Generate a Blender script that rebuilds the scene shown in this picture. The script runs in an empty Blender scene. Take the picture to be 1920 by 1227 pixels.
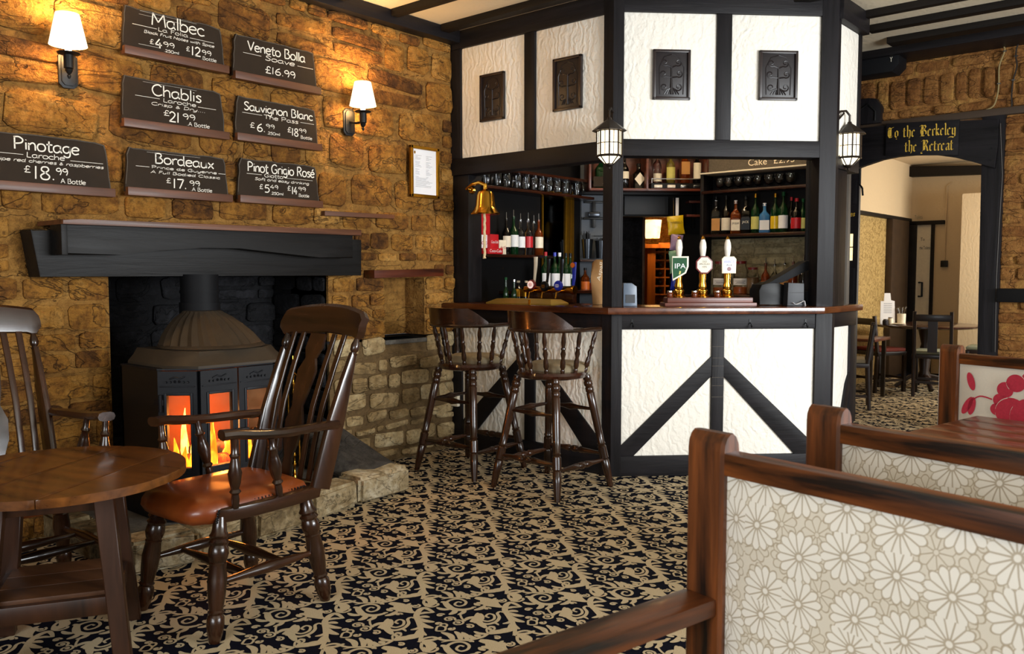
import bpy, bmesh, math, random
from mathutils import Vector, Matrix, noise
R = random.Random(7)
sc = bpy.context.scene
COL = sc.collection
PI = math.pi
def rad(a): return a * PI / 180

# ---------------------------------------------------------------- camera, world, daylight, exposure
F, YAW, PIT, EYE = 1593.0, 0.7108, 0.0628, 1.28
cd = bpy.data.cameras.new('camera'); cam = bpy.data.objects.new('camera', cd); COL.objects.link(cam)
cd.sensor_width = 36.0; cd.lens = F / 1920 * 36; cd.clip_start = 0.05
cd.dof.use_dof = True; cd.dof.focus_distance = 4.8; cd.dof.aperture_fstop = 8.0
cam.location = (0, 0, EYE); cam.rotation_euler = (PI / 2 - PIT, 0, YAW)
sc.camera = cam
w = bpy.data.worlds.new('world'); sc.world = w; w.use_nodes = True
w.node_tree.nodes['Background'].inputs[0].default_value = (0.75, 0.85, 1.0, 1)
w.node_tree.nodes['Background'].inputs[1].default_value = 0.14
def area(name, loc, rot, sx, sy, power, col):
    l = bpy.data.lights.new(name, 'AREA'); l.shape = 'RECTANGLE'; l.size = sx; l.size_y = sy; l.energy = power; l.color = col
    o = bpy.data.objects.new(name, l); o.location = loc; o.rotation_euler = rot; COL.objects.link(o); return o
# daylight coming through the windows of the right-hand wall and of the wall behind the camera
area('daylight_right', (3.02, 3.3, 1.55), (0, rad(90), 0), 1.3, 3.2, 430, (0.93, 0.97, 1.0))
area('daylight_front_window', (-0.6, -2.32, 1.6), (rad(90), 0, 0), 2.6, 1.3, 120, (0.90, 0.95, 1.0))
area('daylight_snug', (-0.6, 10.2, 1.6), (0, rad(90), 0), 1.2, 1.6, 95, (1.0, 0.93, 0.82))
def point(name, loc, power, col, r=0.03):
    l = bpy.data.lights.new(name, 'POINT'); l.energy = power; l.color = col; l.shadow_soft_size = r
    o = bpy.data.objects.new(name, l); o.location = loc; COL.objects.link(o); return o
vs = sc.view_settings
sc.display_settings.display_device = 'sRGB'
vs.view_transform = 'Standard'; vs.look = 'None'; vs.gamma = 1.0; vs.use_curve_mapping = False
vs.exposure = 0.0
try: sc.cycles.max_bounces = 7
except Exception: pass

# ---------------------------------------------------------------- pixel rays to surfaces of the room
fw = Vector((-math.sin(YAW) * math.cos(PIT), math.cos(YAW) * math.cos(PIT), -math.sin(PIT)))
rt = Vector((math.cos(YAW), math.sin(YAW), 0)); up = rt.cross(fw)
CAM = Vector((0, 0, EYE))
def ray(x, y): return fw + rt * ((x - 960) / F) - up * ((y - 613.5) / F)
def onX(x, y, v): d = ray(x, y); return CAM + d * (v / d.x)
def onY(x, y, v): d = ray(x, y); return CAM + d * (v / d.y)
def onZ(x, y, v): d = ray(x, y); return CAM + d * ((v - EYE) / d.z)
def onP(x, y, p, n): d = ray(x, y); return CAM + d * ((Vector(p) - CAM).dot(n) / d.dot(n))
def onD(x, y, dep): d = ray(x, y); k = -math.sin(YAW) * d.x + math.cos(YAW) * d.y; return CAM + d * (dep / k)

# ---------------------------------------------------------------- materials
def lin(h):
    h = h.lstrip('#'); o = []
    for i in (0, 2, 4):
        c = int(h[i:i + 2], 16) / 255; o.append(c / 12.92 if c <= 0.04045 else ((c + 0.055) / 1.055) ** 2.4)
    return (*o, 1)
class NT:
    def __init__(s, name):
        s.m = bpy.data.materials.new(name); s.m.use_nodes = True; s.t = s.m.node_tree
        s.b = s.t.nodes['Principled BSDF']; s.out = s.t.nodes['Material Output']
    def n(s, typ, ins=None, **kw):
        nd = s.t.nodes.new('ShaderNode' + typ)
        for k, v in kw.items(): setattr(nd, k, v)
        for k, v in (ins or {}).items():
            i = nd.inputs[k]
            if isinstance(v, bpy.types.NodeSocket): s.t.links.new(v, i)
            else: i.default_value = v
        return nd
    def set(s, k, v):
        if isinstance(v, bpy.types.NodeSocket): s.t.links.new(v, s.b.inputs[k])
        else: s.b.inputs[k].default_value = v
    def ramp(s, fac, stops):
        nd = s.n('ValToRGB', {'Fac': fac}); e = nd.color_ramp.elements
        while len(e) < len(stops): e.new(0.5)
        for i, (p, c) in enumerate(stops): e[i].position = p; e[i].color = lin(c) if isinstance(c, str) else (c, c, c, 1)
        return nd.outputs[0]
    def math(s, op, a, b=0.0, c=0.0):
        return s.n('Math', {0: a, 1: b, 2: c}, operation=op).outputs[0]
    def mix(s, f, a, b, mode='MIX'):
        nd = s.n('Mix', {0: f}, data_type='RGBA', blend_type=mode)
        for k, v in ((6, a), (7, b)):
            if isinstance(v, bpy.types.NodeSocket): s.t.links.new(v, nd.inputs[k])
            else: nd.inputs[k].default_value = lin(v) if isinstance(v, str) else v
        return nd.outputs[2]
    def bump(s, h, strength=0.3, dist=0.01):
        s.set('Normal', s.n('Bump', {'Height': h, 'Strength': strength, 'Distance': dist}).outputs[0])
    def noise(s, vec, scale, detail=4, rough=0.55, dist=0.0):
        return s.n('TexNoise', {'Vector': vec, 'Scale': scale, 'Detail': detail, 'Roughness': rough, 'Distortion': dist}).outputs[0]
    def obj(s): return s.n('TexCoord').outputs['Object']
    def pos(s): return s.n('NewGeometry').outputs['Position']
    def mapv(s, vec, scale=(1, 1, 1), rot=(0, 0, 0)):
        return s.n('Mapping', {'Vector': vec, 'Scale': scale, 'Rotation': rot}).outputs[0]
def plain(name, col, rough=0.5, metal=0.0, coat=0.0, var=0.12, nscale=30, bump=0.0, spec=0.5):
    t = NT(name); v = t.noise(t.obj(), nscale, 3)
    c = lin(col); dk = tuple(x * (1 - var) for x in c[:3]) + (1,); lt = tuple(min(1, x * (1 + var)) for x in c[:3]) + (1,)
    t.set('Base Color', t.mix(v, dk, lt)); t.set('Roughness', rough); t.set('Metallic', metal); t.set('Coat Weight', coat)
    t.set('Coat Roughness', 0.1); t.set('Specular IOR Level', spec)
    if bump: t.bump(v, bump, 0.004)
    return t.m
def wood(name, dark, light, axis='z', rough=0.3, coat=0.3, scale=1.0, bump=0.05, ring=6.0, contrast=(0.35, 0.65)):
    t = NT(name); st = {'x': (0.08, 1, 1), 'y': (1, 0.08, 1), 'z': (1, 1, 0.08)}[axis]
    v = t.mapv(t.obj(), tuple(a * 22 * scale for a in st))
    n1 = t.noise(v, 1.0, 6, 0.6, 0.6); v2 = t.mapv(t.obj(), tuple(a * ring * scale for a in st)); n2 = t.noise(v2, 1.0, 3, 0.5, 1.5)
    f = t.math('ADD', t.math('MULTIPLY', n1, 0.5), t.math('MULTIPLY', n2, 0.5))
    t.set('Base Color', t.ramp(f, [(contrast[0], dark), (contrast[1], light)]))
    t.set('Roughness', t.math('ADD', rough - 0.08, t.math('MULTIPLY', n1, 0.16))); t.set('Coat Weight', coat); t.set('Coat Roughness', 0.12)
    t.bump(n1, bump, 0.004); return t.m
def stone(name, stops, bump=1.0, dist=0.018, spread=0.5):
    t = NT(name); p = t.pos(); rnd = t.n('ObjectInfo').outputs['Random']
    big = t.noise(p, 3.2, 3, 0.5); med = t.noise(p, 13, 6, 0.62, 0.5); fine = t.noise(p, 60, 4, 0.7)
    f = t.math('ADD', t.math('MULTIPLY', med, 0.62), t.math('MULTIPLY', big, 0.38))
    f = t.math('ADD', f, t.math('MULTIPLY', t.math('SUBTRACT', rnd, 0.5), spread * 0.5))
    col = t.ramp(f, stops)
    vor = t.n('TexVoronoi', {'Vector': t.mapv(p, (9, 9, 16)), 'Scale': 1.0, 'Randomness': 1.0}, feature='F1').outputs[0]
    ridge = t.noise(t.mapv(p, (6, 6, 22)), 1.0, 5, 0.6, 1.2)
    h = t.math('ADD', t.math('ADD', t.math('MULTIPLY', med, 0.9), t.math('MULTIPLY', fine, 0.35)), t.math('ADD', t.math('MULTIPLY', ridge, 0.8), t.math('MULTIPLY', vor, 0.35)))
    col = t.mix(t.ramp(t.noise(p, 38, 5, 0.7), [(0.36, 0.55), (0.5, 0.0)]), col, stops[0][1])
    cr = t.noise(t.mapv(p, (2.6, 2.6, 6)), 1.0, 4, 0.55, 0.7); crv = t.math('ABSOLUTE', t.math('SUBTRACT', cr, 0.5)); cm = t.ramp(crv, [(0.0, 1.0), (0.010, 0.0)])
    col = t.mix(t.math('MULTIPLY', cm, 0.45), col, stops[0][1]); h = t.math('SUBTRACT', h, t.math('MULTIPLY', cm, 0.3))
    t.set('Base Color', col); t.set('Roughness', 0.82); t.set('Specular IOR Level', 0.3)
    t.bump(h, bump, dist); return t.m
M = {}
M['stone'] = stone('warm_stone', [(0.28, '#40250d'), (0.42, '#7d501e'), (0.56, '#a6722c'), (0.78, '#c99850')], 1.0, 0.045, 0.5)
M['mortar'] = stone('lime_mortar', [(0.28, '#5a3a17'), (0.46, '#966a30'), (0.8, '#c0914a')], 1.0, 0.04, 0.0)
M['stone_low'] = stone('pale_stone', [(0.25, '#5e4b30'), (0.42, '#8d744c'), (0.6, '#b39b70'), (0.8, '#cdbc96')], 1.0, 0.022)
M['mortar_low'] = stone('brown_mortar', [(0.3, '#4a3820'), (0.7, '#7d6440')], 0.8, 0.012, 0.0)
M['stone_arch'] = stone('ochre_stone', [(0.25, '#4a2c12'), (0.42, '#74481d'), (0.6, '#8f6230'), (0.8, '#a9803f')], 1.0, 0.02)
M['stone_soot'] = stone('sooty_stone', [(0.3, '#08080a'), (0.5, '#131316'), (0.66, '#26262a'), (0.85, '#4a4a50')], 1.0, 0.02, 0.3)
M['kerb'] = stone('kerb_stone', [(0.3, '#3f3422'), (0.45, '#7d6a4a'), (0.6, '#a89673'), (0.78, '#d2c8ae')], 0.9, 0.016, 0.6)
M['boulder'] = stone('sooty_kerb', [(0.3, '#2c2a28'), (0.55, '#55504a'), (0.8, '#80725e')], 0.8, 0.01, 0.2)
M['hearth'] = stone('grey_hearth', [(0.3, '#3f3d3b'), (0.55, '#66635e'), (0.8, '#85827a')], 0.4, 0.005, 0.3)
M['barstone'] = stone('grey_back_stone', [(0.25, '#5d543f'), (0.5, '#8f8464'), (0.8, '#b5ab8a')], 0.9, 0.012)
def plaster(name, col, bump=0.7):
    t = NT(name); p = t.pos(); v = t.mapv(p, (11, 11, 7)); n = t.noise(v, 1.0, 3, 0.5, 2.2); n2 = t.noise(p, 45, 3, 0.6)
    swirl = t.n('TexWave', {'Vector': p, 'Scale': 7.0, 'Distortion': 11.0, 'Detail': 3.0, 'Detail Scale': 1.6}).outputs[1]
    h = t.math('ADD', t.math('MULTIPLY', n, 0.9), t.math('ADD', t.math('MULTIPLY', n2, 0.25), t.math('MULTIPLY', swirl, 0.3)))
    c = lin(col); t.set('Base Color', t.mix(n2, tuple(x * 0.94 for x in c[:3]) + (1,), c)); t.set('Roughness', 0.75); t.bump(h, bump, 0.011); return t.m
M['plaster'] = plaster('white_plaster', '#f1ece0')
M['ceiling'] = plaster('cream_ceiling', '#d9cbb0', 0.15)
M['snug'] = plaster('snug_plaster', '#cbb694', 0.2)
def blackwood(name, c1='#0a090a', c2='#201d20', rough=0.5, axis='z'):
    m = wood(name, c1, c2, axis, rough, 0.0, 1.4, 0.5, 3.0, (0.3, 0.75)); m.node_tree.nodes['Principled BSDF'].inputs['Specular IOR Level'].default_value = 0.22; return m
M['timber'] = blackwood('black_timber'); M['timber_h'] = blackwood('black_timber_rail', axis='x')
M['beamwood'] = blackwood('dark_beam', '#0c0907', '#201a15', 0.6, 'x')
M['mantel'] = blackwood('charred_oak', '#080808', '#1e1c1b', 0.5, 'x')
M['redledge'] = wood('red_brown_ledge', '#2c0f05', '#6b2c10', 'x', 0.35, 0.3)
M['sill'] = wood('walnut_sill', '#341b0f', '#74462a', 'x', 0.5, 0.05, 1.3)
for ax in 'xyz':
    M['chair_' + ax] = wood('chair_wood_' + ax, '#120905', '#3c200f', ax, 0.25, 0.28, 1.0)
    M['bench_' + ax] = wood('bench_wood_' + ax, '#110703', '#7c4219', ax, 0.38, 0.08, 1.3, 0.15, 9.0, (0.40, 0.62))
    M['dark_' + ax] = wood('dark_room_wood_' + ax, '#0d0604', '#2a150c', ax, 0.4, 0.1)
M['seatwood'] = wood('seat_wood', '#170804', '#3c1a0c', 'x', 0.25, 0.5)
M['table'] = wood('oak_table', '#341a08', '#7b4817', 'x', 0.3, 0.35, 0.9, 0.06)
M['tableleg'] = wood('oak_leg', '#1c0f08', '#42230f', 'z', 0.4, 0.1)
M['shelfwood'] = wood('shelf_board', '#3a2110', '#5d3a20', 'x', 0.5, 0.05)
M['counter'] = wood('counter_mahogany', '#2b1108', '#6e3a1a', 'x', 0.22, 0.5, 0.8)
M['tabletwo'] = wood('red_table', '#341307', '#7f3c18', 'x', 0.3, 0.3, 0.9)
M['boxwood'] = wood('box_shelf_wood', '#3b170b', '#6e3320', 'x', 0.4, 0.1)
M['blackpanel'] = plain('black_panel', '#0b0a0b', 0.6, bump=0.1, spec=.2)
M['greypanel'] = plain('slate_grey_panel', '#22252a', 0.5, nscale=8)
M['bluegrey'] = plain('blue_grey_wall', '#4a5058', 0.6, nscale=6, var=0.3)
M['iron'] = plain('cast_iron', '#121317', 0.5, 0.2, bump=0.15, spec=.3)
M['ironblack'] = plain('black_iron', '#0b0b0c', 0.5, 0.2)
M['rust'] = plain('rusted_iron', '#3b3227', 0.6, 0.35, var=0.35, nscale=9, bump=0.2)
M['brass'] = plain('brass', '#d6a03c', 0.18, 1.0, var=0.1)
M['gold'] = plain('gold_frame', '#a9781f', 0.35, 0.9, var=0.2)
M['brassmat'] = plain('brass_tray', '#a88a3c', 0.4, 0.7)
M['steel'] = plain('steel', '#b9bcc0', 0.2, 1.0)
M['darksteel'] = plain('dark_steel', '#3c4046', 0.25, 0.9)
M['slate'] = plain('slate_board', '#2c2218', 0.75, nscale=14, var=0.25, bump=0.1, spec=.2)
M['slateedge'] = plain('slate_edge', '#4c453c', 0.8, nscale=60, var=0.5, bump=0.6)
M['chalk'] = plain('chalk', '#efe9dc', 0.9, var=0.08)
M['goldpaint'] = plain('gold_paint', '#d3ab3c', 0.45, var=0.15)
M['cream'] = plain('cream_paint', '#e9dfc8', 0.5)
M['white'] = plain('white_card', '#eeeef0', 0.6, var=0.04)
M['ink'] = plain('dark_ink', '#28242a', 0.7)
M['black'] = plain('satin_black', '#070708', 0.4, spec=.25)
M['char'] = plain('charcoal_plastic', '#0c0d10', 0.65, spec=.2)
M['bluegreyplastic'] = plain('blue_grey_plastic', '#5d6b7c', 0.35)
M['porcelain'] = plain('porcelain', '#f3ede0', 0.12, coat=0.6, var=0.03)
M['red'] = plain('red_card', '#b5121d', 0.45)
M['green'] = plain('green_badge', '#0f4a26', 0.5, spec=.2)
M['blue'] = plain('blue_badge', '#1c2fb0', 0.3)
M['maroon'] = plain('maroon', '#6c1a1c', 0.35)
M['yellow'] = plain('yellow_packet', '#d9b413', 0.3, var=0.2, nscale=40, bump=0.4)
M['purple'] = plain('mauve_packet', '#9a7fa0', 0.3, var=0.3, nscale=40, bump=0.4)
M['orange'] = plain('orange_label', '#cf6a22', 0.5)
M['rope'] = plain('rope', '#cdb68e', 0.9, nscale=90, var=0.3, bump=0.5)
M['cable'] = plain('cable', '#8d7a50', 0.5)
M['cabledark'] = plain('dark_cable', '#231c16', 0.5)
M['seatcloth'] = plain('beige_velvet', '#86795f', 0.85, nscale=7, var=0.25, bump=0.15)
M['greenseat'] = plain('pale_seat', '#8f927a', 0.85)
M['redseat'] = plain('russet_seat', '#6b2110', 0.8)
M['grain'] = plain('brown_grains', '#8a6a44', 0.8, nscale=120, var=0.5, bump=0.6)
M['tanlabel'] = plain('tan_label', '#b98443', 0.6)
M['limelabel'] = plain('yellow_label', '#c9c26a', 0.6)
def leather(name, c1, c2):
    t = NT(name); n = t.noise(t.obj(), 6, 3); f = t.n('TexVoronoi', {'Vector': t.obj(), 'Scale': 160.0}).outputs[0]
    t.set('Base Color', t.ramp(n, [(0.3, c1), (0.7, c2)])); t.set('Roughness', 0.34); t.set('Coat Weight', 0.2); t.bump(t.math('ADD', t.math('MULTIPLY', f, 0.15), n), 0.12, 0.004); return t.m
M['leather'] = leather('tan_leather', '#692c0e', '#9a4c1a')
def glass(name, col, rough=0.04, trans=1.0):
    t = NT(name); n = t.noise(t.obj(), 20, 2); c = lin(col)
    t.set('Base Color', t.mix(n, tuple(x * 0.9 for x in c[:3]) + (1,), c)); t.set('Roughness', rough); t.set('Transmission Weight', trans); t.set('IOR', 1.45); return t.m
M['clear'] = glass('clear_glass', '#fbfdff', 0.0, 1.0)
M['greenglass'] = glass('green_glass', '#0f3a1c', 0.08, 0.45)
M['darkglass'] = glass('dark_glass', '#0c0a08', 0.08, 0.2)
M['amberglass'] = glass('amber_glass', '#7a3208', 0.08, 0.45)
M['blueglass'] = glass('blue_glass', '#3f86c8', 0.08, 0.5)
M['mirror'] = plain('dark_mirror', '#30302e', 0.08, 1.0, var=0.05)
def emit(name, stops, strength, scale=6.0, mix=1.0):
    t = NT(name); n = t.noise(t.mapv(t.obj(), (1, 1, 0.5)), scale, 3, 0.6, 0.5); c = t.ramp(n, stops)
    t.set('Base Color', c); t.set('Emission Color', c); t.set('Emission Strength', strength); t.set('Roughness', 0.6); return t.m
M['shade'] = emit('lit_shade', [(0.3, '#ffe9b8'), (0.7, '#fff3d6')], 1.6)
M['lantern_glass'] = emit('lit_lantern_glass', [(0.3, '#ffd591'), (0.6, '#fff0cf')], 3.0)
M['bulb'] = emit('bulb', [(0.3, '#fff0cc'), (0.7, '#ffffff')], 12.0)
M['flame'] = emit('flame', [(0.35, '#ff6a08'), (0.5, '#ffb030'), (0.62, '#fff0a0')], 4.5, 14.0)
M['ember'] = emit('ember_log', [(0.45, '#140804'), (0.6, '#c63a06'), (0.75, '#ff9a30')], 1.1, 25.0)
M['litpane'] = emit('lit_pane', [(0.3, '#ffdf9a'), (0.7, '#fff3d0')], 1.1)
M['cellarlamp'] = emit('lit_cellar_lamp', [(0.3, '#ffc870'), (0.7, '#ffe6b0')], 2.6)
M['litbadge'] = emit('lit_badge', [(0.3, '#e8b8a8'), (0.7, '#ffe8e0')], 0.6)
def fabric_daisy():
    t = NT('daisy_fabric'); o = t.mapv(t.obj(), (1, 0, 1))
    sx = t.n('SeparateXYZ', {0: t.n('TexCoord').outputs['Object']})
    p = t.n('CombineXYZ', {0: sx.outputs[0], 1: sx.outputs[2], 2: 0.0}).outputs[0]
    lines = None
    for (S, n, off, rr) in ((12.5, 14, 0.0, 0.56), (17.0, 9, 0.37, 0.5)):
        q = t.n('VectorMath', {0: t.n('VectorMath', {0: p, 1: (S, S, S)}, operation='MULTIPLY').outputs[0], 1: (off, off * 1.7, 0)}, operation='ADD').outputs[0]
        v = t.n('TexVoronoi', {'Vector': q, 'Scale': 1.0, 'Randomness': 0.5}, voronoi_dimensions='2D')
        d = t.n('VectorMath', {0: q, 1: v.outputs['Position']}, operation='SUBTRACT').outputs[0]
        s = t.n('SeparateXYZ', {0: d}); r = v.outputs['Distance']
        a = t.math('ARCTAN2', s.outputs[1], s.outputs[0])
        hs = t.math('ABSOLUTE', t.math('SINE', t.math('MULTIPLY', a, n / 2))); hc = t.math('ABSOLUTE', t.math('COSINE', t.math('MULTIPLY', a, n / 2)))
        edge = t.math('MULTIPLY', t.math('ADD', 0.80, t.math('MULTIPLY', hs, 0.2)), rr)
        spoke = t.math('LESS_THAN', t.math('MULTIPLY', t.math('MULTIPLY', hs, r), 2.0 / n), 0.015)
        spoke = t.math('MULTIPLY', spoke, t.math('MULTIPLY', t.math('GREATER_THAN', r, 0.075), t.math('LESS_THAN', r, edge)))
        ring = t.math('LESS_THAN', t.math('ABSOLUTE', t.math('SUBTRACT', r, edge)), 0.02)
        core = t.math('LESS_THAN', t.math('ABSOLUTE', t.math('SUBTRACT', r, 0.075)), 0.011)
        l = t.math('MAXIMUM', t.math('MAXIMUM', spoke, ring), core)
        if lines is None: lines, inside = l, t.math('LESS_THAN', r, edge)
        else: lines = t.math('MAXIMUM', lines, t.math('MULTIPLY', l, t.math('SUBTRACT', 1.0, inside)))
    wv = t.noise(t.obj(), 400, 2)
    base = t.mix(inside, '#cdc4b2', '#dcd6c9')
    t.set('Base Color', t.mix(t.math('MULTIPLY', lines, 0.72), base, '#8f7c5c')); t.set('Roughness', 0.5); t.set('Sheen Weight', 0.25)
    t.bump(t.math('ADD', t.math('MULTIPLY', lines, -0.8), t.math('MULTIPLY', wv, 0.2)), 0.6, 0.0015); return t.m
M['daisy'] = fabric_daisy()
def wallpaper():
    t = NT('damask_wallpaper'); p = t.pos(); n = t.noise(t.mapv(p, (14, 14, 14)), 1.0, 3, 0.5, 3.0)
    t.set('Base Color', t.ramp(n, [(0.46, '#8a713f'), (0.52, '#b59a62')])); t.set('Roughness', 0.6); return t.m
M['wallpaper'] = wallpaper()
def carpetm(name, c):
    t = NT(name); n = t.n('TexVoronoi', {'Vector': t.pos(), 'Scale': 260.0}).outputs[0]; b = t.noise(t.pos(), 4, 2)
    cc = lin(c); lo = tuple(x * 0.75 for x in cc[:3]) + (1,)
    t.set('Base Color', t.mix(t.math('ADD', t.math('MULTIPLY', n, 0.6), t.math('MULTIPLY', b, 0.4)), lo, cc)); t.set('Roughness', 0.95); t.set('Specular IOR Level', 0.08)
    t.bump(n, 0.5, 0.003); return t.m
M['navy'] = carpetm('navy_carpet', '#10121f'); M['beige'] = carpetm('beige_carpet', '#d0bd9a')
M['redprint'] = plain('red_flower_print', '#b5283f', 0.8, nscale=120, var=0.25)
M['creamcloth'] = plain('cream_cloth', '#d6d0c2', 0.8, nscale=200, var=0.06)

# ---------------------------------------------------------------- mesh builder
class B:
    def __init__(s): s.bm = bmesh.new()
    def loft(s, rings, cap=True, closed=True):
        vs = [[s.bm.verts.new(p) for p in r] for r in rings]; n = len(rings[0])
        for a, b in zip(vs[:-1], vs[1:]):
            for i in range(n if closed else n - 1):
                j = (i + 1) % n; s.bm.faces.new((a[i], a[j], b[j], b[i]))
        if cap and closed: s.bm.faces.new(vs[0][::-1]); s.bm.faces.new(vs[-1])
        return s
    def box(s, x0, x1, y0, y1, z0, z1, M=None, bev=0.0):
        P = [Vector(p) for p in ((x0, y0, z0), (x1, y0, z0), (x1, y1, z0), (x0, y1, z0), (x0, y0, z1), (x1, y0, z1), (x1, y1, z1), (x0, y1, z1))]
        if M: P = [M @ p for p in P]
        v = [s.bm.verts.new(p) for p in P]
        fs = [s.bm.faces.new([v[i] for i in f]) for f in ((3, 2, 1, 0), (4, 5, 6, 7), (0, 1, 5, 4), (1, 2, 6, 5), (2, 3, 7, 6), (3, 0, 4, 7))]
        if bev:
            es = list({e for f in fs for e in f.edges}); bmesh.ops.bevel(s.bm, geom=es, offset=bev, segments=2, profile=0.6, affect='EDGES')
        return s
    def prism(s, poly, c0, c1, M=None, bev=0.0, axis=2):
        def pt(a, b, c): p = Vector({2: (a, b, c), 1: (a, c, b), 0: (c, a, b)}[axis]); return M @ p if M else p
        lo = [s.bm.verts.new(pt(a, b, c0)) for a, b in poly]; hi = [s.bm.verts.new(pt(a, b, c1)) for a, b in poly]; n = len(poly)
        fs = [s.bm.faces.new(lo[::-1]), s.bm.faces.new(hi)] + [s.bm.faces.new((lo[i], lo[(i + 1) % n], hi[(i + 1) % n], hi[i])) for i in range(n)]
        if bev:
            es = list({e for f in fs[:2] for e in f.edges}); bmesh.ops.bevel(s.bm, geom=es, offset=bev, segments=2, profile=0.6, affect='EDGES')
        return s
    def poly(s, pts): s.bm.faces.new([s.bm.verts.new(p) for p in pts]); return s
    @staticmethod
    def frame(d, ref=None):
        d = d.normalized(); r = Vector(ref) if ref else (Vector((0, 0, 1)) if abs(d.z) < 0.95 else Vector((1, 0, 0)))
        a = d.cross(r).normalized(); return a, a.cross(d).normalized()
    def lathe(s, prof, p0, p1, n=12, cap=True):
        p0, p1 = Vector(p0), Vector(p1); d = p1 - p0; a, b = s.frame(d)
        return s.loft([[p0 + d * t + (a * math.cos(2 * PI * i / n) + b * math.sin(2 * PI * i / n)) * r for i in range(n)] for t, r in prof], cap)
    def lz(s, prof, n=16, c=(0, 0, 0), cap=True):
        c = Vector(c); return s.loft([[c + Vector((r * math.cos(2 * PI * i / n), r * math.sin(2 * PI * i / n), z)) for i in range(n)] for r, z in prof], cap)
    def tube(s, pts, r, n=8, cap=True):
        pts = [Vector(p) for p in pts]; rr = r if isinstance(r, (list, tuple)) else [r] * len(pts); rings = []; ref = None
        for i, p in enumerate(pts):
            d = (pts[min(i + 1, len(pts) - 1)] - pts[max(i - 1, 0)])
            if d.length < 1e-9: d = Vector((0, 0, 1))
            d.normalize()
            if ref is None: a, b = s.frame(d)
            else: a = (ref - d * ref.dot(d)).normalized(); b = a.cross(d)
            ref = a
            rings.append([p + (a * math.cos(2 * PI * k / n) + b * math.sin(2 * PI * k / n)) * rr[i] for k in range(n)])
        return s.loft(rings, cap)
    def sweep(s, pts, wid, hgt, upv=(0, 0, 1), rnd=0.25):
        """rounded rectangular bar along pts; wid across, hgt along up; may be lists"""
        pts = [Vector(p) for p in pts]; N = len(pts); W = wid if isinstance(wid, (list, tuple)) else [wid] * N; H = hgt if isinstance(hgt, (list, tuple)) else [hgt] * N
        rings = []
        for i, p in enumerate(pts):
            d = (pts[min(i + 1, N - 1)] - pts[max(i - 1, 0)]).normalized(); u = Vector(upv); u = (u - d * u.dot(d)).normalized(); a = d.cross(u)
            w2, h2 = W[i] / 2, H[i] / 2; c = min(w2, h2) * rnd * 2
            q = [(w2, h2 - c), (w2 - c * 0.3, h2 - c * 0.3), (w2 - c, h2), (-w2 + c, h2), (-w2 + c * 0.3, h2 - c * 0.3), (-w2, h2 - c), (-w2, -h2 + c), (-w2 + c * 0.3, -h2 + c * 0.3), (-w2 + c, -h2), (w2 - c, -h2), (w2 - c * 0.3, -h2 + c * 0.3), (w2, -h2 + c)]
            rings.append([p + a * x + u * y for x, y in q])
        return s.loft(rings)
    def ball(s, c, r, n=10, sz=1.0):
        m = [(math.sin(PI * k / 6) * r + 1e-4, -math.cos(PI * k / 6) * r * sz) for k in range(7)]; return s.lz(m, n, c)
    def xf(s, M): bmesh.ops.transform(s.bm, matrix=M, verts=s.bm.verts); return s
    def obj(s, name, mat, parent=None, smooth=0.7, M=None):
        bm = s.bm; bmesh.ops.recalc_face_normals(bm, faces=bm.faces)
        if smooth:
            for f in bm.faces: f.smooth = True
            for e in bm.edges:
                if len(e.link_faces) == 2 and e.calc_face_angle(0) > smooth: e.smooth = False
        me = bpy.data.meshes.new(name); bm.to_mesh(me); bm.free()
        me.materials.append(mat if not isinstance(mat, str) else globals()['M'][mat])
        o = bpy.data.objects.new(name, me); COL.objects.link(o)
        if parent: o.parent = parent
        if M is not None: o.matrix_local = M
        if name in ('lettering', 'nail_heads', 'printed_lines', 'straws', 'chipped_edge'): o['kind'] = 'stuff'
        return o
def cat_rom(pts, k=6, closed=False):
    P = [Vector(p if len(p) == 3 else (p[0], p[1], 0)) for p in pts]; out = []; n = len(P)
    for i in range(n - 1):
        a, b, c, d = P[max(i - 1, 0)], P[i], P[i + 1], P[min(i + 2, n - 1)]
        for j in range(k):
            t = j / k; out.append(0.5 * ((2 * b) + (c - a) * t + (2 * a - 5 * b + 4 * c - d) * t * t + (3 * b - a - 3 * c + d) * t ** 3))
    out.append(P[-1]); return out
def tag(o, label, cat, group=None):
    o['label'] = label; o['category'] = cat
    if group: o['group'] = group
    return o
def thing(name, label, cat, Mx=None, group=None):
    o = bpy.data.objects.new(name, None); COL.objects.link(o); o.empty_display_size = 0.1
    o.matrix_world = Mx if Mx is not None else Matrix()
    return tag(o, label, cat, group)
def struct(name, Mx=None):
    o = bpy.data.objects.new(name, None); COL.objects.link(o); o['kind'] = 'structure'
    if Mx is not None: o.matrix_world = Mx
    return o
def T(x, y, z, rz=0): return Matrix.Translation((x, y, z)) @ Matrix.Rotation(rz, 4, 'Z')
def frameM(o, a, b, c): return Matrix(((a[0], b[0], c[0], o[0]), (a[1], b[1], c[1], o[1]), (a[2], b[2], c[2], o[2]), (0, 0, 0, 1)))
def kids(o): return [c for c in bpy.data.objects if c.parent == o]
def dup(root, Mx, label, group=None):
    tree = TREE[root.name]
    r = root.copy(); COL.objects.link(r); r.matrix_world = Mx; r['label'] = label
    if group: r['group'] = group
    for ch, subs in tree:
        c = ch.copy(); COL.objects.link(c); c.parent = r
        for g in subs: d = g.copy(); COL.objects.link(d); d.parent = c
    return r
TREE = {}
def learn(root): TREE[root.name] = [(c, kids(c)) for c in kids(root)]; return root
ORD = 'first second third fourth fifth sixth seventh eighth ninth tenth eleventh twelfth'.split()

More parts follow.
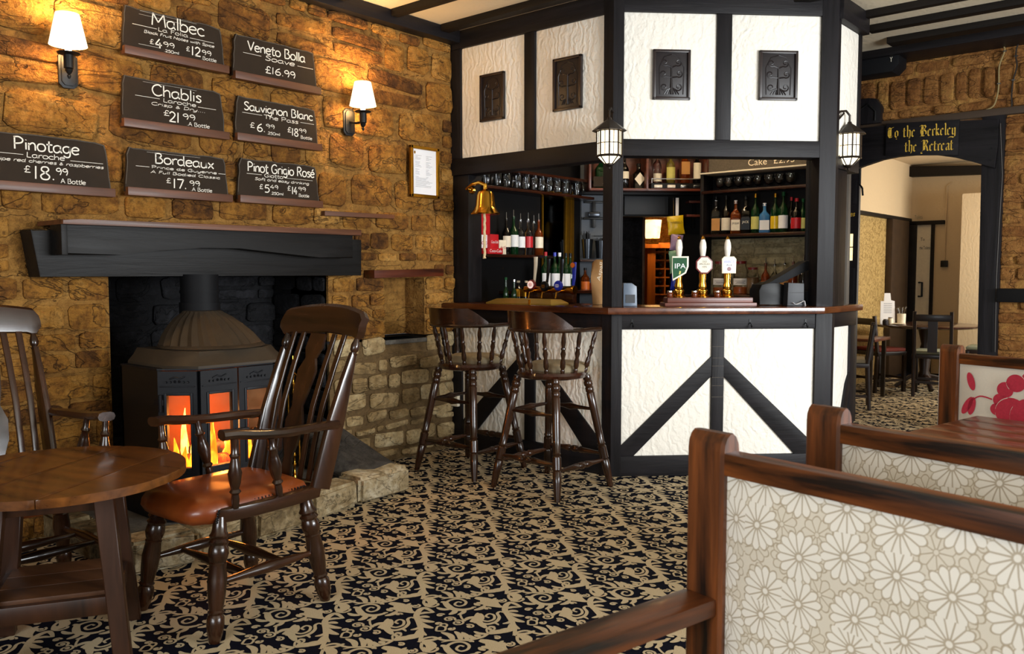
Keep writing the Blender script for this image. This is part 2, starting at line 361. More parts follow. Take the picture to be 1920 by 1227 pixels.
# flat print: text set with the built-in font, turned into a mesh
_tc = {}
def glyphs(s):
    if s not in _tc:
        c = bpy.data.curves.new('t', 'FONT'); c.body = s; c.size = 1.0; c.resolution_u = 3; o = bpy.data.objects.new('t', c); COL.objects.link(o)
        dg = bpy.context.evaluated_depsgraph_get(); me = bpy.data.meshes.new_from_object(o.evaluated_get(dg)); COL.objects.unlink(o)
        v = [x.co.copy() for x in me.vertices]; f = [tuple(p.vertices) for p in me.polygons]; bpy.data.objects.remove(o); bpy.data.meshes.remove(me)
        xs = [p.x for p in v] or [0, 1]; _tc[s] = (v, f, min(xs), max(xs))
    return _tc[s]
def put_text(b, s, x0, x1, y, size, c, shear=0.0, slope=0.0):
    v, f, lo, hi = glyphs(s); kx = (x1 - x0) / max(hi - lo, 1e-4)
    vv = [b.bm.verts.new((x0 + (p.x - lo) * kx + shear * p.y * size, y + p.y * size + slope * (p.x - lo) * kx, c)) for p in v]
    for q in f:
        try: b.bm.faces.new([vv[i] for i in q])
        except ValueError: pass
def ribbon(b, pts, w, c, k=5, taper=False, M=None):
    P = cat_rom(pts, k) if k > 1 else [Vector((p[0], p[1], 0)) for p in pts]; n = len(P); L = []
    for i, p in enumerate(P):
        d = P[min(i + 1, n - 1)] - P[max(i - 1, 0)]
        nrm = Vector((-d.y, d.x, 0)); nrm = nrm.normalized() if nrm.length > 0 else Vector((0, 1, 0))
        t = i / (n - 1); ww = w if not callable(w) else w(t)
        if taper: ww *= max(0.12, math.sin(PI * min(1, t * 0.92 + 0.06)))
        L.append((p + nrm * ww / 2, p - nrm * ww / 2))
    V = [(b.bm.verts.new((a.x, a.y, c)), b.bm.verts.new((q.x, q.y, c))) for a, q in L]
    for (a, q), (a2, q2) in zip(V[:-1], V[1:]): b.bm.faces.new((a, q, q2, a2))

# chalk hand: one pen stroke per line; cap height 1, x-height .62
_O = [(.3, .62), (.1, .55), (.02, .3), (.1, .06), (.28, 0), (.47, .08), (.55, .32), (.46, .55), (.3, .62)]
HAND = {
 'M': (1.0, [[(.05, 0), (.12, 1)], [(.12, 1), (.45, .3)], [(.45, .3), (.82, 1)], [(.82, 1), (.92, 0)]]),
 'P': (.7, [[(.08, 0), (.08, 1)], [(.02, .98), (.35, 1.03), (.6, .82), (.5, .55), (.08, .45)]]),
 'B': (.7, [[(.08, 0), (.08, 1)], [(.02, .98), (.4, 1.0), (.5, .78), (.35, .58), (.1, .54)], [(.1, .54), (.45, .52), (.6, .28), (.45, .03), (.06, 0)]]),
 'C': (.75, [[(.66, .85), (.45, 1), (.15, .85), (.03, .5), (.15, .12), (.42, 0), (.7, .15)]]),
 'V': (.72, [[(.02, 1), (.32, 0)], [(.32, 0), (.66, 1)]]),
 'S': (.6, [[(.52, .85), (.35, 1), (.12, .92), (.08, .72), (.3, .53), (.48, .35), (.45, .1), (.22, 0), (.03, .12)]]),
 'G': (.8, [[(.68, .85), (.45, 1), (.15, .85), (.03, .5), (.15, .1), (.42, 0), (.66, .15), (.66, .42)], [(.66, .44), (.42, .44)]]),
 'R': (.72, [[(.08, 0), (.08, 1)], [(.02, .98), (.38, 1.03), (.56, .8), (.42, .56), (.1, .5)], [(.3, .5), (.62, 0)]]),
 'L': (.55, [[(.1, 1), (.06, .03)], [(.06, .03), (.48, .0)]]), 'T': (.7, [[(.32, .98), (.3, 0)], [(.0, .95), (.64, 1.0)]]),
 'F': (.55, [[(.08, 0), (.08, 1)], [(.08, 1), (.5, .98)], [(.08, .55), (.4, .55)]]), 'D': (.75, [[(.1, 0), (.1, 1)], [(.04, 1), (.45, .92), (.65, .55), (.5, .12), (.05, 0)]]),
 'A': (.72, [[(.02, 0), (.34, 1)], [(.34, 1), (.66, 0)], [(.12, .35), (.56, .35)]]), 'N': (.8, [[(.06, 0), (.06, 1)], [(.06, 1), (.64, 0)], [(.64, 0), (.66, 1)]]),
 'a': (.64, [[(.5, .55), (.3, .62), (.06, .48), (.05, .15), (.22, 0), (.42, .12), (.5, .35)], [(.5, .6), (.5, .15), (.6, .02)]]),
 'b': (.64, [[(.06, 1), (.06, .02)], [(.06, .4), (.25, .6), (.5, .5), (.55, .25), (.4, .02), (.06, .05)]]),
 'c': (.54, [[(.48, .52), (.28, .62), (.06, .48), (.05, .18), (.24, 0), (.5, .08)]]),
 'd': (.64, [[(.5, 1), (.5, .1), (.58, .0)], [(.5, .5), (.3, .62), (.06, .48), (.05, .15), (.25, 0), (.5, .15)]]),
 'e': (.58, [[(.06, .33), (.48, .38), (.44, .56), (.25, .62), (.06, .48), (.05, .16), (.24, 0), (.5, .1)]]),
 'f': (.42, [[(.42, .95), (.26, 1.0), (.18, .8), (.16, 0)], [(.0, .56), (.36, .58)]]),
 'g': (.62, [[(.5, .55), (.28, .62), (.06, .48), (.06, .2), (.24, .05), (.46, .2), (.5, .6)], [(.5, .6), (.5, -.15), (.3, -.32), (.06, -.2)]]),
 'h': (.6, [[(.06, 1), (.06, 0)], [(.06, .4), (.28, .62), (.46, .5), (.48, 0)]]), 'i': (.22, [[(.1, .6), (.1, .02)], [(.1, .80), (.11, .85)]]),
 'k': (.56, [[(.06, 1), (.06, 0)], [(.44, .6), (.08, .3)], [(.16, .35), (.48, 0)]]), 'l': (.22, [[(.1, 1), (.1, .0)]]),
 'm': (.9, [[(.06, .6), (.06, 0)], [(.06, .42), (.24, .62), (.4, .5), (.42, 0)], [(.42, .42), (.6, .62), (.76, .5), (.78, 0)]]),
 'n': (.6, [[(.06, .6), (.06, 0)], [(.06, .4), (.28, .62), (.46, .5), (.48, 0)]]), 'o': (.62, [_O]),
 'p': (.64, [[(.06, .6), (.06, -.32)], [(.06, .42), (.28, .62), (.52, .48), (.54, .2), (.35, 0), (.06, .1)]]),
 'r': (.44, [[(.06, .6), (.06, 0)], [(.06, .38), (.22, .6), (.42, .58)]]),
 's': (.48, [[(.42, .55), (.22, .62), (.08, .5), (.24, .34), (.4, .2), (.3, .02), (.04, .04)]]),
 't': (.44, [[(.18, .9), (.16, .12), (.28, 0), (.4, .06)], [(.0, .62), (.4, .62)]]), 'u': (.6, [[(.06, .6), (.06, .15), (.22, 0), (.42, .12), (.48, .6)], [(.48, .6), (.48, 0)]]),
 'v': (.52, [[(.02, .6), (.24, 0)], [(.24, 0), (.46, .6)]]), 'w': (.8, [[(.02, .6), (.18, 0)], [(.18, 0), (.38, .5)], [(.38, .5), (.56, 0)], [(.56, 0), (.74, .6)]]),
 'x': (.55, [[(.04, .6), (.48, 0)], [(.48, .6), (.02, 0)]]), 'y': (.58, [[(.04, .6), (.1, .12), (.3, .08), (.46, .3)], [(.5, .6), (.42, -.1), (.22, -.32), (.02, -.22)]]),
 'é': (.58, [[(.06, .33), (.48, .38), (.44, .56), (.25, .62), (.06, .48), (.05, .16), (.24, 0), (.5, .1)], [(.22, .76), (.4, .95)]]),
 '0': (.66, [[(x * 1.1, y * 1.6) for x, y in _O]]), '1': (.34, [[(.14, 1), (.12, 0)]]), '2': (.6, [[(.05, .8), (.25, 1), (.48, .82), (.4, .5), (.03, .02)], [(.03, .02), (.54, .03)]]),
 '4': (.66, [[(.4, 1), (.02, .35)], [(.02, .35), (.6, .36)], [(.42, .62), (.42, 0)]]), '5': (.6, [[(.5, 1), (.12, .97)], [(.12, .97), (.08, .58)], [(.08, .58), (.35, .62), (.52, .35), (.38, .04), (.04, .04)]]),
 '6': (.62, [[(.46, 1), (.18, .75), (.04, .35), (.14, .03), (.38, .02), (.52, .25), (.38, .5), (.1, .42)]]), '7': (.56, [[(.02, .96), (.52, .98)], [(.52, .98), (.2, 0)]]),
 '8': (.62, [[(.3, .54), (.1, .72), (.16, .96), (.4, .98), (.48, .76), (.3, .54), (.06, .3), (.14, .03), (.42, .02), (.52, .28), (.3, .54)]]),
 '9': (.58, [[(.46, .75), (.3, .98), (.08, .85), (.06, .6), (.28, .5), (.46, .7), (.46, .35), (.36, 0)]]),
 '£': (.6, [[(.52, .85), (.36, 1), (.2, .85), (.22, .3), (.06, .02)], [(.06, .02), (.55, .03)], [(.02, .48), (.44, .5)]]),
 '.': (.26, [[(.08, .02), (.13, .08)]]), '&': (.6, [[(.5, .35), (.25, 0), (.05, .15), (.15, .4), (.35, .62), (.22, .78), (.12, .6), (.5, .02)]]), ' ': (.36, [])}
def hand(b, s, x0, x1, y, capm, c, pen, shear=0.0):
    tot = sum(HAND[ch][0] for ch in s) - .08; kx = (x1 - x0) / tot; x = x0
    for ch in s:
        wd, sts = HAND[ch]
        for st in sts:
            P = [(x + px_ * kx + shear * py_ * capm, y + py_ * capm) for px_, py_ in st]
            ribbon(b, P, pen, c, 1 if len(P) == 2 else 4)
        x += wd * kx

# ---------------------------------------------------------------- the room shell
WX = -4.38                                   # face of the fireplace wall
H = 3.0
s7 = math.sqrt(0.5)
C0 = Vector((-2.985, 4.43, 0)); LF = 1.395   # corner between the left and the front face of the bar
C1 = C0 + Vector((s7, s7, 0)) * LF
MW = frameM((WX, 0, 0), (0, 1, 0), (0, 0, 1), (1, 0, 0))            # local x = along the wall, y = up, z = out of it
ML = frameM((WX, 4.43, 0), (1, 0, 0), (0, 0, 1), (0, -1, 0))
MF = frameM(C0, (s7, s7, 0), (0, 0, 1), (s7, -s7, 0))
MR = frameM(C1, (0, 1, 0), (0, 0, 1), (1, 0, 0))
MA = frameM((0, 7.2, 0), (1, 0, 0), (0, 0, 1), (0, -1, 0))
for k in ('x', 'y'): M['tim_' + k] = blackwood('black_timber_' + k, axis=k)

# stones: a few irregular pillow shapes that share their mesh data
def stone_shape(seed, boxy=0.0):
    r = random.Random(seed); n = 12; rings = []; base = []
    for i in range(n):
        a = 2 * PI * (i + 0.5) / n; c, s = math.cos(a), math.sin(a); e = 0.34 if boxy < 0.5 else 0.22
        x = math.copysign(abs(c) ** e, c) * 0.5; y = math.copysign(abs(s) ** e, s) * 0.5
        base.append((x * (1 - r.random() * 0.09), y * (1 - r.random() * 0.14)))
    for sc_, z in ((1.0, -0.6), (0.985, 0.35), (0.9, 0.82), (0.6, 1.0)):
        rings.append([Vector((x * sc_, y * sc_, z + (r.random() - 0.5) * 0.35 * (z > 0.5))) for x, y in base])
    b = B(); b.loft(rings); return b
SHAPES = {}
def shapes(matname, n=12):
    if matname not in SHAPES:
        L = []
        for i in range(n):
            b = stone_shape(i * 7 + len(matname)); me = bpy.data.meshes.new('stone'); bmesh.ops.recalc_face_normals(b.bm, faces=b.bm.faces)
            for f in b.bm.faces: f.smooth = True
            b.bm.to_mesh(me); b.bm.free(); me.materials.append(M[matname]); L.append(me)
        SHAPES[matname] = L
    return SHAPES[matname]
NST = [0]
def lay(parent, x0, x1, y0, y1, hr, wr, mat, holes=(), dr=(0.014, 0.034), gap=0.014, wob=0.5, seed=1, skew=0.0, name='stone'):
    r = random.Random(seed); y = y0; MS = shapes(mat)
    while y < y1 - 0.02:
        h = min(r.uniform(*hr), y1 - y)
        if y1 - y - h < 0.05: h = y1 - y
        free = [(x0, x1)]
        for (a, b, c, d) in holes:
            if min(d, y + h) - max(c, y) > h * 0.3:
                free = [q for (p0, p1) in free for q in ((p0, min(p1, a)), (max(p0, b), p1)) if q[1] - q[0] > 0.03]
        for (p0, p1) in free:
            x = p0
            while x < p1 - 0.02:
                wd = min(r.uniform(*wr) * (0.6 + h / hr[1] * 0.5), p1 - x)
                if p1 - x - wd < 0.07: wd = p1 - x
                parts = [(y, h)]
                if h > 0.15 and r.random() < 0.3: parts = [(y, h * 0.48), (y + h * 0.5, h * 0.5)]
                for (yy, hh) in parts:
                    o = bpy.data.objects.new(name, r.choice(MS)); COL.objects.link(o); o.parent = parent; NST[0] += 1
                    cx, cy = x + wd / 2 + r.uniform(-1, 1) * 0.006, yy + hh / 2 + r.uniform(-1, 1) * 0.008 * wob
                    fl = r.choice((1, -1))
                    o.matrix_local = Matrix.Translation((cx, cy + skew * (cx - x0), 0)) @ Matrix.Rotation(r.uniform(-1, 1) * 0.04 * wob + skew, 4, 'Z') @ Matrix.Diagonal((fl * (wd - gap), fl * (hh - gap), r.uniform(*dr), 1))
                x += wd
        y += h

wall = struct('wall_left', MW)
b = B()
for q in ((-2.4, 1.94, 0, 3.0), (1.94, 3.31, 1.27, 3.0), (3.31, 3.77, 0.85, 3.0), (4.14, 4.5, 0.85, 3.0), (3.77, 4.14, 1.25, 3.0), (4.5, 6.05, 0, 3.0)):
    b.box(q[0], q[1], q[2], q[3], -0.4, 0)
b.box(3.7, 4.2, 0.85, 1.3, -0.4, -0.2)
b.obj('rubble_core', 'mortar', wall, 0)
b = B(); b.box(3.31, 4.5, 0, 0.83, -0.4, 0); b.obj('pale_rubble_core', 'mortar_low', wall, 0)
b = B(); b.box(1.8, 3.45, 0, 1.6, -0.75, -0.6); b.box(1.8, 1.94, 0, 1.27, -0.6, -0.02); b.box(3.31, 3.45, 0, 1.27, -0.6, -0.02); b.box(1.8, 3.45, 1.45, 1.6, -0.6, -0.39); b.obj('fireplace_lining', 'stone_soot', wall, 0)
boards_holes = ()
lay(wall, 0.6, 4.43, 1.56, 2.92, (0.11, 0.25), (0.16, 0.5), 'stone', seed=3, gap=0.02, wob=1.6)
lay(wall, 0.9, 1.94, 0.0, 1.56, (0.07, 0.15), (0.13, 0.36), 'stone', holes=((1.5, 1.94, 1.25, 1.56),), seed=5, wob=1.2)
lay(wall, 3.33, 4.43, 0.86, 1.56, (0.07, 0.13), (0.12, 0.26), 'stone', holes=((3.3, 3.5, 1.25, 1.56), (3.77, 4.14, 0.8, 1.25), (3.59, 4.22, 1.245, 1.32)), seed=6)
lay(wall, 3.33, 4.43, 0.02, 0.86, (0.045, 0.14), (0.08, 0.3), 'stone_low', gap=0.018, wob=2.2, seed=8, holes=((3.77, 4.14, 0.79, 0.87),))
fb = struct('wall_fireplace', frameM((WX - 0.6, 0, 0), (0, 1, 0), (0, 0, 1), (1, 0, 0)))
lay(fb, 1.94, 3.31, 0.1, 1.45, (0.09, 0.17), (0.16, 0.36), 'stone_soot', seed=11, dr=(0.02, 0.05))
fr_ = struct('wall_fireplace_right', frameM((0, 3.31, 0), (1, 0, 0), (0, 0, 1), (0, -1, 0)))
lay(fr_, WX - 0.6, WX - 0.02, 0.1, 1.27, (0.09, 0.17), (0.16, 0.3), 'stone_soot', seed=12, dr=(0.01, 0.03))
# slab under the niche
b = B(); b.box(3.765, 4.15, 0.80, 0.83, -0.22, 0.015, bev=0.006); b.obj('niche_slab', 'hearth', wall)

fl = struct('floor')
b = B(); b.box(-4.4, 3.1, -2.4, 13, -0.1, 0); b.obj('carpet', 'navy', fl, 0)
# ---- the carpet's woven scrolls and leaves, drawn as flat print on the pile
def motif():
    b = B()
    def cp(x, y): p = onZ(740 + x / 4.573, 1060 + y / 4.573, 0); return (p.x, p.y)
    def st(pts, w, k=5): ribbon(b, [cp(*p) for p in pts], w, 0, k)
    def leaf(x0, y0, x1, y1, w, bend=0.15):
        (ax, ay), (bx, by) = cp(x0, y0), cp(x1, y1); dx, dy = bx - ax, by - ay; w *= .74
        ribbon(b, [(ax, ay), (ax + dx * .5 - dy * bend, ay + dy * .5 + dx * bend), (bx, by)], lambda t: w * (math.sin(PI * min(1, .1 + .88 * t)) ** .75) + .002, 0, 5)
    def curl(x, y, r, a0, turns, w, sg=1):
        cx, cy = cp(x, y); r *= .00046; P = []
        for i in range(int(turns * 10) + 1): t = i / (turns * 10); q = r * (1 - .8 * t); a = a0 + sg * 2 * PI * turns * t; P.append((cx + q * math.cos(a), cy + q * math.sin(a)))
        ribbon(b, P, lambda t: w * (1.1 - .3 * t), 0, 1)
        b.poly([(cx + .0055 * math.cos(a), cy + .0055 * math.sin(a), 0) for a in [i * PI / 4 for i in range(8)]])
    th = .0085
    # acanthus plume
    st([(335, 412), (295, 385), (250, 372), (208, 395), (187, 440), (205, 485), (222, 540), (232, 600), (215, 650)], lambda t: .012 + .012 * math.sin(PI * t))
    leaf(205, 425, 320, 412, .022); leaf(205, 462, 342, 492, .03, -.1); leaf(210, 490, 332, 545, .034, -.12); leaf(222, 545, 272, 608, .026, -.1); leaf(222, 530, 135, 560, .02); leaf(210, 450, 300, 452, .026)
    leaf(215, 560, 100, 640, .04, .2); leaf(150, 615, 0, 628, .034, .1); st([(60, 640), (10, 610), (15, 585), (50, 585), (55, 600)], th)
    # leafy branch along the bottom
    st([(205, 665), (250, 635), (330, 622), (420, 648), (540, 648), (660, 642), (750, 622), (800, 592)], lambda t: .013)
    leaf(500, 648, 398, 580, .03, -.15); leaf(565, 645, 515, 572, .028, -.1); leaf(620, 642, 575, 580, .026, -.1); leaf(700, 635, 638, 604, .026); leaf(790, 595, 680, 572, .022); leaf(740, 615, 690, 600, .026); leaf(400, 622, 240, 650, .02)
    leaf(805, 592, 930, 585, .034, .12); leaf(880, 590, 1005, 545, .03, .12); curl(825, 552, 40, 2.6, 1.0, th, -1); st([(800, 590), (788, 560), (800, 540)], th)
    # teardrop hook upper left
    leaf(265, 285, 285, 362, .05, .25); st([(265, 330), (280, 358), (330, 362), (372, 345), (365, 332)], .011); st([(255, 300), (250, 330), (275, 360)], .012)
    # upper scroll
    st([(395, 320), (430, 325), (455, 352), (500, 380), (585, 388), (675, 372)], lambda t: .012 + .016 * math.sin(PI * t)); st([(440, 352), (452, 318), (505, 298), (565, 297), (610, 318), (600, 344), (552, 357), (515, 342), (540, 320), (574, 326)], lambda t: .014 - .005 * t)
    leaf(400, 298, 620, 290, .008); curl(625, 292, 18, 0, .9, th); leaf(470, 385, 360, 368, .026); leaf(520, 385, 465, 430, .03); leaf(600, 385, 540, 432, .024); leaf(660, 372, 700, 365, .016)
    # curls of the centre
    st([(562, 425), (572, 455), (600, 488)], th); st([(600, 488), (610, 468), (660, 462)], th)
    curl(468, 468, 50, .4, 1.5, th, 1); curl(540, 500, 56, 2.8, 1.5, th, -1); curl(392, 434, 34, 1.0, 1.2, th, 1); curl(642, 530, 40, 3.0, 1.2, th, -1); curl(482, 552, 32, 1.6, 1.1, th, -1); curl(372, 508, 30, .2, 1.1, th, 1)
    for x, y in ((365, 560), (395, 528), (440, 548), (412, 575)): pass
    st([(355, 570), (365, 535), (400, 528), (435, 540), (430, 565), (395, 572), (355, 570)], th, 3); st([(400, 528), (395, 515), (430, 508), (450, 520), (435, 540)], th, 3)
    # big leaf right of the curls
    leaf(600, 480, 700, 448, .024); leaf(655, 495, 712, 415, .034, -.1); leaf(690, 505, 735, 420, .04, -.1); leaf(785, 545, 715, 440, .034, .1); leaf(680, 470, 690, 500, .03); leaf(770, 355, 680, 392, .028)
    # spiral at the right
    st([(740, 505), (800, 512), (868, 492), (897, 455), (880, 420), (905, 405), (930, 412)], lambda t: .017 - .008 * t); st([(740, 478), (800, 488), (852, 468), (850, 435), (808, 424), (782, 445), (812, 458)], lambda t: .012 - .003 * t); leaf(840, 500, 892, 522, .012)
    # acanthus at the upper right
    leaf(690, 285, 860, 352, .05, .15); leaf(760, 345, 925, 368, .042, .1); leaf(735, 352, 685, 332, .022); leaf(790, 345, 765, 285, .024); leaf(845, 345, 870, 288, .026); leaf(820, 350, 845, 300, .03); leaf(900, 362, 880, 300, .03); leaf(700, 330, 800, 350, .03)
    curl(822, 268, 32, 3.0, 1.1, th, -1); curl(918, 312, 42, 2.0, 1.3, th, -1); curl(792, 380, 30, .5, 1.0, th, 1)
    return b
mb = motif()
_isl = {}; _k = 0
for _v in mb.bm.verts:
    if _v in _isl: continue
    _k += 1; _st = [_v]
    while _st:
        _q = _st.pop()
        if _q in _isl: continue
        _isl[_q] = _k; _q.co.z = _k * 0.00002; _st.extend(e.other_vert(_q) for e in _q.link_edges)
bv = [v.co.copy() for v in mb.bm.verts]; mb.bm.verts.index_update(); bf = [[v.index for v in f.verts] for f in mb.bm.faces]; mb.bm.free()
LA, LB = Vector((0.2155, 0.2565, 0)), Vector((-0.279, 0.275, 0)); AV, AF = [], []; OC = Vector((-2.1, 2.2, 0))
for i in range(-22, 34):
    for j in range(-22, 34):
        sh_ = LA * i + LB * j; X_, Y_ = OC.x + sh_.x, OC.y + sh_.y
        d = X_ * fw.x + Y_ * fw.y
        if d < 1.0 or d > 10.5 or X_ < -4.6 or X_ > 0.6: continue
        px = 960 + F * (X_ * rt.x + Y_ * rt.y) / d
        if px < -200 or px > 2060: continue
        if X_ < -2.1 and Y_ > 4.8 and Y_ < 7.0: continue
        k = len(AV); AV.extend([(v.x + sh_.x, v.y + sh_.y, 0.0012 + v.z) for v in bv]); AF.extend([[q + k for q in f] for f in bf])
me = bpy.data.meshes.new('carpet_pattern'); me.from_pydata(AV, [], AF); me.materials.append(M['beige'])
o = bpy.data.objects.new('carpet_pattern', me); COL.objects.link(o); o.parent = fl; o['kind'] = 'stuff'

ce = struct('ceiling')
b = B(); b.box(-4.78, 3.1, -2.4, 7.5, H, H + 0.12); b.obj('ceiling_plaster', 'ceiling', ce, 0)
for yc, wd in ((0.71, .06), (1.15, .06), (1.59, .06), (2.03, .06), (2.47, .06), (2.91, .06), (3.35, .06), (3.795, .06), (4.255, .08), (4.72, .08), (5.24, .08), (5.84, .06), (6.205, .08), (6.63, .13)):
    b = B(); x0 = WX + 0.1 if yc < 4.4 else (C0.x + (yc - 4.43) - 0.02 if yc < 5.4 else -2.05)
    b.box(x0, 2.95, yc - wd / 2, yc + wd / 2, 2.955, H + 0.01, bev=0.006); b.obj('beam', 'beamwood', ce)
t1 = struct('trim_1', MW)
b = B(); b.box(-2.4, 4.43, 2.91, 3.0, 0.0, 0.10, bev=0.008); b.obj('cornice_timber', 'tim_x', t1)
t2 = struct('trim_2', MA)
b = B(); b.box(-2.7, 3.0, 2.94, 3.0, 0.0, 0.34, bev=0.008); b.obj('cornice_timber', 'tim_x', t2)

# right wall and back wall with their windows (outside the picture)
wr_ = struct('wall_right')
b = B(); b.box(3.06, 3.26, -2.4, 1.6, 0, 3); b.box(3.06, 3.26, 5.0, 7.4, 0, 3); b.box(3.06, 3.26, 1.6, 5.0, 0, 0.85); b.box(3.06, 3.26, 1.6, 5.0, 2.25, 3); b.obj('plaster_face', 'ceiling', wr_, 0)
w1 = struct('window_1'); b = B()
for y in (1.62, 2.45, 3.3, 4.15, 4.98): b.box(3.04, 3.09, y - 0.03, y + 0.03, 0.85, 2.25)
b.box(3.04, 3.09, 1.6, 5.0, 0.85, 0.9); b.box(3.04, 3.09, 1.6, 5.0, 2.2, 2.25); b.obj('window_frame', 'beamwood', w1)
wb_ = struct('wall_back')
b = B(); b.box(-4.78, -1.95, -2.6, -2.4, 0, 3); b.box(0.75, 3.26, -2.6, -2.4, 0, 3); b.box(-1.95, 0.75, -2.6, -2.4, 0, 0.9); b.box(-1.95, 0.75, -2.6, -2.4, 2.3, 3); b.obj('plaster_face', 'ceiling', wb_, 0)

# ---------------------------------------------------------------- arch wall
aw = struct('wall_arch', MA)
AX0, AX1 = -2.62, -1.42
b = B(); b.box(AX1, 3.1, 0, 3, -0.3, 0); b.box(AX0 - 0.2, AX1, 2.46, 3, -0.3, 0); b.box(-2.9, AX0, 0, 3, -0.3, 0)
b.obj('rubble_core', 'stone_arch', aw, 0)
lay(aw, -2.7, -0.7, 2.84, 2.93, (0.07, 0.1), (0.2, 0.4), 'stone_arch', seed=21)
lay(aw, -2.7, -0.7, 2.58, 2.83, (0.22, 0.26), (0.08, 0.14), 'stone_arch', seed=22, wob=1.0)
lay(aw, -2.7, -0.7, 2.5, 2.58, (0.05, 0.09), (0.15, 0.35), 'stone_arch', seed=23)
lay(aw, AX1 + 0.02, -0.75, 0.1, 2.44, (0.07, 0.14), (0.1, 0.24), 'stone_arch', holes=((-1.4, -0.7, 1.06, 1.18),), seed=24)
b = B(); b.box(-2.7, -0.7, 2.445, 2.5, 0, 0.05, bev=0.01); b.obj('lintel_timber', plain('brown_lintel', '#3a2a1a', 0.7, bump=0.3), aw)
b = B(); b.box(-1.385, -0.7, 1.07, 1.17, 0, 0.1, bev=0.006); b.obj('stone_ledge', 'blackpanel', aw)
# timber arch frame
dr = struct('door_1', MA)
def A(px, py, c=0.06): p = onY(px, py, 7.2 - c); return (p.x, p.z)
pts = [A(1583, 245), A(1660, 236), A(1760, 229), A(1874, 224), A(1872, 270), A(1866, 316), A(1850, 311), A(1822, 303), A(1790, 294), A(1755, 290.5), A(1715, 291), A(1685, 294), A(1655, 300), A(1625, 310), A(1597, 320), A(1586, 324)]
b = B(); b.prism(pts[::-1], 0.02, 0.08, bev=0.004); b.obj('arched_header', 'tim_x', dr)
p0, p1, q0, q1 = A(1838, 300), A(1876, 230), A(1832, 700), A(1866, 700)
b = B(); b.prism([(q0[0], 0), (q1[0], 0), (A(1884, 230)[0], 2.46), (p0[0], 2.46)], -0.3, 0.045, bev=0.004); b.obj('door_post', 'tim_y', dr)
b = B(); b.prism([(A(1556, 600)[0], 0), (A(1580, 600)[0], 0), (A(1584, 300)[0], 2.3), (A(1560, 300)[0], 2.3)], -0.1, 0.05, bev=0.004); b.obj('door_post', 'tim_y', dr)
b = B(); b.tube([A(1876, 232) + (0.07,), A(1880, 330) + (0.075,), A(1874, 420) + (0.07,), A(1869, 520) + (0.075,), A(1866, 660) + (0.07,)], 0.006); b.obj('cable', 'cabledark', dr)
for px, py in ((1862, 246), (1859, 278), (1857, 300)):
    a_, z_ = A(px, py, 0.08); b = B(); b.lathe([(0, 0.006), (1, 0.006)], (a_, z_, 0.08), (a_, z_, 0.084), 8); b.obj('peg_hole', 'black', dr)
b = B(); b.tube([A(1606, 300) + (-0.02,), A(1606, 345) + (-0.02,), A(1612, 352) + (0.0,), A(1613, 366) + (0.0,)], 0.008); b.obj('iron_catch', 'black', dr)

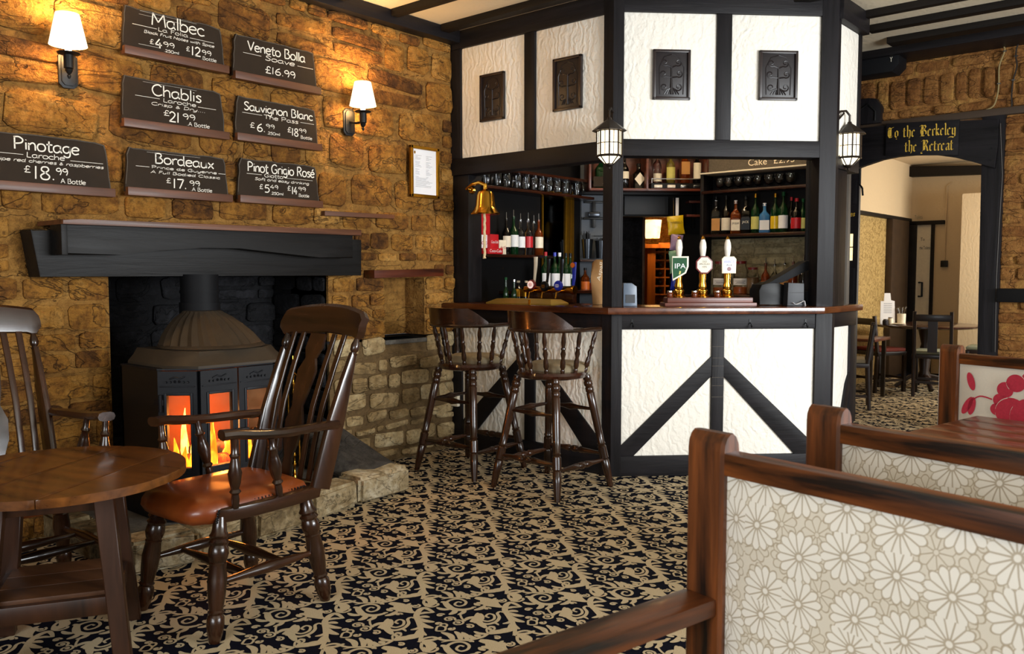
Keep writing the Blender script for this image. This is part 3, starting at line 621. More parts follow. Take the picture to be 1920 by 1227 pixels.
# sign on the header
def nib(b, segs, ox, oy, s, c, nx=0.075, ny=0.055):
    for seg in segs:
        for (x0, y0), (x1, y1) in zip(seg[:-1], seg[1:]):
            P = [(x0 - nx, y0 - ny), (x0 + nx, y0 + ny), (x1 + nx, y1 + ny), (x1 - nx, y1 - ny)]
            if abs((x1 - x0) * ny - (y1 - y0) * nx) < 0.012: P = [(x0 - nx, y0 - ny), (x0 - nx * .4, y0 + ny * .3), (x1 + nx, y1 + ny), (x1 + nx * .4, y1 - ny * .3)]
            b.poly([(ox + x * s, oy + y * s, c) for x, y in P])
GL = {  # width, strokes (x-height 1)
 't': (.62, [[(.2, 1.35), (.2, .12), (.38, 0), (.52, .1)], [(.02, .95), (.42, .95)]]),
 'h': (.85, [[(.1, 1.7), (.2, 1.55), (.2, .1), (.3, .0)], [(.2, .8), (.45, 1), (.65, .85), (.65, .1), (.5, -.25)]]),
 'e': (.75, [[(.5, .12), (.35, 0), (.15, .15), (.15, .8), (.38, 1), (.55, .8), (.2, .45)]]),
 'o': (.8, [[(.38, 0), (.15, .2), (.15, .8), (.38, 1)], [(.38, 1), (.62, .8), (.62, .2), (.38, 0)], [(.38, -.2), (.42, -.28)]]),
 'r': (.62, [[(.1, .92), (.2, .85), (.2, .1), (.32, 0)], [(.22, .8), (.4, 1), (.55, .85)]]),
 'k': (.8, [[(.1, 1.7), (.2, 1.55), (.2, .1), (.3, 0)], [(.22, .6), (.45, 1), (.58, .8), (.3, .52), (.5, .15), (.68, .02)]]),
 'l': (.42, [[(.1, 1.7), (.2, 1.55), (.2, .1), (.32, 0)]]),
 'y': (.85, [[(.12, .95), (.2, .85), (.2, .15), (.4, 0), (.6, .2)], [(.52, .98), (.62, .85), (.62, -.25), (.4, -.42), (.1, -.3), (-.3, -.32), (-.6, -.45)]]),
 'a': (.8, [[(.15, .85), (.38, 1), (.58, .85), (.58, .12), (.72, 0)], [(.55, .55), (.2, .4), (.15, .15), (.32, 0), (.56, .18)]]),
 'T': (1.25, [[(.05, 1.3), (.25, 1.5), (.6, 1.38), (1.05, 1.5)], [(.35, 1.4), (.15, 1.05), (.15, .4), (.4, .02), (.8, .05), (1.0, .3)], [(.62, 1.35), (.62, .15)], [(.42, 1.2), (.42, .2)]]),
 'B': (1.3, [[(.0, 1.45), (.2, 1.6), (.55, 1.5), (.85, 1.55), (1.05, 1.3), (.75, .9), (1.1, .6), (1.1, .25), (.8, .0), (.3, .05), (.0, -.12)], [(.35, 1.45), (.35, .1)], [(.55, 1.4), (.55, .15)], [(.35, .88), (.8, .9)], [(.2, .95), (.22, .4)]]),
 'R': (1.3, [[(.0, 1.4), (.2, 1.6), (.55, 1.5), (.85, 1.55), (1.05, 1.25), (.72, .85), (.95, .45), (1.0, .1), (1.15, .0)], [(.35, 1.45), (.35, .12), (.0, -.08), (-.12, -.25), (.15, -.35)], [(.55, 1.4), (.55, .15), (.35, .08)], [(.35, .85), (.8, .87)]]),
 ' ': (.75, [])}
def gothic(b, txt, x0, x1, y, s, c, slope=0.0):
    tot = sum(GL[ch][0] for ch in txt); k = (x1 - x0) / tot; x = x0
    for ch in txt:
        wdt, st = GL[ch]; nib(b, [[(px_ * k / s, py_) for px_, py_ in seg] for seg in st], x, y + slope * (x - x0), s, c); x += wdt * k
sg = thing('wooden_sign', 'dark plank sign with gold blackletter lettering on the arched door header', 'sign', MA)
q = [A(1660, 292, .1), A(1796, 291, .1), A(1799, 224, .1), A(1770, 226, .1), A(1662, 232, .1)]
b = B(); b.prism(q, 0.081, 0.1, bev=0.003); b.obj('board', 'tim_x', sg)
b = B(); l0, l1 = A(1664, 259, .1), A(1793, 252, .1); sl = (l1[1] - l0[1]) / (l1[0] - l0[0])
gothic(b, 'To the Berkeley', l0[0], l1[0], l0[1], 0.052, 0.1012, sl)
l0, l1 = A(1696, 285, .1), A(1788, 281, .1); gothic(b, 'the Retreat', l0[0], l1[0], l0[1], 0.052, 0.1012, (l1[1] - l0[1]) / (l1[0] - l0[0])); b.obj('lettering', 'goldpaint', sg, 0)
# wall clutter near the arch
spk = thing('wall_speaker', 'black oblong loudspeaker under the ceiling beside the ochre stone wall', 'speaker', MA)
b = B(); p, q = A(1686, 88, .3), A(1672, 134, .3); b.prism([(-2.75, q[1]), (q[0], q[1]), (p[0], q[1] + 0.05), (p[0], p[1]), (-2.75, p[1])], 0.1, 0.3, bev=0.01); b.obj('cabinet', 'char', spk)
b = B(); p = A(1671, 111, .3); b.tube([(p[0] - 0.008, p[1] + 0.015, 0.302), (p[0], p[1], 0.302), (p[0] + 0.008, p[1] + 0.015, 0.302)], 0.002, 5); b.tube([(p[0], p[1], 0.302), (p[0], p[1] - 0.02, 0.302)], 0.002, 5); b.obj('emblem', 'cream', spk)
b = B(); b.box(-2.5, -2.4, 2.9, 2.95, 0.0, 0.12); b.obj('bracket', 'black', spk)
ca_ = thing('carved_arch_block', 'dark arch-topped carved block on the stone wall left of the header', 'ornament', MA)
x0, z0 = A(1605, 236); x1, z1 = A(1654, 182)
b = B(); b.prism([(x0, z0), (x1, z0), (x1, z1 - 0.07), (x1 - 0.04, z1 - 0.01), (x1 - 0.1, z1), (x0, z1)], 0.0, 0.09, bev=0.008); b.obj('block', 'tim_y', ca_)
b = B(); b.tube([(x0 + 0.02, z0 + 0.02, 0.092), (x0 + 0.02, z1 - 0.1, 0.092), (x0 + 0.1, z1 - 0.05, 0.092), (x1 - 0.04, z1 - 0.11, 0.092), (x1 - 0.04, z0 + 0.02, 0.092)], 0.008); b.obj('arch_moulding', 'ironblack', ca_)
for i, (pp, lab, mt) in enumerate((([(1887, 68), (1882, 84), (1884, 96), (1874, 124), (1873, 157), (1870, 180), (1862, 200), (1842, 209), (1838, 216)], 'pale cable clipped down the stone wall to the arch corner', 'cable'), ([(1920, 70), (1908, 86), (1905, 105), (1907, 125), (1900, 150), (1897, 178), (1897, 200), (1888, 208)], 'dark cable clipped to the stone wall by the frame edge', 'cabledark'))):
    cb = thing('wall_cable', lab, 'cable', MA); P = cat_rom([A(x, y, .03) + (0.035,) for x, y in pp], 4)
    b = B(); b.tube(P, 0.0055, 6); b.obj('cable', mt, cb)
    for (x, y) in pp[2:6:2]: a_, z_ = A(x, y, .04); b = B(); b.box(a_ - 0.012, a_ + 0.012, z_ - 0.004, z_ + 0.004, 0.02, 0.045); b.obj('clip', 'steel', cb)

# ---------------------------------------------------------------- half-timbered bar front
def band(parent, name, mat, x0, x1, y0, y1, c0, c1, bev=0.005):
    b = B(); b.box(x0, x1, y0, y1, c0, c1, bev=bev); return b.obj(name, mat, parent)
def brace(parent, poly): b = B(); b.prism(poly, -0.01, 0.018, bev=0.003); b.obj('brace', 'tim_x', parent)
bl = struct('wall_bar_left', ML)
for (x0, x1) in ((0.10, 0.69), (0.78, 1.335)):
    band(bl, 'plaster_panel', 'plaster', x0 - .002, x1 + .002, 0.139, 0.935, -0.10, 0.006, 0.012)
    band(bl, 'plaster_panel', 'plaster', x0 - .002, x1 + .002, 2.10, 2.875, -0.10, 0.006, 0.012)
band(bl, 'sole_timber', 'tim_x', 0, 1.335, 0, 0.14, -0.10, 0.02); band(bl, 'top_rail', 'tim_x', 0, 1.335, 0.932, 1.028, -0.10, 0.02)
band(bl, 'fascia_beam', 'tim_x', 0, 1.335, 1.985, 2.102, -0.10, 0.024); band(bl, 'head_beam', 'tim_x', 0, 1.335, 2.872, 2.999, -0.10, 0.024)
for (x0, x1) in ((-0.0, 0.10), (0.69, 0.78)): band(bl, 'stud', 'tim_y', x0, x1, 0.14, 0.932, -0.1, 0.018); band(bl, 'stud', 'tim_y', x0, x1, 2.102, 2.872, -0.1, 0.022)
band(bl, 'end_panel', 'tim_y', 0.0, 0.155, 1.072, 1.985, -0.14, 0.0)
brace(bl, [(0.69, 0.76), (0.69, 0.63), (0.23, 0.139), (0.10, 0.139), (0.10, 0.21)][::-1]); brace(bl, [(0.78, 0.76), (0.78, 0.63), (1.2, 0.139), (1.335, 0.139), (1.335, 0.2)])
bf_ = struct('wall_bar_front', MF)
for (x0, x1) in ((0.05, 0.632), (0.715, 1.30)):
    band(bf_, 'plaster_panel', 'plaster', x0 - .002, x1 + .002, 0.127, 0.935, -0.10, 0.006, 0.012)
for (x0, x1) in ((0.055, 0.64), (0.728, 1.31)): band(bf_, 'plaster_panel', 'plaster', x0 - .002, x1 + .002, 2.105, 2.88, -0.10, 0.006, 0.012)
band(bf_, 'sole_timber', 'tim_x', 0.05, 1.30, 0, 0.129, -0.10, 0.02); band(bf_, 'top_rail', 'tim_x', 0.05, 1.30, 0.931, 1.028, -0.10, 0.02)
band(bf_, 'fascia_beam', 'tim_x', 0.05, 1.31, 2.005, 2.108, -0.10, 0.024); band(bf_, 'head_beam', 'tim_x', 0.05, 1.31, 2.876, 2.999, -0.10, 0.024)
band(bf_, 'stud', 'tim_y', 0.632, 0.711, 0.129, 0.931, -0.1, 0.022); band(bf_, 'stud', 'tim_y', 0.636, 0.73, 2.108, 2.876, -0.1, 0.022)
for k in range(6):
    z = 0.50 + k * 0.062 + (k % 2) * 0.01; b = B(); b.box(0.633, 0.710, z, z + 0.003, 0.0215, 0.0228); b.obj('scratch_line', 'slateedge', bf_, 0)
brace(bf_, [(0.632, 0.76), (0.632, 0.634), (0.135, 0.128), (0.05, 0.128), (0.05, 0.19)][::-1]); brace(bf_, [(0.711, 0.755), (0.711, 0.63), (1.18, 0.128), (1.30, 0.128), (1.30, 0.20)])
br_ = struct('wall_bar_right', MR)
band(br_, 'plaster_panel', 'plaster', 0.01, 0.36, 0.127, 0.94, -0.10, 0.002, 0.012); band(br_, 'plaster_panel', 'plaster', 0.05, 0.42, 2.03, 2.86, -0.10, 0.002, 0.012)
band(br_, 'sole_timber', 'tim_x', 0.0, 0.46, 0, 0.129, -0.10, 0.018); band(br_, 'top_rail', 'tim_x', 0.0, 0.46, 0.935, 1.028, -0.10, 0.018)
band(br_, 'head_beam', 'tim_x', 0.0, 0.48, 2.86, 2.999, -0.10, 0.05); band(br_, 'fascia_beam', 'tim_x', 0.03, 0.46, 1.95, 2.03, -0.10, 0.01)
band(br_, 'stud', 'tim_y', 0.36, 0.46, 0.129, 0.935, -0.1, 0.016); band(br_, 'stud', 'tim_y', 0.42, 0.46, 2.03, 2.86, -0.1, 0.012); band(br_, 'stud', 'tim_y', 0.03, 0.27, 1.072, 1.95, -0.06, 0.0)
brace(br_, [(0.30, 0.55), (0.36, 0.62), (0.36, 0.5), (0.22, 0.128), (0.14, 0.128)])
bp = struct('column_bar_corner')
def cornerpost(c, n1, n2, u1, u2, wd, zs):
    k = (n1 + n2) * (0.026 / (1 + n1.dot(n2))); P = [c - u1 * wd[0] + n1 * 0.026, c + k, c + u2 * wd[1] + n2 * 0.026, c + u2 * wd[1] - n2 * 0.10, c - u1 * wd[0] - n1 * 0.10]
    for z0, z1 in zs: b = B(); b.prism([(p.x, p.y) for p in P], z0, z1, bev=0.004); b.obj('post', M['timber'], bp)
nL, nF, nR = Vector((0, -1, 0)), Vector((s7, -s7, 0)), Vector((1, 0, 0)); uL, uF, uR = Vector((1, 0, 0)), Vector((s7, s7, 0)), Vector((0, 1, 0))
cornerpost(C0, nL, nF, uL, uF, (0.06, 0.055), ((0, 1.028), (1.072, 3.0))); cornerpost(C1, nF, nR, uF, uR, (0.095, 0.03), ((0, 1.028), (1.072, 3.0)))
ct = thing('bar_counter', 'polished dark mahogany bar counter wrapping the black and white bar', 'counter', Matrix.Translation((C0.x, C0.y, 1.03)))
k1 = (nL + nF) * (0.125 / (1 + nL.dot(nF))); o0 = C0 + k1; o1 = Vector((-1.968, 5.263, 0)); k2 = C0 - (nL + nF) * (0.40 / (1 + nL.dot(nF)))
P = [Vector((WX + 0.004, 4.43 - 0.125, 0)), o0, o1, Vector((-1.968, 5.96, 0)), Vector((-2.3, 5.96, 0)), Vector((-2.36, 5.55, 0)), k2 + Vector((0, 0.0, 0)), Vector((WX + 0.004, 4.83, 0))]
b = B(); b.prism([(p.x - C0.x, p.y - C0.y) for p in P], 0.0, 0.042, bev=0.006); b.obj('worktop', 'counter', ct)
for px in (1185, 1406, 1510):
    p = onP(px, 605, C0 + nF * 0.02, nF); hk = thing('bag_hook', {1185: 'small black hook under the counter, near the corner post', 1406: 'small black double hook under the counter, right of the middle stud', 1510: 'small black hook under the counter, by the right-hand post'}[px], 'hook', frameM((p.x, p.y, p.z), (s7, s7, 0), (0, 0, 1), (s7, -s7, 0)))
    b = B(); b.box(-0.006, 0.006, -0.015, 0.02, 0.0, 0.004); b.tube([(0, 0.0, 0.004), (0, -0.01, 0.02), (0, -0.025, 0.026), (0, -0.03, 0.036), (0, -0.018, 0.042)], 0.003, 6); b.obj('hook', 'black', hk)
# carved plaques on the upper panels
def plaque(Mx, x0, x1, y0, y1, lab, seed):
    cx, cy, W2, H2 = (x0 + x1) / 2, (y0 + y1) / 2, (x1 - x0) / 2, (y1 - y0) / 2
    t = thing('carved_plaque', lab, 'plaque', Mx @ Matrix.Translation((cx, cy, 0.006)), 'carved plaques on the white panels')
    b = B(); b.box(-W2, W2, -H2, H2, 0, 0.012, bev=0.003); b.obj('panel', M['plq'], t)
    b = B()
    for (a0, a1, b0, b1) in ((-W2, W2, H2 - .018, H2), (-W2, W2, -H2, -H2 + .018), (-W2, -W2 + .018, -H2, H2), (W2 - .018, W2, -H2, H2)): b.box(a0, a1, b0, b1, 0.008, 0.024, bev=0.004)
    b.obj('moulding', M['plq2'], t)
    b = B(); k = W2 / 0.09; r = 0.0042
    b.tube([(0, -H2 * .78, .013), (0, -H2 * .2, .014), (0, H2 * .35, .013)], [0.012, r * 1.4, r * 1.2], 6)
    for sx in (-1, 1):
        for (by, cx_, cy_, rr) in ((-.55, .38, -.48, .2), (-.1, .42, .05, .2), (.3, .36, .5, .2)):
            pts = [(0, by * H2, .012)]
            for i in range(16): a = (-2.2 + i * 0.52) ; q = rr * (1 - i / 20); pts.append((sx * (cx_ + q * math.cos(a)) * W2, (cy_ + q * 0.75 * math.sin(a)) * H2, .012))
            b.tube(pts, [r * 1.3] + [r * (1.1 - i * 0.03) for i in range(16)], 5)
        b.tube([(sx * W2 * .62, -H2 * .78, .012), (sx * W2 * .66, H2 * .3, .012), (sx * W2 * .4, H2 * .72, .012), (0, H2 * .82, .012)], r * .8, 5)
        for dx in (.12, .26, .4): b.tube([(0, -H2 * .5, .012), (sx * W2 * dx * .6, -H2 * .6, .014), (sx * W2 * dx, -H2 * .78, .012)], r, 5)
    b.obj('carved_tree', M['plq'], t)
M['plq'] = plain('plaque_wood', '#1c1618', 0.4, bump=0.05); M['plq2'] = plain('plaque_moulding', '#251a18', 0.35)
def frL(px, py): p = onY(px, py, 4.43); return p.x - WX, p.z
def frF(px, py): p = onP(px, py, C0, nF) - C0; return p.dot(uF), p.z
a, c = frL(904, 143), frL(949, 225); plaque(ML, a[0], c[0], c[1] + .005, a[1], 'dark carved wooden plaque nearest the stone wall', 1)
a, c = frL(1041, 113), frL(1094, 203); plaque(ML, a[0], c[0], c[1], a[1], 'dark carved plaque just left of the hanging corner lantern', 2)
a, c = frF(1223, 94), frF(1292, 189); plaque(MF, a[0], c[0], c[1], a[1], 'dark carved tree plaque on the panel right of the corner post', 3)
a, c = frF(1422, 96), frF(1492, 190); plaque(MF, a[0], c[0], c[1], a[1], 'dark carved tree plaque on the panel beside the bracket lantern', 4)

# ---------------------------------------------------------------- hearth, mantel and stove
he = thing('stone_hearth', 'raised grey hearth with tan kerb stones in front of the stove', 'hearth')
b = B(); b.prism([(-4.97, 1.95), (-4.97, 3.3), (-4.385, 3.3), (-4.385, 3.4), (-3.78, 3.32), (-3.62, 1.64), (-4.385, 1.62), (-4.385, 1.95)][::-1], 0.0, 0.105); b.obj('hearth_slab', 'hearth', he, 0)
kp = [(-3.49, 1.60), (-3.47, 1.90), (-3.52, 2.23), (-3.59, 2.60), (-3.655, 2.955), (-3.665, 3.345)]; kr = random.Random(5)
for i in range(5):
    (x0, y0), (x1, y1) = kp[i], kp[i + 1]; d = Vector((x1 - x0, y1 - y0, 0)); L = d.length; a = math.atan2(d.y, d.x); dep = 0.17 if i != 4 else 0.2; hh = (0.15, 0.135, 0.135, 0.14, 0.15)[i]
    b = B(); b.box(0.006, L - 0.006, 0.0, dep, 0.0, hh); bmesh.ops.bevel(b.bm, geom=b.bm.edges[:], offset=0.018, segments=2, affect='EDGES')
    for v in b.bm.verts: v.co += Vector((kr.uniform(-1, 1), kr.uniform(-1, 1), kr.uniform(-1, 1))) * 0.006
    b.obj('kerb_stone', 'kerb', he, 1.2, Matrix.Translation((x0, y0, 0)) @ Matrix.Rotation(a, 4, 'Z'))
for i, (y0, y1, x) in enumerate(((-3.79, -3.52, 1.585), (-4.08, -3.81, 1.58), (-4.37, -4.1, 1.58))):
    b = B(); b.box(y0, y1, x, x + 0.14, 0, 0.13); bmesh.ops.bevel(b.bm, geom=b.bm.edges[:], offset=0.018, segments=2, affect='EDGES')
    for v in b.bm.verts: v.co += Vector((kr.uniform(-1, 1), kr.uniform(-1, 1), kr.uniform(-1, 1))) * 0.005
    b.obj('kerb_stone', 'kerb', he, 1.2)
bo = thing('hearth_boulder', 'sooty wedge-shaped stone block lying at the right end of the hearth', 'stone')
b = B(); b.loft([[Vector(p) for p in r] for r in ([(-4.36, 3.02, .106), (-3.88, 2.98, .106), (-3.72, 3.1, .106), (-3.78, 3.37, .106), (-4.36, 3.37, .106)], [(-4.36, 3.02, .30), (-4.05, 3.0, .2), (-3.74, 3.12, .15), (-3.8, 3.36, .155), (-4.36, 3.36, .31)], [(-4.36, 3.1, .34), (-4.1, 3.1, .28), (-3.86, 3.16, .165), (-3.9, 3.31, .17), (-4.36, 3.32, .34)])])
bmesh.ops.bevel(b.bm, geom=b.bm.edges[:], offset=0.02, segments=2, affect='EDGES'); b.obj('block', 'boulder', bo, 1.5)
mn = thing('mantel_beam', 'charred oak mantel beam across the fireplace with stepped shelf board', 'mantel', MW)
def Wp(px, py, c): p = onX(px, py, WX + c); return (p.y, p.z)
m0 = [Wp(75, 520, .14), Wp(678, 517, .14), Wp(678, 450, .14), Wp(660, 449, .14), Wp(300, 424, .14), Wp(57, 430, .14)]
b = B(); b.prism(m0, 0.0, 0.14, bev=0.008); b.obj('lintel_beam', 'mantel', mn)
xa, xb = Wp(122, 477, .26)[0], Wp(662, 480, .26)[0]
lo = [Wp(x, y, .26) for x, y in ((122, 477), (230, 478), (300, 470), (380, 465), (450, 466), (520, 474), (600, 483), (662, 484))]
b = B(); b.prism(lo + [Wp(662, 438, .26), Wp(440, 430, .26), Wp(122, 420, .26)], 0.14, 0.26, bev=0.006); b.obj('face_board', 'mantel', mn)
b = B(); b.prism([Wp(118, 420, .30), Wp(678, 442, .30), Wp(678, 431, .30), Wp(150, 411, .30), Wp(118, 411, .30)], 0.0, 0.30, bev=0.004); b.obj('shelf_board', 'sill', mn)
b = B(); e0, e1 = Wp(116, 478, .27), Wp(126, 414, .27); b.box(e0[0], e1[0], e0[1], e1[1], 0.14, 0.27, bev=0.004); b.obj('end_block', 'mantel', mn)
lg = thing('niche_ledge', 'red-brown wooden ledge over the small stone niche', 'ledge', MW)
b = B(); b.prism([(3.595, 1.25), (4.225, 1.262), (4.223, 1.315), (3.90, 1.307), (3.595, 1.302)], 0.0, 0.11, bev=0.006); b.obj('board', 'redledge', lg)
ws = thing('wall_shelf_board', 'narrow dark wooden shelf board on the stone wall right of the slates', 'shelf', MW)
b = B(); b.prism([(3.24, 1.637), (3.808, 1.645), (3.808, 1.672), (3.24, 1.667)], 0.0, 0.07, bev=0.004); b.obj('board', 'sill', ws)

ST = frameM((-4.0, 2.24, 0.106), (0, 1, 0), (-1, 0, 0), (0, 0, 1))          # local -y looks into the room
sv = thing('wood_stove', 'black cast-iron wood stove with bay front, lit fire and fluted hood', 'stove', ST)
def shell(pts, z0, z1, name, mat, bev=0.006):
    b = B(); b.prism(pts, z0, z1, bev=bev); return b.obj(name, mat, sv)
foot = [(-.33, -.17), (-.2, -.305), (.2, -.305), (.33, -.17), (.33, .20), (-.33, .20)]
sc2 = lambda k, P: [(x * k, y * k) for x, y in P]
shell(sc2(1.02, foot), 0.0, 0.17, 'base', 'iron'); shell(foot, 0.17, 0.185, 'grate_plate', 'iron', 0.002)
b = B(); b.box(-.33, -.315, -.17, .20, .185, .72); b.box(.315, .33, -.17, .20, .185, .72); b.box(-.33, .33, .185, .20, .185, .72); b.obj('casing', 'ironblack', sv, 0)
b = B(); b.box(-.31, .31, .1, .18, .185, .72); b.obj('firebrick', plain('firebrick', '#7a3f1c', 0.9, var=0.4, nscale=9), sv, 0)
shell(sc2(1.01, foot), 0.72, 0.73, 'top_plate', 'iron', 0.003)
def panel(x0, y0, x1, y1, nm):
    d = Vector((x1 - x0, y1 - y0, 0)); L = d.length; a = math.atan2(d.y, d.x); Mx = Matrix.Translation((x0, y0, 0)) @ Matrix.Rotation(a, 4, 'Z') @ Matrix.Rotation(PI / 2, 4, 'X')
    g0, g1, h0, h1 = 0.045, L - 0.035, 0.262, 0.605; z0, z1 = 0.19, 0.718
    b = B()
    for q in ((0.004, g0, z0, z1), (g1, L - 0.004, z0, z1), (g0, g1, z0, h0), (g0, g1, h1, z1)): b.box(q[0], q[1], q[2], q[3], -0.012, 0.012)
    o = b.obj(nm, 'iron', sv, 0.7, Mx)
    b = B()
    for q in ((g0 - .012, g0, h0 - .012, h1 + .012), (g1, g1 + .012, h0 - .012, h1 + .012), (g0, g1, h0 - .012, h0), (g0, g1, h1, h1 + .012), (.012, L - .012, .645, .650), (.012, L - .012, .205, .209), (.012, L - .012, .235, .238)): b.box(q[0], q[1], q[2], q[3], 0.010, 0.018, bev=0.002)
    for k in range(6): b.lathe([(0, 0.006), (1, 0.004)], (L / 2 - .05 + k * .02, .668 + (0.004 if k in (2, 3) else 0), .012), (L / 2 - .05 + k * .02, .668, .02), 8)
    b.tube([(L / 2 - .035, .682, .014), (L / 2 - .012, .692, .016), (L / 2 + .012, .685, .016), (L / 2 + .035, .694, .014)], 0.0035, 6)
    m = b.obj('moulding', 'iron', o)
    b = B(); b.box(g0, g1, h0, h1, -0.003, 0.0); b.obj('pane', M['stoveglass'], o, 0)
    return o
t = NT('stove_glass'); n = t.noise(t.obj(), 9, 3); t.set('Base Color', t.ramp(n, [(0.3, '#7a5a3a'), (0.7, '#c9a078')])); t.set('Roughness', 0.08)
tr = t.n('BsdfTransparent', {0: (1.0, 0.82, 0.6, 1)}); mx = t.n('MixShader', {0: 0.82, 1: t.b.outputs[0], 2: tr.outputs[0]}); t.t.links.new(mx.outputs[0], t.out.inputs[0]); M['stoveglass'] = t.m
panel(-.33, -.17, -.2, -.305, 'side_window'); panel(-.2, -.305, 0.0, -.305, 'door'); panel(0.0, -.305, .2, -.305, 'door'); panel(.2, -.305, .33, -.17, 'side_window')
b = B(); b.lathe([(0, .012), (1, .012)], (-.045, -.33, .40), (.075, -.33, .40), 8); b.box(-.03, -.01, -.33, -.3, .385, .415); b.box(.03, .05, -.33, -.3, .385, .415)
for x in (-.055, .08): b.ball((x, -.335, .40), .02)
b.box(-.02, .04, -.345, -.32, .375, .425, bev=.004); b.obj('door_latch', 'ironblack', sv)
b = B(); b.box(-.345, -.32, -.2, -.16, .56, .585); b.lathe([(0, .01), (1, .01)], (-.335, -.2, .53), (-.335, -.2, .61), 8); b.obj('hinge', 'iron', sv)
# hood: skirt, fluted dome, flue
sk = [(-.30, -.185), (-.21, -.325), (.21, -.325), (.34, -.20), (.34, .19), (-.30, .19)]
b = B(); b.loft([[Vector((x * k, y * k if y < 0 else y, z)) for x, y in sk] for k, z in ((1.0, .73), (1.0, .742), (.9, .775), (.84, .805))]); b.obj('hood_skirt', 'rust', sv)
b = B(); n = 52; rings = []
for t_, r_ in ((0, .262), (.06, .27), (.1, .262), (.35, .235), (.6, .195), (.82, .15), (.95, .11), (1, .1)):
    z = .805 + t_ * .175; rings.append([Vector((.03 + .04 * t_ + math.cos(2 * PI * i / n) * r_ * .97 * (1 - (0.075 if (i % 2 and .08 < t_ < .97) else 0)), -.03 + .16 * t_ + math.sin(2 * PI * i / n) * r_ * .9 * (1 - (0.075 if (i % 2 and .08 < t_ < .97) else 0)), z)) for i in range(n)])
b.loft(rings); b.obj('fluted_dome', 'rust', sv, 0.3)
b = B(); b.lz([(.252, .803), (.262, .81), (.252, .817)], 40, (.03, -.03, 0)); b.obj('dome_rim', 'rust', sv)
b = B(); b.lz([(.105, .96), (.105, 1.02), (.098, 1.02), (.098, 1.07), (.102, 1.07), (.102, 1.085), (.098, 1.085), (.098, 1.17)], 28, (.125, .25, 0)); b.obj('flue_pipe', 'char', sv)
# fire
b = B(); fr2 = random.Random(4)
for k in range(17):
    x = -.24 + k * .03 + fr2.uniform(-.01, .01); y = fr2.uniform(-.17, .02); h = fr2.uniform(.12, .30) * (1.15 if abs(x + .08) < .09 else .62); wv = fr2.uniform(-.02, .02)
    b.tube([(x, y, .2), (x + wv * .5, y, .2 + h * .3), (x + wv, y, .2 + h * .65), (x + wv * .2, y, .2 + h)], [.016, .024, .013, .002], 8)
fl_ = b.obj('flames', 'flame', sv)
b = B(); b.lathe([(0, .045), (.5, .05), (1, .042)], (-.25, -.08, .225), (.02, -.02, .235), 10); b.lathe([(0, .04), (.5, .045), (1, .04)], (-.02, -.12, .225), (.25, -.05, .23), 10); b.lathe([(0, .036), (1, .04)], (-.12, .0, .29), (.16, -.1, .29), 10)
b.obj('burning_log', 'ember', sv)
point('fire_light', ST @ Vector((0, -.14, .42)), 16, (1.0, 0.42, 0.12), 0.06)
# fire irons beside the stove
fi = thing('fire_iron_stand', 'slim brass fire-iron stand behind the front armchair, right of the stove', 'fire irons', T(-3.98, 2.76, 0.106))
b = B(); b.lz([(.08, 0), (.08, .012), (.02, .02), (.012, .05)], 16); b.obj('base', 'brass', fi)
pr = [(.008, .03)]; z = .05
while z < .66: pr += [(.007, z), (.013, z + .012), (.007, z + .024)]; z += .05
b = B(); b.lz(pr + [(.004, .72)], 10); b.obj('stem', 'brass', fi)
b = B(); b.tube([(-.05, 0, .6), (0, 0, .63), (.05, 0, .6)], .006); b.tube([(.05, 0, .6), (.05, 0, .12)], .005); b.tube([(-.05, 0, .6), (-.05, 0, .1)], .005); b.obj('poker', 'brass', fi)

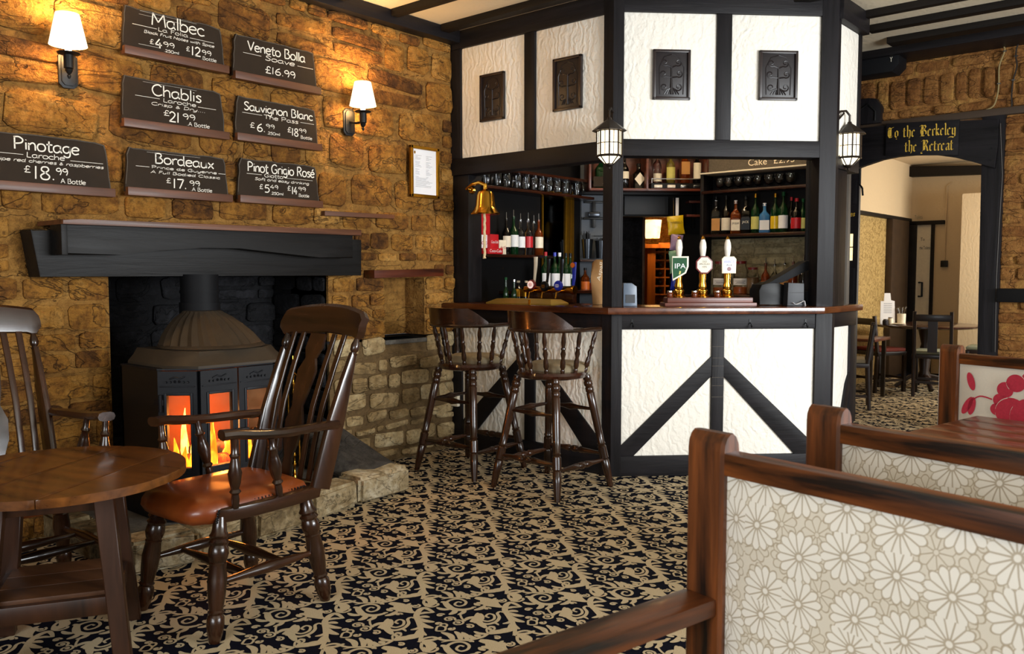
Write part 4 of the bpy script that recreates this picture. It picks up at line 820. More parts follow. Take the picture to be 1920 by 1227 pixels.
# ---------------------------------------------------------------- slate price boards
def torn(x0, x1, y0, y1, seed):
    r = random.Random(seed); P = []
    n = 14
    for i in range(n): P.append((x0 + (x1 - x0) * i / n, y0))
    for i in range(6): P.append((x1 - r.random() * .006 - .004 * i, y0 + (y1 - y0) * i / 6))
    for i in range(n): P.append((x1 - .03 - (x1 - x0 - .035) * i / n, y1 - r.random() * .006 - (.008 if i == 0 else 0)))
    for i in range(6): P.append((x0 + r.random() * .006 + (.008 if i == 0 else 0) + .0025 * (6 - i), y1 - (y1 - y0) * i / 6))
    return P
def slate(name_, y0, y1, z0, z1, lines, rules, seed):
    t = thing('slate_board', name_, 'price board', MW @ Matrix.Translation((y0, z0, 0.034)), 'slate wine boards on the stone wall')
    Wd, Hd = y1 - y0, z1 - z0
    b = B(); b.prism(torn(0, Wd - .008, .02, Hd, seed), 0.0, 0.018); b.obj('slate', 'slate', t, 0)
    b = B(); P = torn(.001, Wd - .009, .021, Hd - .001, seed); 
    for i in range(14, len(P) - 1):
        (xa, ya), (xb, yb) = P[i], P[i + 1]; cx, cy = Wd / 2, Hd / 2; f = lambda x, y: (x + (.004 if x < cx else -.004), y - (.004 if y > Hd * .8 else 0))
        b.poly([(xa, ya, .0186), (xb, yb, .0186), f(xb, yb) + (.0186,), f(xa, ya) + (.0186,)])
    b.obj('chipped_edge', 'slateedge', t, 0)
    b = B(); b.box(0.004, Wd, 0.0, .042, 0.0, 0.045, bev=.003); b.obj('sill', 'sill', t)
    b = B()
    for q_, (s, u0, u1, v, size, *sh) in enumerate(lines): kd = (1.2, .02) if v > .65 else (.9, .02) if v > .53 else (.85, .035) if v > .42 else (1.0, -.025); cp_ = size * Hd * kd[0]; hand(b, s, u0 * Wd, u1 * Wd, (v + kd[1]) * Hd, cp_, .0189 + q_ * .00004, max(.0024, min(.0064, cp_ * .135)), *(sh or []))
    for (u0, u1, v, th) in rules: b.poly([(u0 * Wd, v * Hd, .0188), (u1 * Wd, v * Hd, .0188), (u1 * Wd, v * Hd + th, .0188), (u0 * Wd, v * Hd + th, .0188)])
    b.obj('lettering', 'chalk', t, 0)
    return t
slate('slate board chalked Malbec, topmost of the middle column, left of centre', 2.017, 2.602, 2.385, 2.632,
      [('Malbec', .27, .77, .70, .21), ('La Folia', .33, .61, .60, .085), ('Black Fruit Notes with Spice', .20, .87, .49, .065, .25), ('£', .25, .285, .35, .09), ('4', .30, .36, .29, .19), ('99', .375, .48, .35, .10), ('.250ml', .38, .52, .24, .055), ('£', .59, .625, .36, .09), ('12', .64, .73, .29, .19), ('99', .745, .84, .35, .10), ('.Bottle', .74, .89, .24, .07)],
      [(.10, .32, .65, .002), (.63, .87, .62, .002), (.15, .35, .27, .0012), (.17, .70, .95, .0007), (.16, .6, .88, .0007)], 1)
slate('slate board chalked Chablis, between the Malbec and Bordeaux boards', 2.003, 2.595, 2.022, 2.283,
      [('Chablis', .28, .74, .68, .18), ('Laroche', .38, .69, .575, .085), ('Crisp & Dry....', .27, .78, .47, .07, .25), ('£', .38, .43, .36, .10), ('21', .43, .53, .25, .20), ('99', .56, .68, .34, .11), ('.A Bottle', .60, .82, .22, .075)],
      [(.13, .35, .64, .002), (.71, .89, .60, .002), (.2, .7, .93, .0007)], 2)
slate('slate board chalked Bordeaux, lowest of the middle column above the mantel', 2.014, 2.608, 1.678, 1.925,
      [('Bordeaux', .27, .83, .70, .17), ('Prince de Guyenne', .24, .86, .585, .065), ('A Full Bodied Classic', .23, .89, .47, .065, .25), ('£', .37, .41, .35, .10), ('17.', .43, .56, .25, .20), ('99', .59, .69, .33, .11), ('.A Bottle', .60, .81, .22, .075)],
      [(.10, .22, .62, .002), (.88, .95, .62, .002), (.2, .7, .93, .0007)], 3)
slate('wide slate board chalked Pinotage at the left edge of the picture', 1.28, 1.955, 1.662, 1.932,
      [('Pinotage', .33, .76, .70, .17), ('Laroche', .41, .66, .575, .10), ('ripe red cherries & raspberries', .22, .93, .475, .065, .25), ('£', .39, .43, .36, .11), ('18.', .45, .59, .26, .22), ('99', .60, .68, .36, .12), ('A Bottle', .63, .80, .22, .08)],
      [(.15, .39, .63, .002), (.70, .93, .60, .002)], 4)
slate('slate board chalked Soave £16.99, topmost of the right column', 2.635, 3.220, 2.368, 2.620,
      [('Veneto Bolla', .17, .83, .68, .17), ('Soave', .36, .70, .54, .12, .2), ('£16.99', .36, .71, .30, .15)],
      [(.12, .32, .62, .002), (.74, .93, .58, .002)], 5)
slate('slate board chalked Sauvignon Blanc in the middle of the right column', 2.640, 3.222, 2.028, 2.280,
      [('Sauvignon Blanc', .11, .91, .69, .15), ('The Pass', .33, .73, .56, .10), ('£', .17, .22, .36, .11), ('6.', .25, .34, .30, .17), ('99', .35, .45, .40, .09), ('.250ml', .36, .51, .26, .06), ('£', .60, .645, .38, .11), ('18', .65, .73, .31, .17), ('99', .74, .83, .41, .09), ('Bottle', .76, .90, .27, .07)],
      [(.09, .31, .64, .002), (.76, .93, .62, .002)], 6)
slate('slate board chalked Pinot Grigio Rosé, lowest of the right column', 2.650, 3.222, 1.682, 1.935,
      [('Pinot Grigio Rosé', .12, .92, .70, .17), ('Giotto', .31, .53, .60, .09, .1), ('Soft and easy drinking', .20, .85, .50, .07, .25), ('£', .25, .29, .37, .10), ('5', .31, .365, .30, .17), ('49', .375, .47, .39, .09), ('.250ml', .38, .53, .26, .06), ('£', .58, .62, .39, .10), ('14', .635, .70, .31, .17), ('99', .715, .81, .40, .09), ('.Bottle', .71, .85, .26, .07)],
      [(.11, .28, .66, .002), (.56, .90, .64, .0015)], 7)
# framed notice
fn = thing('framed_notice', 'gold-framed printed notice hanging on the stone wall near the bar', 'picture', MW @ Matrix.Translation((3.972, 1.805, 0.036)))
b = B()
for q in ((0, .268, 0, .022), (0, .268, .328, .35), (0, .022, 0, .35), (.246, .268, 0, .35)): b.box(q[0], q[1], q[2], q[3], 0, .022, bev=.004)
b.obj('frame', 'gold', fn); b = B(); b.box(.02, .248, .02, .33, .002, .008); b.obj('paper', 'white', fn, 0)
b = B(); r = random.Random(2)
for k in range(26):
    y = .285 - k * .0085
    if k in (4, 10, 16): continue
    for x0, x1 in (((.05, .05 + r.uniform(.02, .06)), (.15, .15 + r.uniform(.02, .06))) if k < 18 else ((.05, .05 + r.uniform(.09, .16)),)): b.poly([(x0, y, .0085), (x1, y, .0085), (x1, y + .002, .0085), (x0, y + .002, .0085)])
b.obj('printed_lines', plain('grey_print', '#8d8f96', 0.7), fn, 0)
b = B(); b.poly([(.045 + .008 * math.cos(a), .305 + .011 * math.sin(a), .0086) for a in [i * PI / 4 for i in range(8)]]); b.obj('crest', 'gold', fn, 0)
# ---------------------------------------------------------------- wall sconces
def sconce(y, zb, ysh, zsh, out, lab):
    t = thing('wall_sconce', lab, 'wall lamp', MW @ Matrix.Translation((y, zb, 0.02)), 'wall sconces with cream shades')
    w2, h2 = .045, .085; P = [(-w2, -h2 + .02), (-w2 + .02, -h2), (w2 - .02, -h2), (w2, -h2 + .02), (w2, h2 - .02), (w2 - .02, h2), (-w2 + .02, h2), (-w2, h2 - .02)]
    b = B(); b.prism(P, 0, .012, bev=.003); b.prism([(x * .75, q * .85) for x, q in P], .012, .02, bev=.003); b.obj('backplate', 'ironblack', t)
    dy, dz = ysh - y, zsh - zb; cx = dy
    b = B(); b.tube([(0, 0, .02), (cx * .5, -.012, out * .55), (cx, -.01, out)], .008); b.obj('arm', 'ironblack', t)
    up_ = Matrix(((1, 0, 0, cx), (0, 0, 1, 0), (0, 1, 0, out), (0, 0, 0, 1)))
    b = B(); b.lz([(.002, -.065), (.007, -.058), (.009, -.05), (.005, -.044), (.012, -.036), (.018, -.025), (.016, -.02), (.022, -.015), (.022, .045), (.048, .05), (.052, .055), (.02, .06)], 16); b.xf(up_); b.obj('candle_cup', 'ironblack', t)
    b = B(); b.lz([(.014, .06), (.014, .1)], 12); b.xf(up_); b.obj('bulb', 'bulb', t)
    b = B(); prof = [(.083, dz - .07), (.052, dz + .075)]; n = 32
    rings = [[Vector((r * math.cos(2 * PI * i / n), r * math.sin(2 * PI * i / n), z)) for i in range(n)] for r, z in prof + [(.050, dz + .074), (.081, dz - .068), (.083, dz - .07)]]
    b.loft(rings, cap=False); b.xf(up_); b.obj('shade', 'shade', t)
    p = MW @ Matrix.Translation((y, zb, 0.02)) @ Vector((cx, dz - .03, out))
    return p
p = sconce(1.765, 2.26, 1.72, 2.42, .13, 'lit sconce with cream shade left of the Malbec board')
pa = sconce(3.468, 2.24, 3.482, 2.40, .13, 'lit sconce with cream shade between the slates and the framed notice')
for q in (p, pa):
    point('sconce_light', q + Vector((0, 0, 0.10)), 19, (1.0, 0.60, 0.24), 0.035); point('sconce_light', q + Vector((0.0, 0, -0.05)), 11, (1.0, 0.60, 0.24), 0.035)
# ---------------------------------------------------------------- lanterns
def lantern(loc, lab, hang, bracket=None):
    t = thing('iron_lantern', lab, 'lantern', T(*loc, rad(12)), 'octagonal iron lanterns on the bar posts'); n = 8
    def ring(r, z): return [Vector((r * math.cos(2 * PI * (i + .5) / n), r * math.sin(2 * PI * (i + .5) / n), z)) for i in range(n)]
    b = B(); b.loft([ring(.102, .068), ring(.104, .073), ring(.06, .108), ring(.016, .138), ring(.012, .15)]); b.obj('roof', 'lanterniron', t, 0.2)
    b = B(); b.loft([ring(.071, -.078), ring(.071, .07)], cap=False); b.loft([ring(.069, -.082), ring(.024, -.125)], cap=False); b.obj('glass', 'lantern_glass', t, 0)
    b = B(); R0 = ring(.075, -.08); R1 = ring(.075, .07); R2 = ring(.026, -.127)
    for i in range(n):
        j = (i + 1) % n; b.tube([R0[i], R1[i]], .0055, 5); b.tube([R0[i], R0[j]], .008, 5); b.tube([R1[i], R1[j]], .006, 5); b.tube([R0[i], R2[i]], .004, 5)
        m0_, m1_ = (R0[i] + R0[j]) / 2, (R1[i] + R1[j]) / 2; b.tube([m0_, m1_], .0028, 4); b.tube([(R0[i] + R1[i]) / 2, (R0[j] + R1[j]) / 2], .0028, 4)
    b.loft([ring(.03, -.124), ring(.028, -.132), ring(.008, -.145)]); b.ball((0, 0, -.15), .01); b.obj('cage', 'lanterniron', t)
    b = B(); b.tube([Vector(q) for q in hang], .007, 8); b.obj('bracket', 'lanterniron', t)
    point('lantern_light', Vector(loc) + Vector((0, 0, -.01)), 7, (1.0, 0.78, 0.45), 0.08)
    return t
M['lanterniron'] = plain('lantern_iron', '#2a211a', 0.45, 0.4)
l1 = C0 + (nL + nF).normalized() * 0.135; l1.z = onD(1140, 268, l1.dot(Vector((-math.sin(YAW), math.cos(YAW), 0)))).z
R1 = Matrix.Rotation(-rad(12), 3, 'Z'); dd = R1 @ (C0 - l1); dd.z = 0; dd = dd.normalized()
lantern(l1, 'lit octagonal lantern on the corner post between the two bar faces', [(0, 0, .148), (0, 0, .19), tuple(dd * .04 + Vector((0, 0, .215))), tuple(dd * .10 + Vector((0, 0, .2)))])
dl2 = 5.52; l2 = onD(1592, 273, dl2); dv = R1 @ (C1 + Vector((-.02, -.03, 0)) - l2); dv.z = 0; Ln = dv.length - 0.02; dv.normalize()
lantern(l2, 'lit octagonal lantern on a curved bracket at the right-hand bar post', [(0, 0, .148), (0, 0, .19), tuple(dv * .04 + Vector((0, 0, .215))), tuple(dv * .1 + Vector((0, 0, .205))), tuple(dv * (Ln * .75) + Vector((0, 0, .165))), tuple(dv * Ln + Vector((0, 0, .165)))])
b = B(); b.tube([tuple(dv * .06 + Vector((0, 0, .2))), tuple(dv * .12 + Vector((0, 0, .15))), tuple(dv * (Ln * .7) + Vector((0, 0, .10))), tuple(dv * Ln + Vector((0, 0, .09)))], .006); b.obj('brace_rod', 'lanterniron', bpy.data.objects['iron_lantern.001'])

# ---------------------------------------------------------------- windsor armchairs
LEG = [(0, .021), (.06, .024), (.12, .027), (.15, .035), (.175, .027), (.2, .036), (.225, .030), (.25, .034), (.29, .036), (.33, .032), (.36, .027), (.37, .031), (.385, .029), (.5, .034), (.62, .031), (.74, .024), (.755, .029), (.775, .024), (.80, .03), (.85, .031), (.93, .026), (1, .018)]
STR = [(0, .010), (.15, .012), (.45, .021), (.5, .022), (.55, .021), (.85, .012), (1, .010)]
BAL = [(0, .012), (.12, .015), (.2, .013), (.24, .021), (.28, .014), (.36, .02), (.5, .025), (.62, .018), (.72, .013), (.76, .019), (.8, .013), (.9, .012), (1, .012)]
def armchair(lab, Mx, seatmat):
    t = thing('windsor_armchair', lab, 'chair', Mx, 'dark turned armchairs by the fire')
    for sx in (1, -1):
        for sy in (1, -1):
            b = B(); b.lathe(LEG, (sx * .185, sy * .195, .425), (sx * .245, sy * .238, 0.0), 16); b.obj('leg', 'chair_z', t)
    for sy in (1, -1):
        b = B(); b.lathe(STR, (-.216, sy * .218, .20), (.216, sy * .218, .20), 10); b.obj('side_stretcher', 'chair_x', t)
    for x in (-.07, .09): b = B(); b.lathe(STR, (x, -.216, .20), (x, .216, .20), 10); b.obj('cross_stretcher', 'chair_y', t)
    # seat: wooden side rails and a domed leather pad
    def outline(k, fr=1.0): return [(.215 * k * fr, .14 * k), (.21 * k * fr, .2 * k), (.17 * k, .226 * k), (.05 * k, .238 * k), (-.12 * k, .236 * k), (-.25 * k, .215 * k), (-.275 * k, .12 * k)]
    def ringp(k, z): P = outline(k); return [Vector((x, y, z)) for x, y in P] + [Vector((x, -y, z)) for x, y in P[::-1]]
    b = B(); b.loft([ringp(.9, .400), ringp(.98, .408), ringp(1.0, .44), ringp(.99, .452), ringp(.96, .456)]); b.obj('seat_frame', 'chair_x', t)
    def pad(k, z, dx=0.0, fx=1.0):
        P = [(.275, .10), (.265, .16), (.215, .196), (.1, .2), (-.1, .195), (-.2, .175), (-.215, .1)]
        return [Vector((x * k * fx + dx, y * k, z)) for x, y in P] + [Vector((x * k * fx + dx, -y * k, z)) for x, y in P[::-1]]
    b = B(); b.loft([pad(.97, .405, .012), pad(1.03, .43, .008), pad(1.04, .452), pad(.99, .475), pad(.85, .49), pad(.5, .493), pad(.15, .488)]); b.obj('seat_pad', seatmat, t, 1.6)
    b = B()
    for sy in (1, -1):
        for k in range(26): b.ball((.2 - k * .0155, sy * (.202 - .0009 * abs(k - 12)), .459), .0042, 5)
        for k in range(6): b.ball((.2 + .002 * k, sy * .212, .452 - k * .008), .0042, 5)
    b.obj('nail_heads', 'black', t)
    # back posts with turned tips, slats and pierced splat, crest rail
    rake = lambda z: -.235 - .02 - (z - .45) * .30 - max(0, z - .75) * .05
    for sy in (1, -1):
        zs = [.44, .55, .70, .85, .96]; b = B(); b.sweep([(rake(z), sy * (.205 + (z - .44) * .03), z) for z in zs], [.030, .030, .03, .028, .024], [.088, .086, .08, .055, .03], (1, 0, 0), .35)
        b.obj('back_post', 'chair_z', t)
        b = B(); b.lathe([(0, .012), (.15, .017), (.2, .011), (.3, .017), (.5, .018), (.75, .011), (1, .009)], (rake(.95), sy * .22, .945), (rake(1.03), sy * .223, 1.035), 10); b.obj('post_finial', 'chair_z', t)
    for y in (-.142, -.088, .088, .142):
        zs = [.46, .6, .75, .9, 1.03]; b = B(); b.sweep([(rake(z) + .012 + (.018 * math.sin((z - .46) * 5.3)), y * (1 + (z - .46) * .22), z) for z in zs], [.026] * 5, [.011] * 5, (1, 0, 0), .3); b.obj('slat', 'chair_z', t)
    b = B(); prof = [(.46, .03), (.54, .022), (.6, .045), (.68, .052), (.74, .03), (.80, .045), (.88, .055), (.93, .03), (.97, .05), (1.03, .045)]
    b.loft([[Vector((rake(z) + .012 + .018 * math.sin((z - .46) * 5.3) + dx, dy, z)) for dx, dy in ((-.006, -w_), (.006, -w_), (.006, w_), (-.006, w_))] for z, w_ in prof]); b.obj('splat', 'chair_z', t)
    b = B(); rings = []
    for k in range(29):
        u = -1 + 2 * k / 28; y = u * .25; x = rake(1.08) - .035 * (1 - u * u) + .015; zt = 1.125 + .028 * (1 - u * u) - (.02 if abs(u) > .98 else 0); zb = 1.018 + .012 * (1 - abs(u)) + (.03 if abs(u) > .98 else 0) + (.0 if abs(u) < .8 else -.006)
        th = .021; rings.append([Vector((x - th - .014, y, zt - .012)), Vector((x - .014, y, zt)), Vector((x + th - .014, y, zt - .01)), Vector((x + th, y, (zt + zb) / 2)), Vector((x + th + .006, y, zb + .008)), Vector((x + .006, y, zb)), Vector((x - th + .006, y, zb + .006)), Vector((x - th, y, (zt + zb) / 2))])
    b.loft(rings); b.obj('crest_rail', 'chair_y', t, 0.6)
    for sy in (1, -1):
        pts = [(-.325, sy * .225, .685), (-.2, sy * .238, .692), (-.05, sy * .25, .695), (.06, sy * .244, .705), (.135, sy * .232, .716), (.19, sy * .222, .718)]
        b = B(); b.sweep(cat_rom(pts, 3), [.045 + .02 * (k / 15) ** 2 for k in range(15)] + [.066], [.036] * 16, (0, 0, 1), .5); b.obj('arm', 'chair_x', t)
        for xt, xb in ((.15, .14), (.0, -.05)):
            b = B(); b.lathe(BAL, (xb, sy * .222, .45), (xt, sy * .238, .703), 12); b.obj('arm_spindle', 'chair_z', t)
    return t
ang = math.atan2(-.985, .17)
armchair('dark turned armchair with tan leather seat in front of the stove', T(-2.905, 1.735, 0, rad(-87)), 'leather')
armchair('dark turned armchair behind the round table, seat pushed under it', T(-3.55, 1.24, 0, rad(3)), 'leather')

# ---------------------------------------------------------------- round oak table
rtb = thing('round_table', 'round oak plank table with four splayed square legs, at the left', 'table', T(-3.0, 1.14, 0, rad(16)))
RT = .405; az = rad(2)
for k, (a0, a1) in enumerate(((-RT, -.285), (-.282, -.04), (-.037, .205), (.208, RT))):
    P = []
    n = 26
    up_pts = [(a0 + (a1 - a0) * i / n) for i in range(n + 1)]
    g = lambda x: math.sqrt(max(0, RT * RT - x * x))
    P = [(x, -g(x)) for x in up_pts] + [(x, g(x)) for x in up_pts[::-1]]
    Q = []
    for p_ in P:
        if not Q or (abs(p_[0] - Q[-1][0]) + abs(p_[1] - Q[-1][1])) > 1e-4: Q.append(p_)
    if abs(Q[0][0] - Q[-1][0]) + abs(Q[0][1] - Q[-1][1]) < 1e-4: Q.pop()
    Mr = Matrix.Rotation(rad(14), 4, 'Z')
    b = B(); b.prism([(x, y) for x, y in Q], .592, .62, Mr, bev=.003); b.obj('plank', 'table', rtb)
for k in range(4):
    a = k * PI / 2; b = B(); c, s = math.cos(a), math.sin(a)
    T0, T1 = Vector((.215 * c, .215 * s, .59)), Vector((.29 * c, .29 * s, 0)); e1 = Vector((c, s, 0)) ; e2 = Vector((-s, c, 0))
    Rr = Matrix.Rotation(PI / 4, 3, 'Z'); f1, f2 = Rr @ e1, Rr @ e2
    b.loft([[p + f1 * x * w_ + f2 * y * w_ for x, y in ((-1, -1), (1, -1), (1, 1), (-1, 1))] for p, w_ in ((T0, .03), (T1, .027))]); bmesh.ops.bevel(b.bm, geom=b.bm.edges[:], offset=.003, segments=1, affect='EDGES'); b.obj('leg', 'tableleg', rtb)
    a2 = a + PI / 2; P0, P1 = Vector((.215 * c, .215 * s, .55)), Vector((.215 * math.cos(a2), .215 * math.sin(a2), .55)); b = B(); b.sweep([P0, P1], .022, .075, (0, 0, 1), .1); b.obj('apron', 'tableleg', rtb)
    P0, P1 = Vector((.255 * c, .255 * s, .205)), Vector((.255 * math.cos(a2), .255 * math.sin(a2), .205)); b = B(); b.sweep([P0, P1], .03, .06, (0, 0, 1), .1); b.obj('stretcher', 'tableleg', rtb)
for i in range(3):
    b = B(); w_ = .118; b.box(-.17, .17, -.175 + i * .117, -.175 + i * .117 + w_ * .98, .235, .25, Matrix.Rotation(PI / 4, 4, 'Z'), bev=.002); b.obj('shelf_plank', 'shelfwood', rtb)

# ---------------------------------------------------------------- bar stools
SLEG = [(0, .022), (.03, .026), (.045, .021), (.06, .027), (.085, .027), (.1, .021), (.11, .026), (.14, .026), (.15, .022), (.16, .026), (.3, .025), (.5, .023), (.6, .021), (.61, .026), (.63, .021), (.64, .027), (.7, .027), (.74, .027), (.75, .021), (.76, .026), (.85, .024), (1, .017)]
SSTR = [(0, .008), (.1, .011), (.3, .016), (.4, .021), (.43, .014), (.47, .021), (.53, .021), (.57, .014), (.6, .021), (.7, .016), (.9, .011), (1, .008)]
SBAL = [(0, .010), (.08, .014), (.12, .010), (.18, .016), (.3, .015), (.38, .010), (.48, .016), (.56, .011), (.6, .015), (.64, .010), (.75, .014), (.85, .013), (.95, .009), (1, .009)]
def stool(lab, Mx):
    t = thing('bar_stool', lab, 'bar stool', Mx, 'bar stools along the counter')
    ft = {}
    for sx in (1, -1):
        for sy in (1, -1):
            b = B(); b.lathe(SLEG, (sx * .145, sy * .145, .675), (sx * .25, sy * .25, 0), 14); b.obj('leg', 'chair_z', t)
    def at(z): return .25 - .105 * z / .675
    for z, sides in ((.20, 'xX'), (.165, 'yY'), (.47, 'xXy')):
        k = at(z)
        for s_ in sides:
            p0, p1 = {'x': ((k, -k, z), (k, k, z)), 'X': ((-k, -k, z), (-k, k, z)), 'y': ((-k, k, z), (k, k, z)), 'Y': ((-k, -k, z), (k, -k, z))}[s_]
            b = B(); b.lathe(SSTR if z < .4 else [(0, .008), (.35, .013), (.5, .022), (.65, .013), (1, .008)], p0, p1, 10); b.obj('stretcher', 'chair_x', t)
    n = 28
    def dring(r, z, fx=0.0): return [Vector(((r + (fx if math.cos(2 * PI * i / n) > .2 else 0)) * math.cos(2 * PI * i / n), r * math.sin(2 * PI * i / n), z)) for i in range(n)]
    b = B(); b.loft([dring(.185, .665), dring(.205, .672), dring(.212, .69), dring(.205, .705), dring(.19, .708)]); b.obj('seat_base', 'seatwood', t)
    b = B(); b.loft([[Vector((max(p.x, -.14) + .035, p.y * (1.0 if p.x > 0 else .86), p.z)) for p in dring(r, z)] for r, z in ((.185, .69), (.20, .70), (.205, .72), (.195, .742), (.16, .752), (.08, .755))]); b.obj('seat_pad', 'seatcloth', t, 1.5)
    arc = [rad(a) for a in range(75, 286, 14)]
    RB = .235; pts = [(RB * math.cos(a) - .015, RB * math.sin(a) * 1.02, .955) for a in arc]; pts = [(.14, .235, .955)] + pts + [(.14, -.235, .955)]
    b = B(); b.sweep(pts, [.055, .048] + [.04] * (len(pts) - 4) + [.048, .055], .024, (0, 0, 1), .5); b.obj('arm_rail', 'chair_x', t)
    arc = [rad(a) for a in range(110, 251, 7)]; rings = []
    for i, a in enumerate(arc):
        u = -1 + 2 * i / (len(arc) - 1); hh = .095 * min(1, max(.05, (1 - abs(u)) * 2.6)) ** .8 + .004; r0, r1 = RB + .014, RB - .014
        c, s = math.cos(a), math.sin(a) * 1.02; off = -.015
        rings.append([Vector((r0 * c + off - hh * .12, r0 * s, .965 + hh)), Vector((r1 * c + off - hh * .12, r1 * s, .965 + hh)), Vector((r1 * c + off, r1 * s, .96)), Vector((r0 * c + off, r0 * s, .96))])
    b = B(); b.loft(rings); b.obj('crest', 'chair_y', t, 0.8)
    for a in (95, 122, 150, 180, 210, 238, 265):
        A_ = rad(a); b = B(); b.lathe(SBAL, (.188 * math.cos(A_), .188 * math.sin(A_), .70), (.232 * math.cos(A_) - .015, .236 * math.sin(A_), .95), 10); b.obj('spindle', 'chair_z', t)
    for sy in (1, -1): b = B(); b.lathe(SBAL, (.075, sy * .185, .70), (.12, sy * .235, .95), 10); b.obj('spindle', 'chair_z', t)
    return learn(t)
s1 = stool('dark turned bar stool with beige seat, the one nearer the camera', T(-3.105, 3.975, 0, rad(88)))
dup(s1, T(-3.80, 4.0, 0, rad(92)), 'dark turned bar stool with beige seat, the one beside the stone wall')

# ---------------------------------------------------------------- foreground benches and tables
def bench(name, lab, Mx, zt, panelmat, L=1.5, arm=True, flip=1, printed=False, pw=.085, seat=True, sd=.48):
    """local origin at the left rear foot; x along the bench, +y*flip = away from the sitter"""
    t = thing(name, lab, 'bench', Mx)
    th = .055
    def post(x0):
        b = B(); w_ = pw
        prof = [(0, 0), (w_, 0)]
        pts = [Vector((x0 + w_ / 2, 0, z_)) for z_ in (0, .45, zt, zt + .014, zt + .026, zt + .033)]
        rings = []
        for p_, dd in zip(pts, (th, th, th, th * .93, th * .7, th * .35)):
            hw, hd = w_ / 2, dd / 2; c = .006; rings.append([p_ + Vector(q) for q in ((-hw + c, -hd, 0), (hw - c, -hd, 0), (hw, -hd + c, 0), (hw, hd - c, 0), (hw - c, hd, 0), (-hw + c, hd, 0), (-hw, hd - c, 0), (-hw, -hd + c, 0))])
        b.loft(rings); b.obj('post', 'bench_z', t, 0.5)
    post(0); post(L - pw)
    b = B(); b.box(pw - .005, L - pw + .005, -.022, .022, zt - .043, zt, bev=.006); b.obj('top_rail', 'bench_x', t)
    b = B(); b.box(pw - .005, L - pw + .005, -.02, .02, .42, .48, bev=.004); b.obj('lower_rail', 'bench_x', t)
    # padded panel in the frame, bulging
    b = B(); nx, nz = 24, 10; x0, x1, z0, z1 = pw, L - pw, .47, zt - .042
    for sgn in (1, -1):
        g = [[b.bm.verts.new((x0 + (x1 - x0) * i / nx, sgn * (.012 + .022 * min(1, 7 * min(i / nx, 1 - i / nx) * (x1 - x0) / (z1 - z0)) ** .5 * min(1, 5 * min(j / nz, 1 - j / nz)) ** .5), z0 + (z1 - z0) * j / nz)) for j in range(nz + 1)] for i in range(nx + 1)]
        for i in range(nx):
            for j in range(nz): b.bm.faces.new((g[i][j], g[i + 1][j], g[i + 1][j + 1], g[i][j + 1]))
    pn = b.obj('back_cushion', panelmat, t, 1.5)
    if seat:
        for s_ in ((0.0,), (L - pw,)):
            b = B(); b.box(s_[0] + .015, s_[0] + pw - .02, -flip * sd - .03, -flip * sd + .03, 0, .64 if arm else .36, bev=.004); b.obj('front_leg', 'bench_z', t)
        b = B(); y0, y1 = sorted((-flip * .03, -flip * (sd + .02))); b.box(.02, L - .02, y0, y1, .36, .42, bev=.006); b.obj('seat_frame', 'bench_x', t)
        b = B(); y0, y1 = sorted((-flip * .035, -flip * (sd + .04))); b.box(pw, L - pw, y0, y1, .42, .49, bev=.02); b.obj('seat_pad', panelmat, t, 1.2)
    if arm:
        for x0 in ((0.0, L - pw)):
            b = B(); y0, y1 = sorted((-flip * .025, -flip * .53)); b.box(x0 + .0, x0 + pw * .9, y0, y1, .64, .675, bev=.008); b.obj('arm', 'bench_y', t)
    return t, pn
bd = rad(-11.3)
p = onZ(1293, 835, .965); q = onZ(1377, 877, .95)
bench('settle_bench', 'nearest settle bench with cream daisy fabric back and brown wooden frame', T(-.79, 1.462, 0, bd), .95, 'daisy', 1.5, True, 1)
bench('settle_bench', 'second settle bench with daisy fabric back, between nearest bench and table', T(-.735, 1.905, 0, rad(-13)), .95, 'daisy', 1.5, True, -1)
t3, pn3 = bench('settle_bench', 'third settle bench with red flower fabric, across the red-brown table', T(-.955, 3.90, 0, rad(-18)), .95, 'creamcloth', 1.4, False, 1, sd=.27)
# printed flowers of the third bench (lie on the cushion)
b = B()
def disc(cx, cy, rx, ry, rot=0.0, c=0.0, n=22):
    b.poly([(cx + rx * math.cos(a) * math.cos(rot) - ry * math.sin(a) * math.sin(rot), c, cy + rx * math.cos(a) * math.sin(rot) + ry * math.sin(a) * math.cos(rot)) for a in [2 * PI * i / n for i in range(n)]])
YF = -.0365
def flower(cx, cz, k):
    for dx, dz, r in ((-.075, .0, .022), (-.06, .035, .026), (-.028, .06, .03), (.01, .075, .022), (-.085, -.03, .02), (.05, .06, .045), (.065, .01, .06), (.02, -.045, .065), (-.04, -.035, .05), (.09, -.055, .035)): disc(cx + dx * k, cz + dz * k, r * k, r * k * .95, 0, YF - .0001 * r)
    for dx, dz, rx, ry, rot in ((-.17, .05, .012, .03, .3), (-.18, -.03, .012, .033, -.5), (-.165, -.03, .012, .03, -.2), (-.1, -.13, .02, .022, .0), (.04, -.14, .035, .018, -.4)): disc(cx + dx * k, cz + dz * k, rx * k, ry * k, rot, YF)
    st = cat_rom([(cx - .1 * k, cz), (cx - .14 * k, cz + .005 * k), (cx - .175 * k, cz - .02 * k)], 5)
    for p0, p1 in zip(st[:-1], st[1:]): b.poly([(p0.x, YF, p0.y - .003), (p1.x, YF, p1.y - .003), (p1.x, YF, p1.y + .003), (p0.x, YF, p0.y + .003)])
flower(.36, .78, 1.25); flower(.84, .74, 1.25); flower(.6, .55, .8)
b.obj('printed_flower', 'redprint', t3, 0)
b = B()
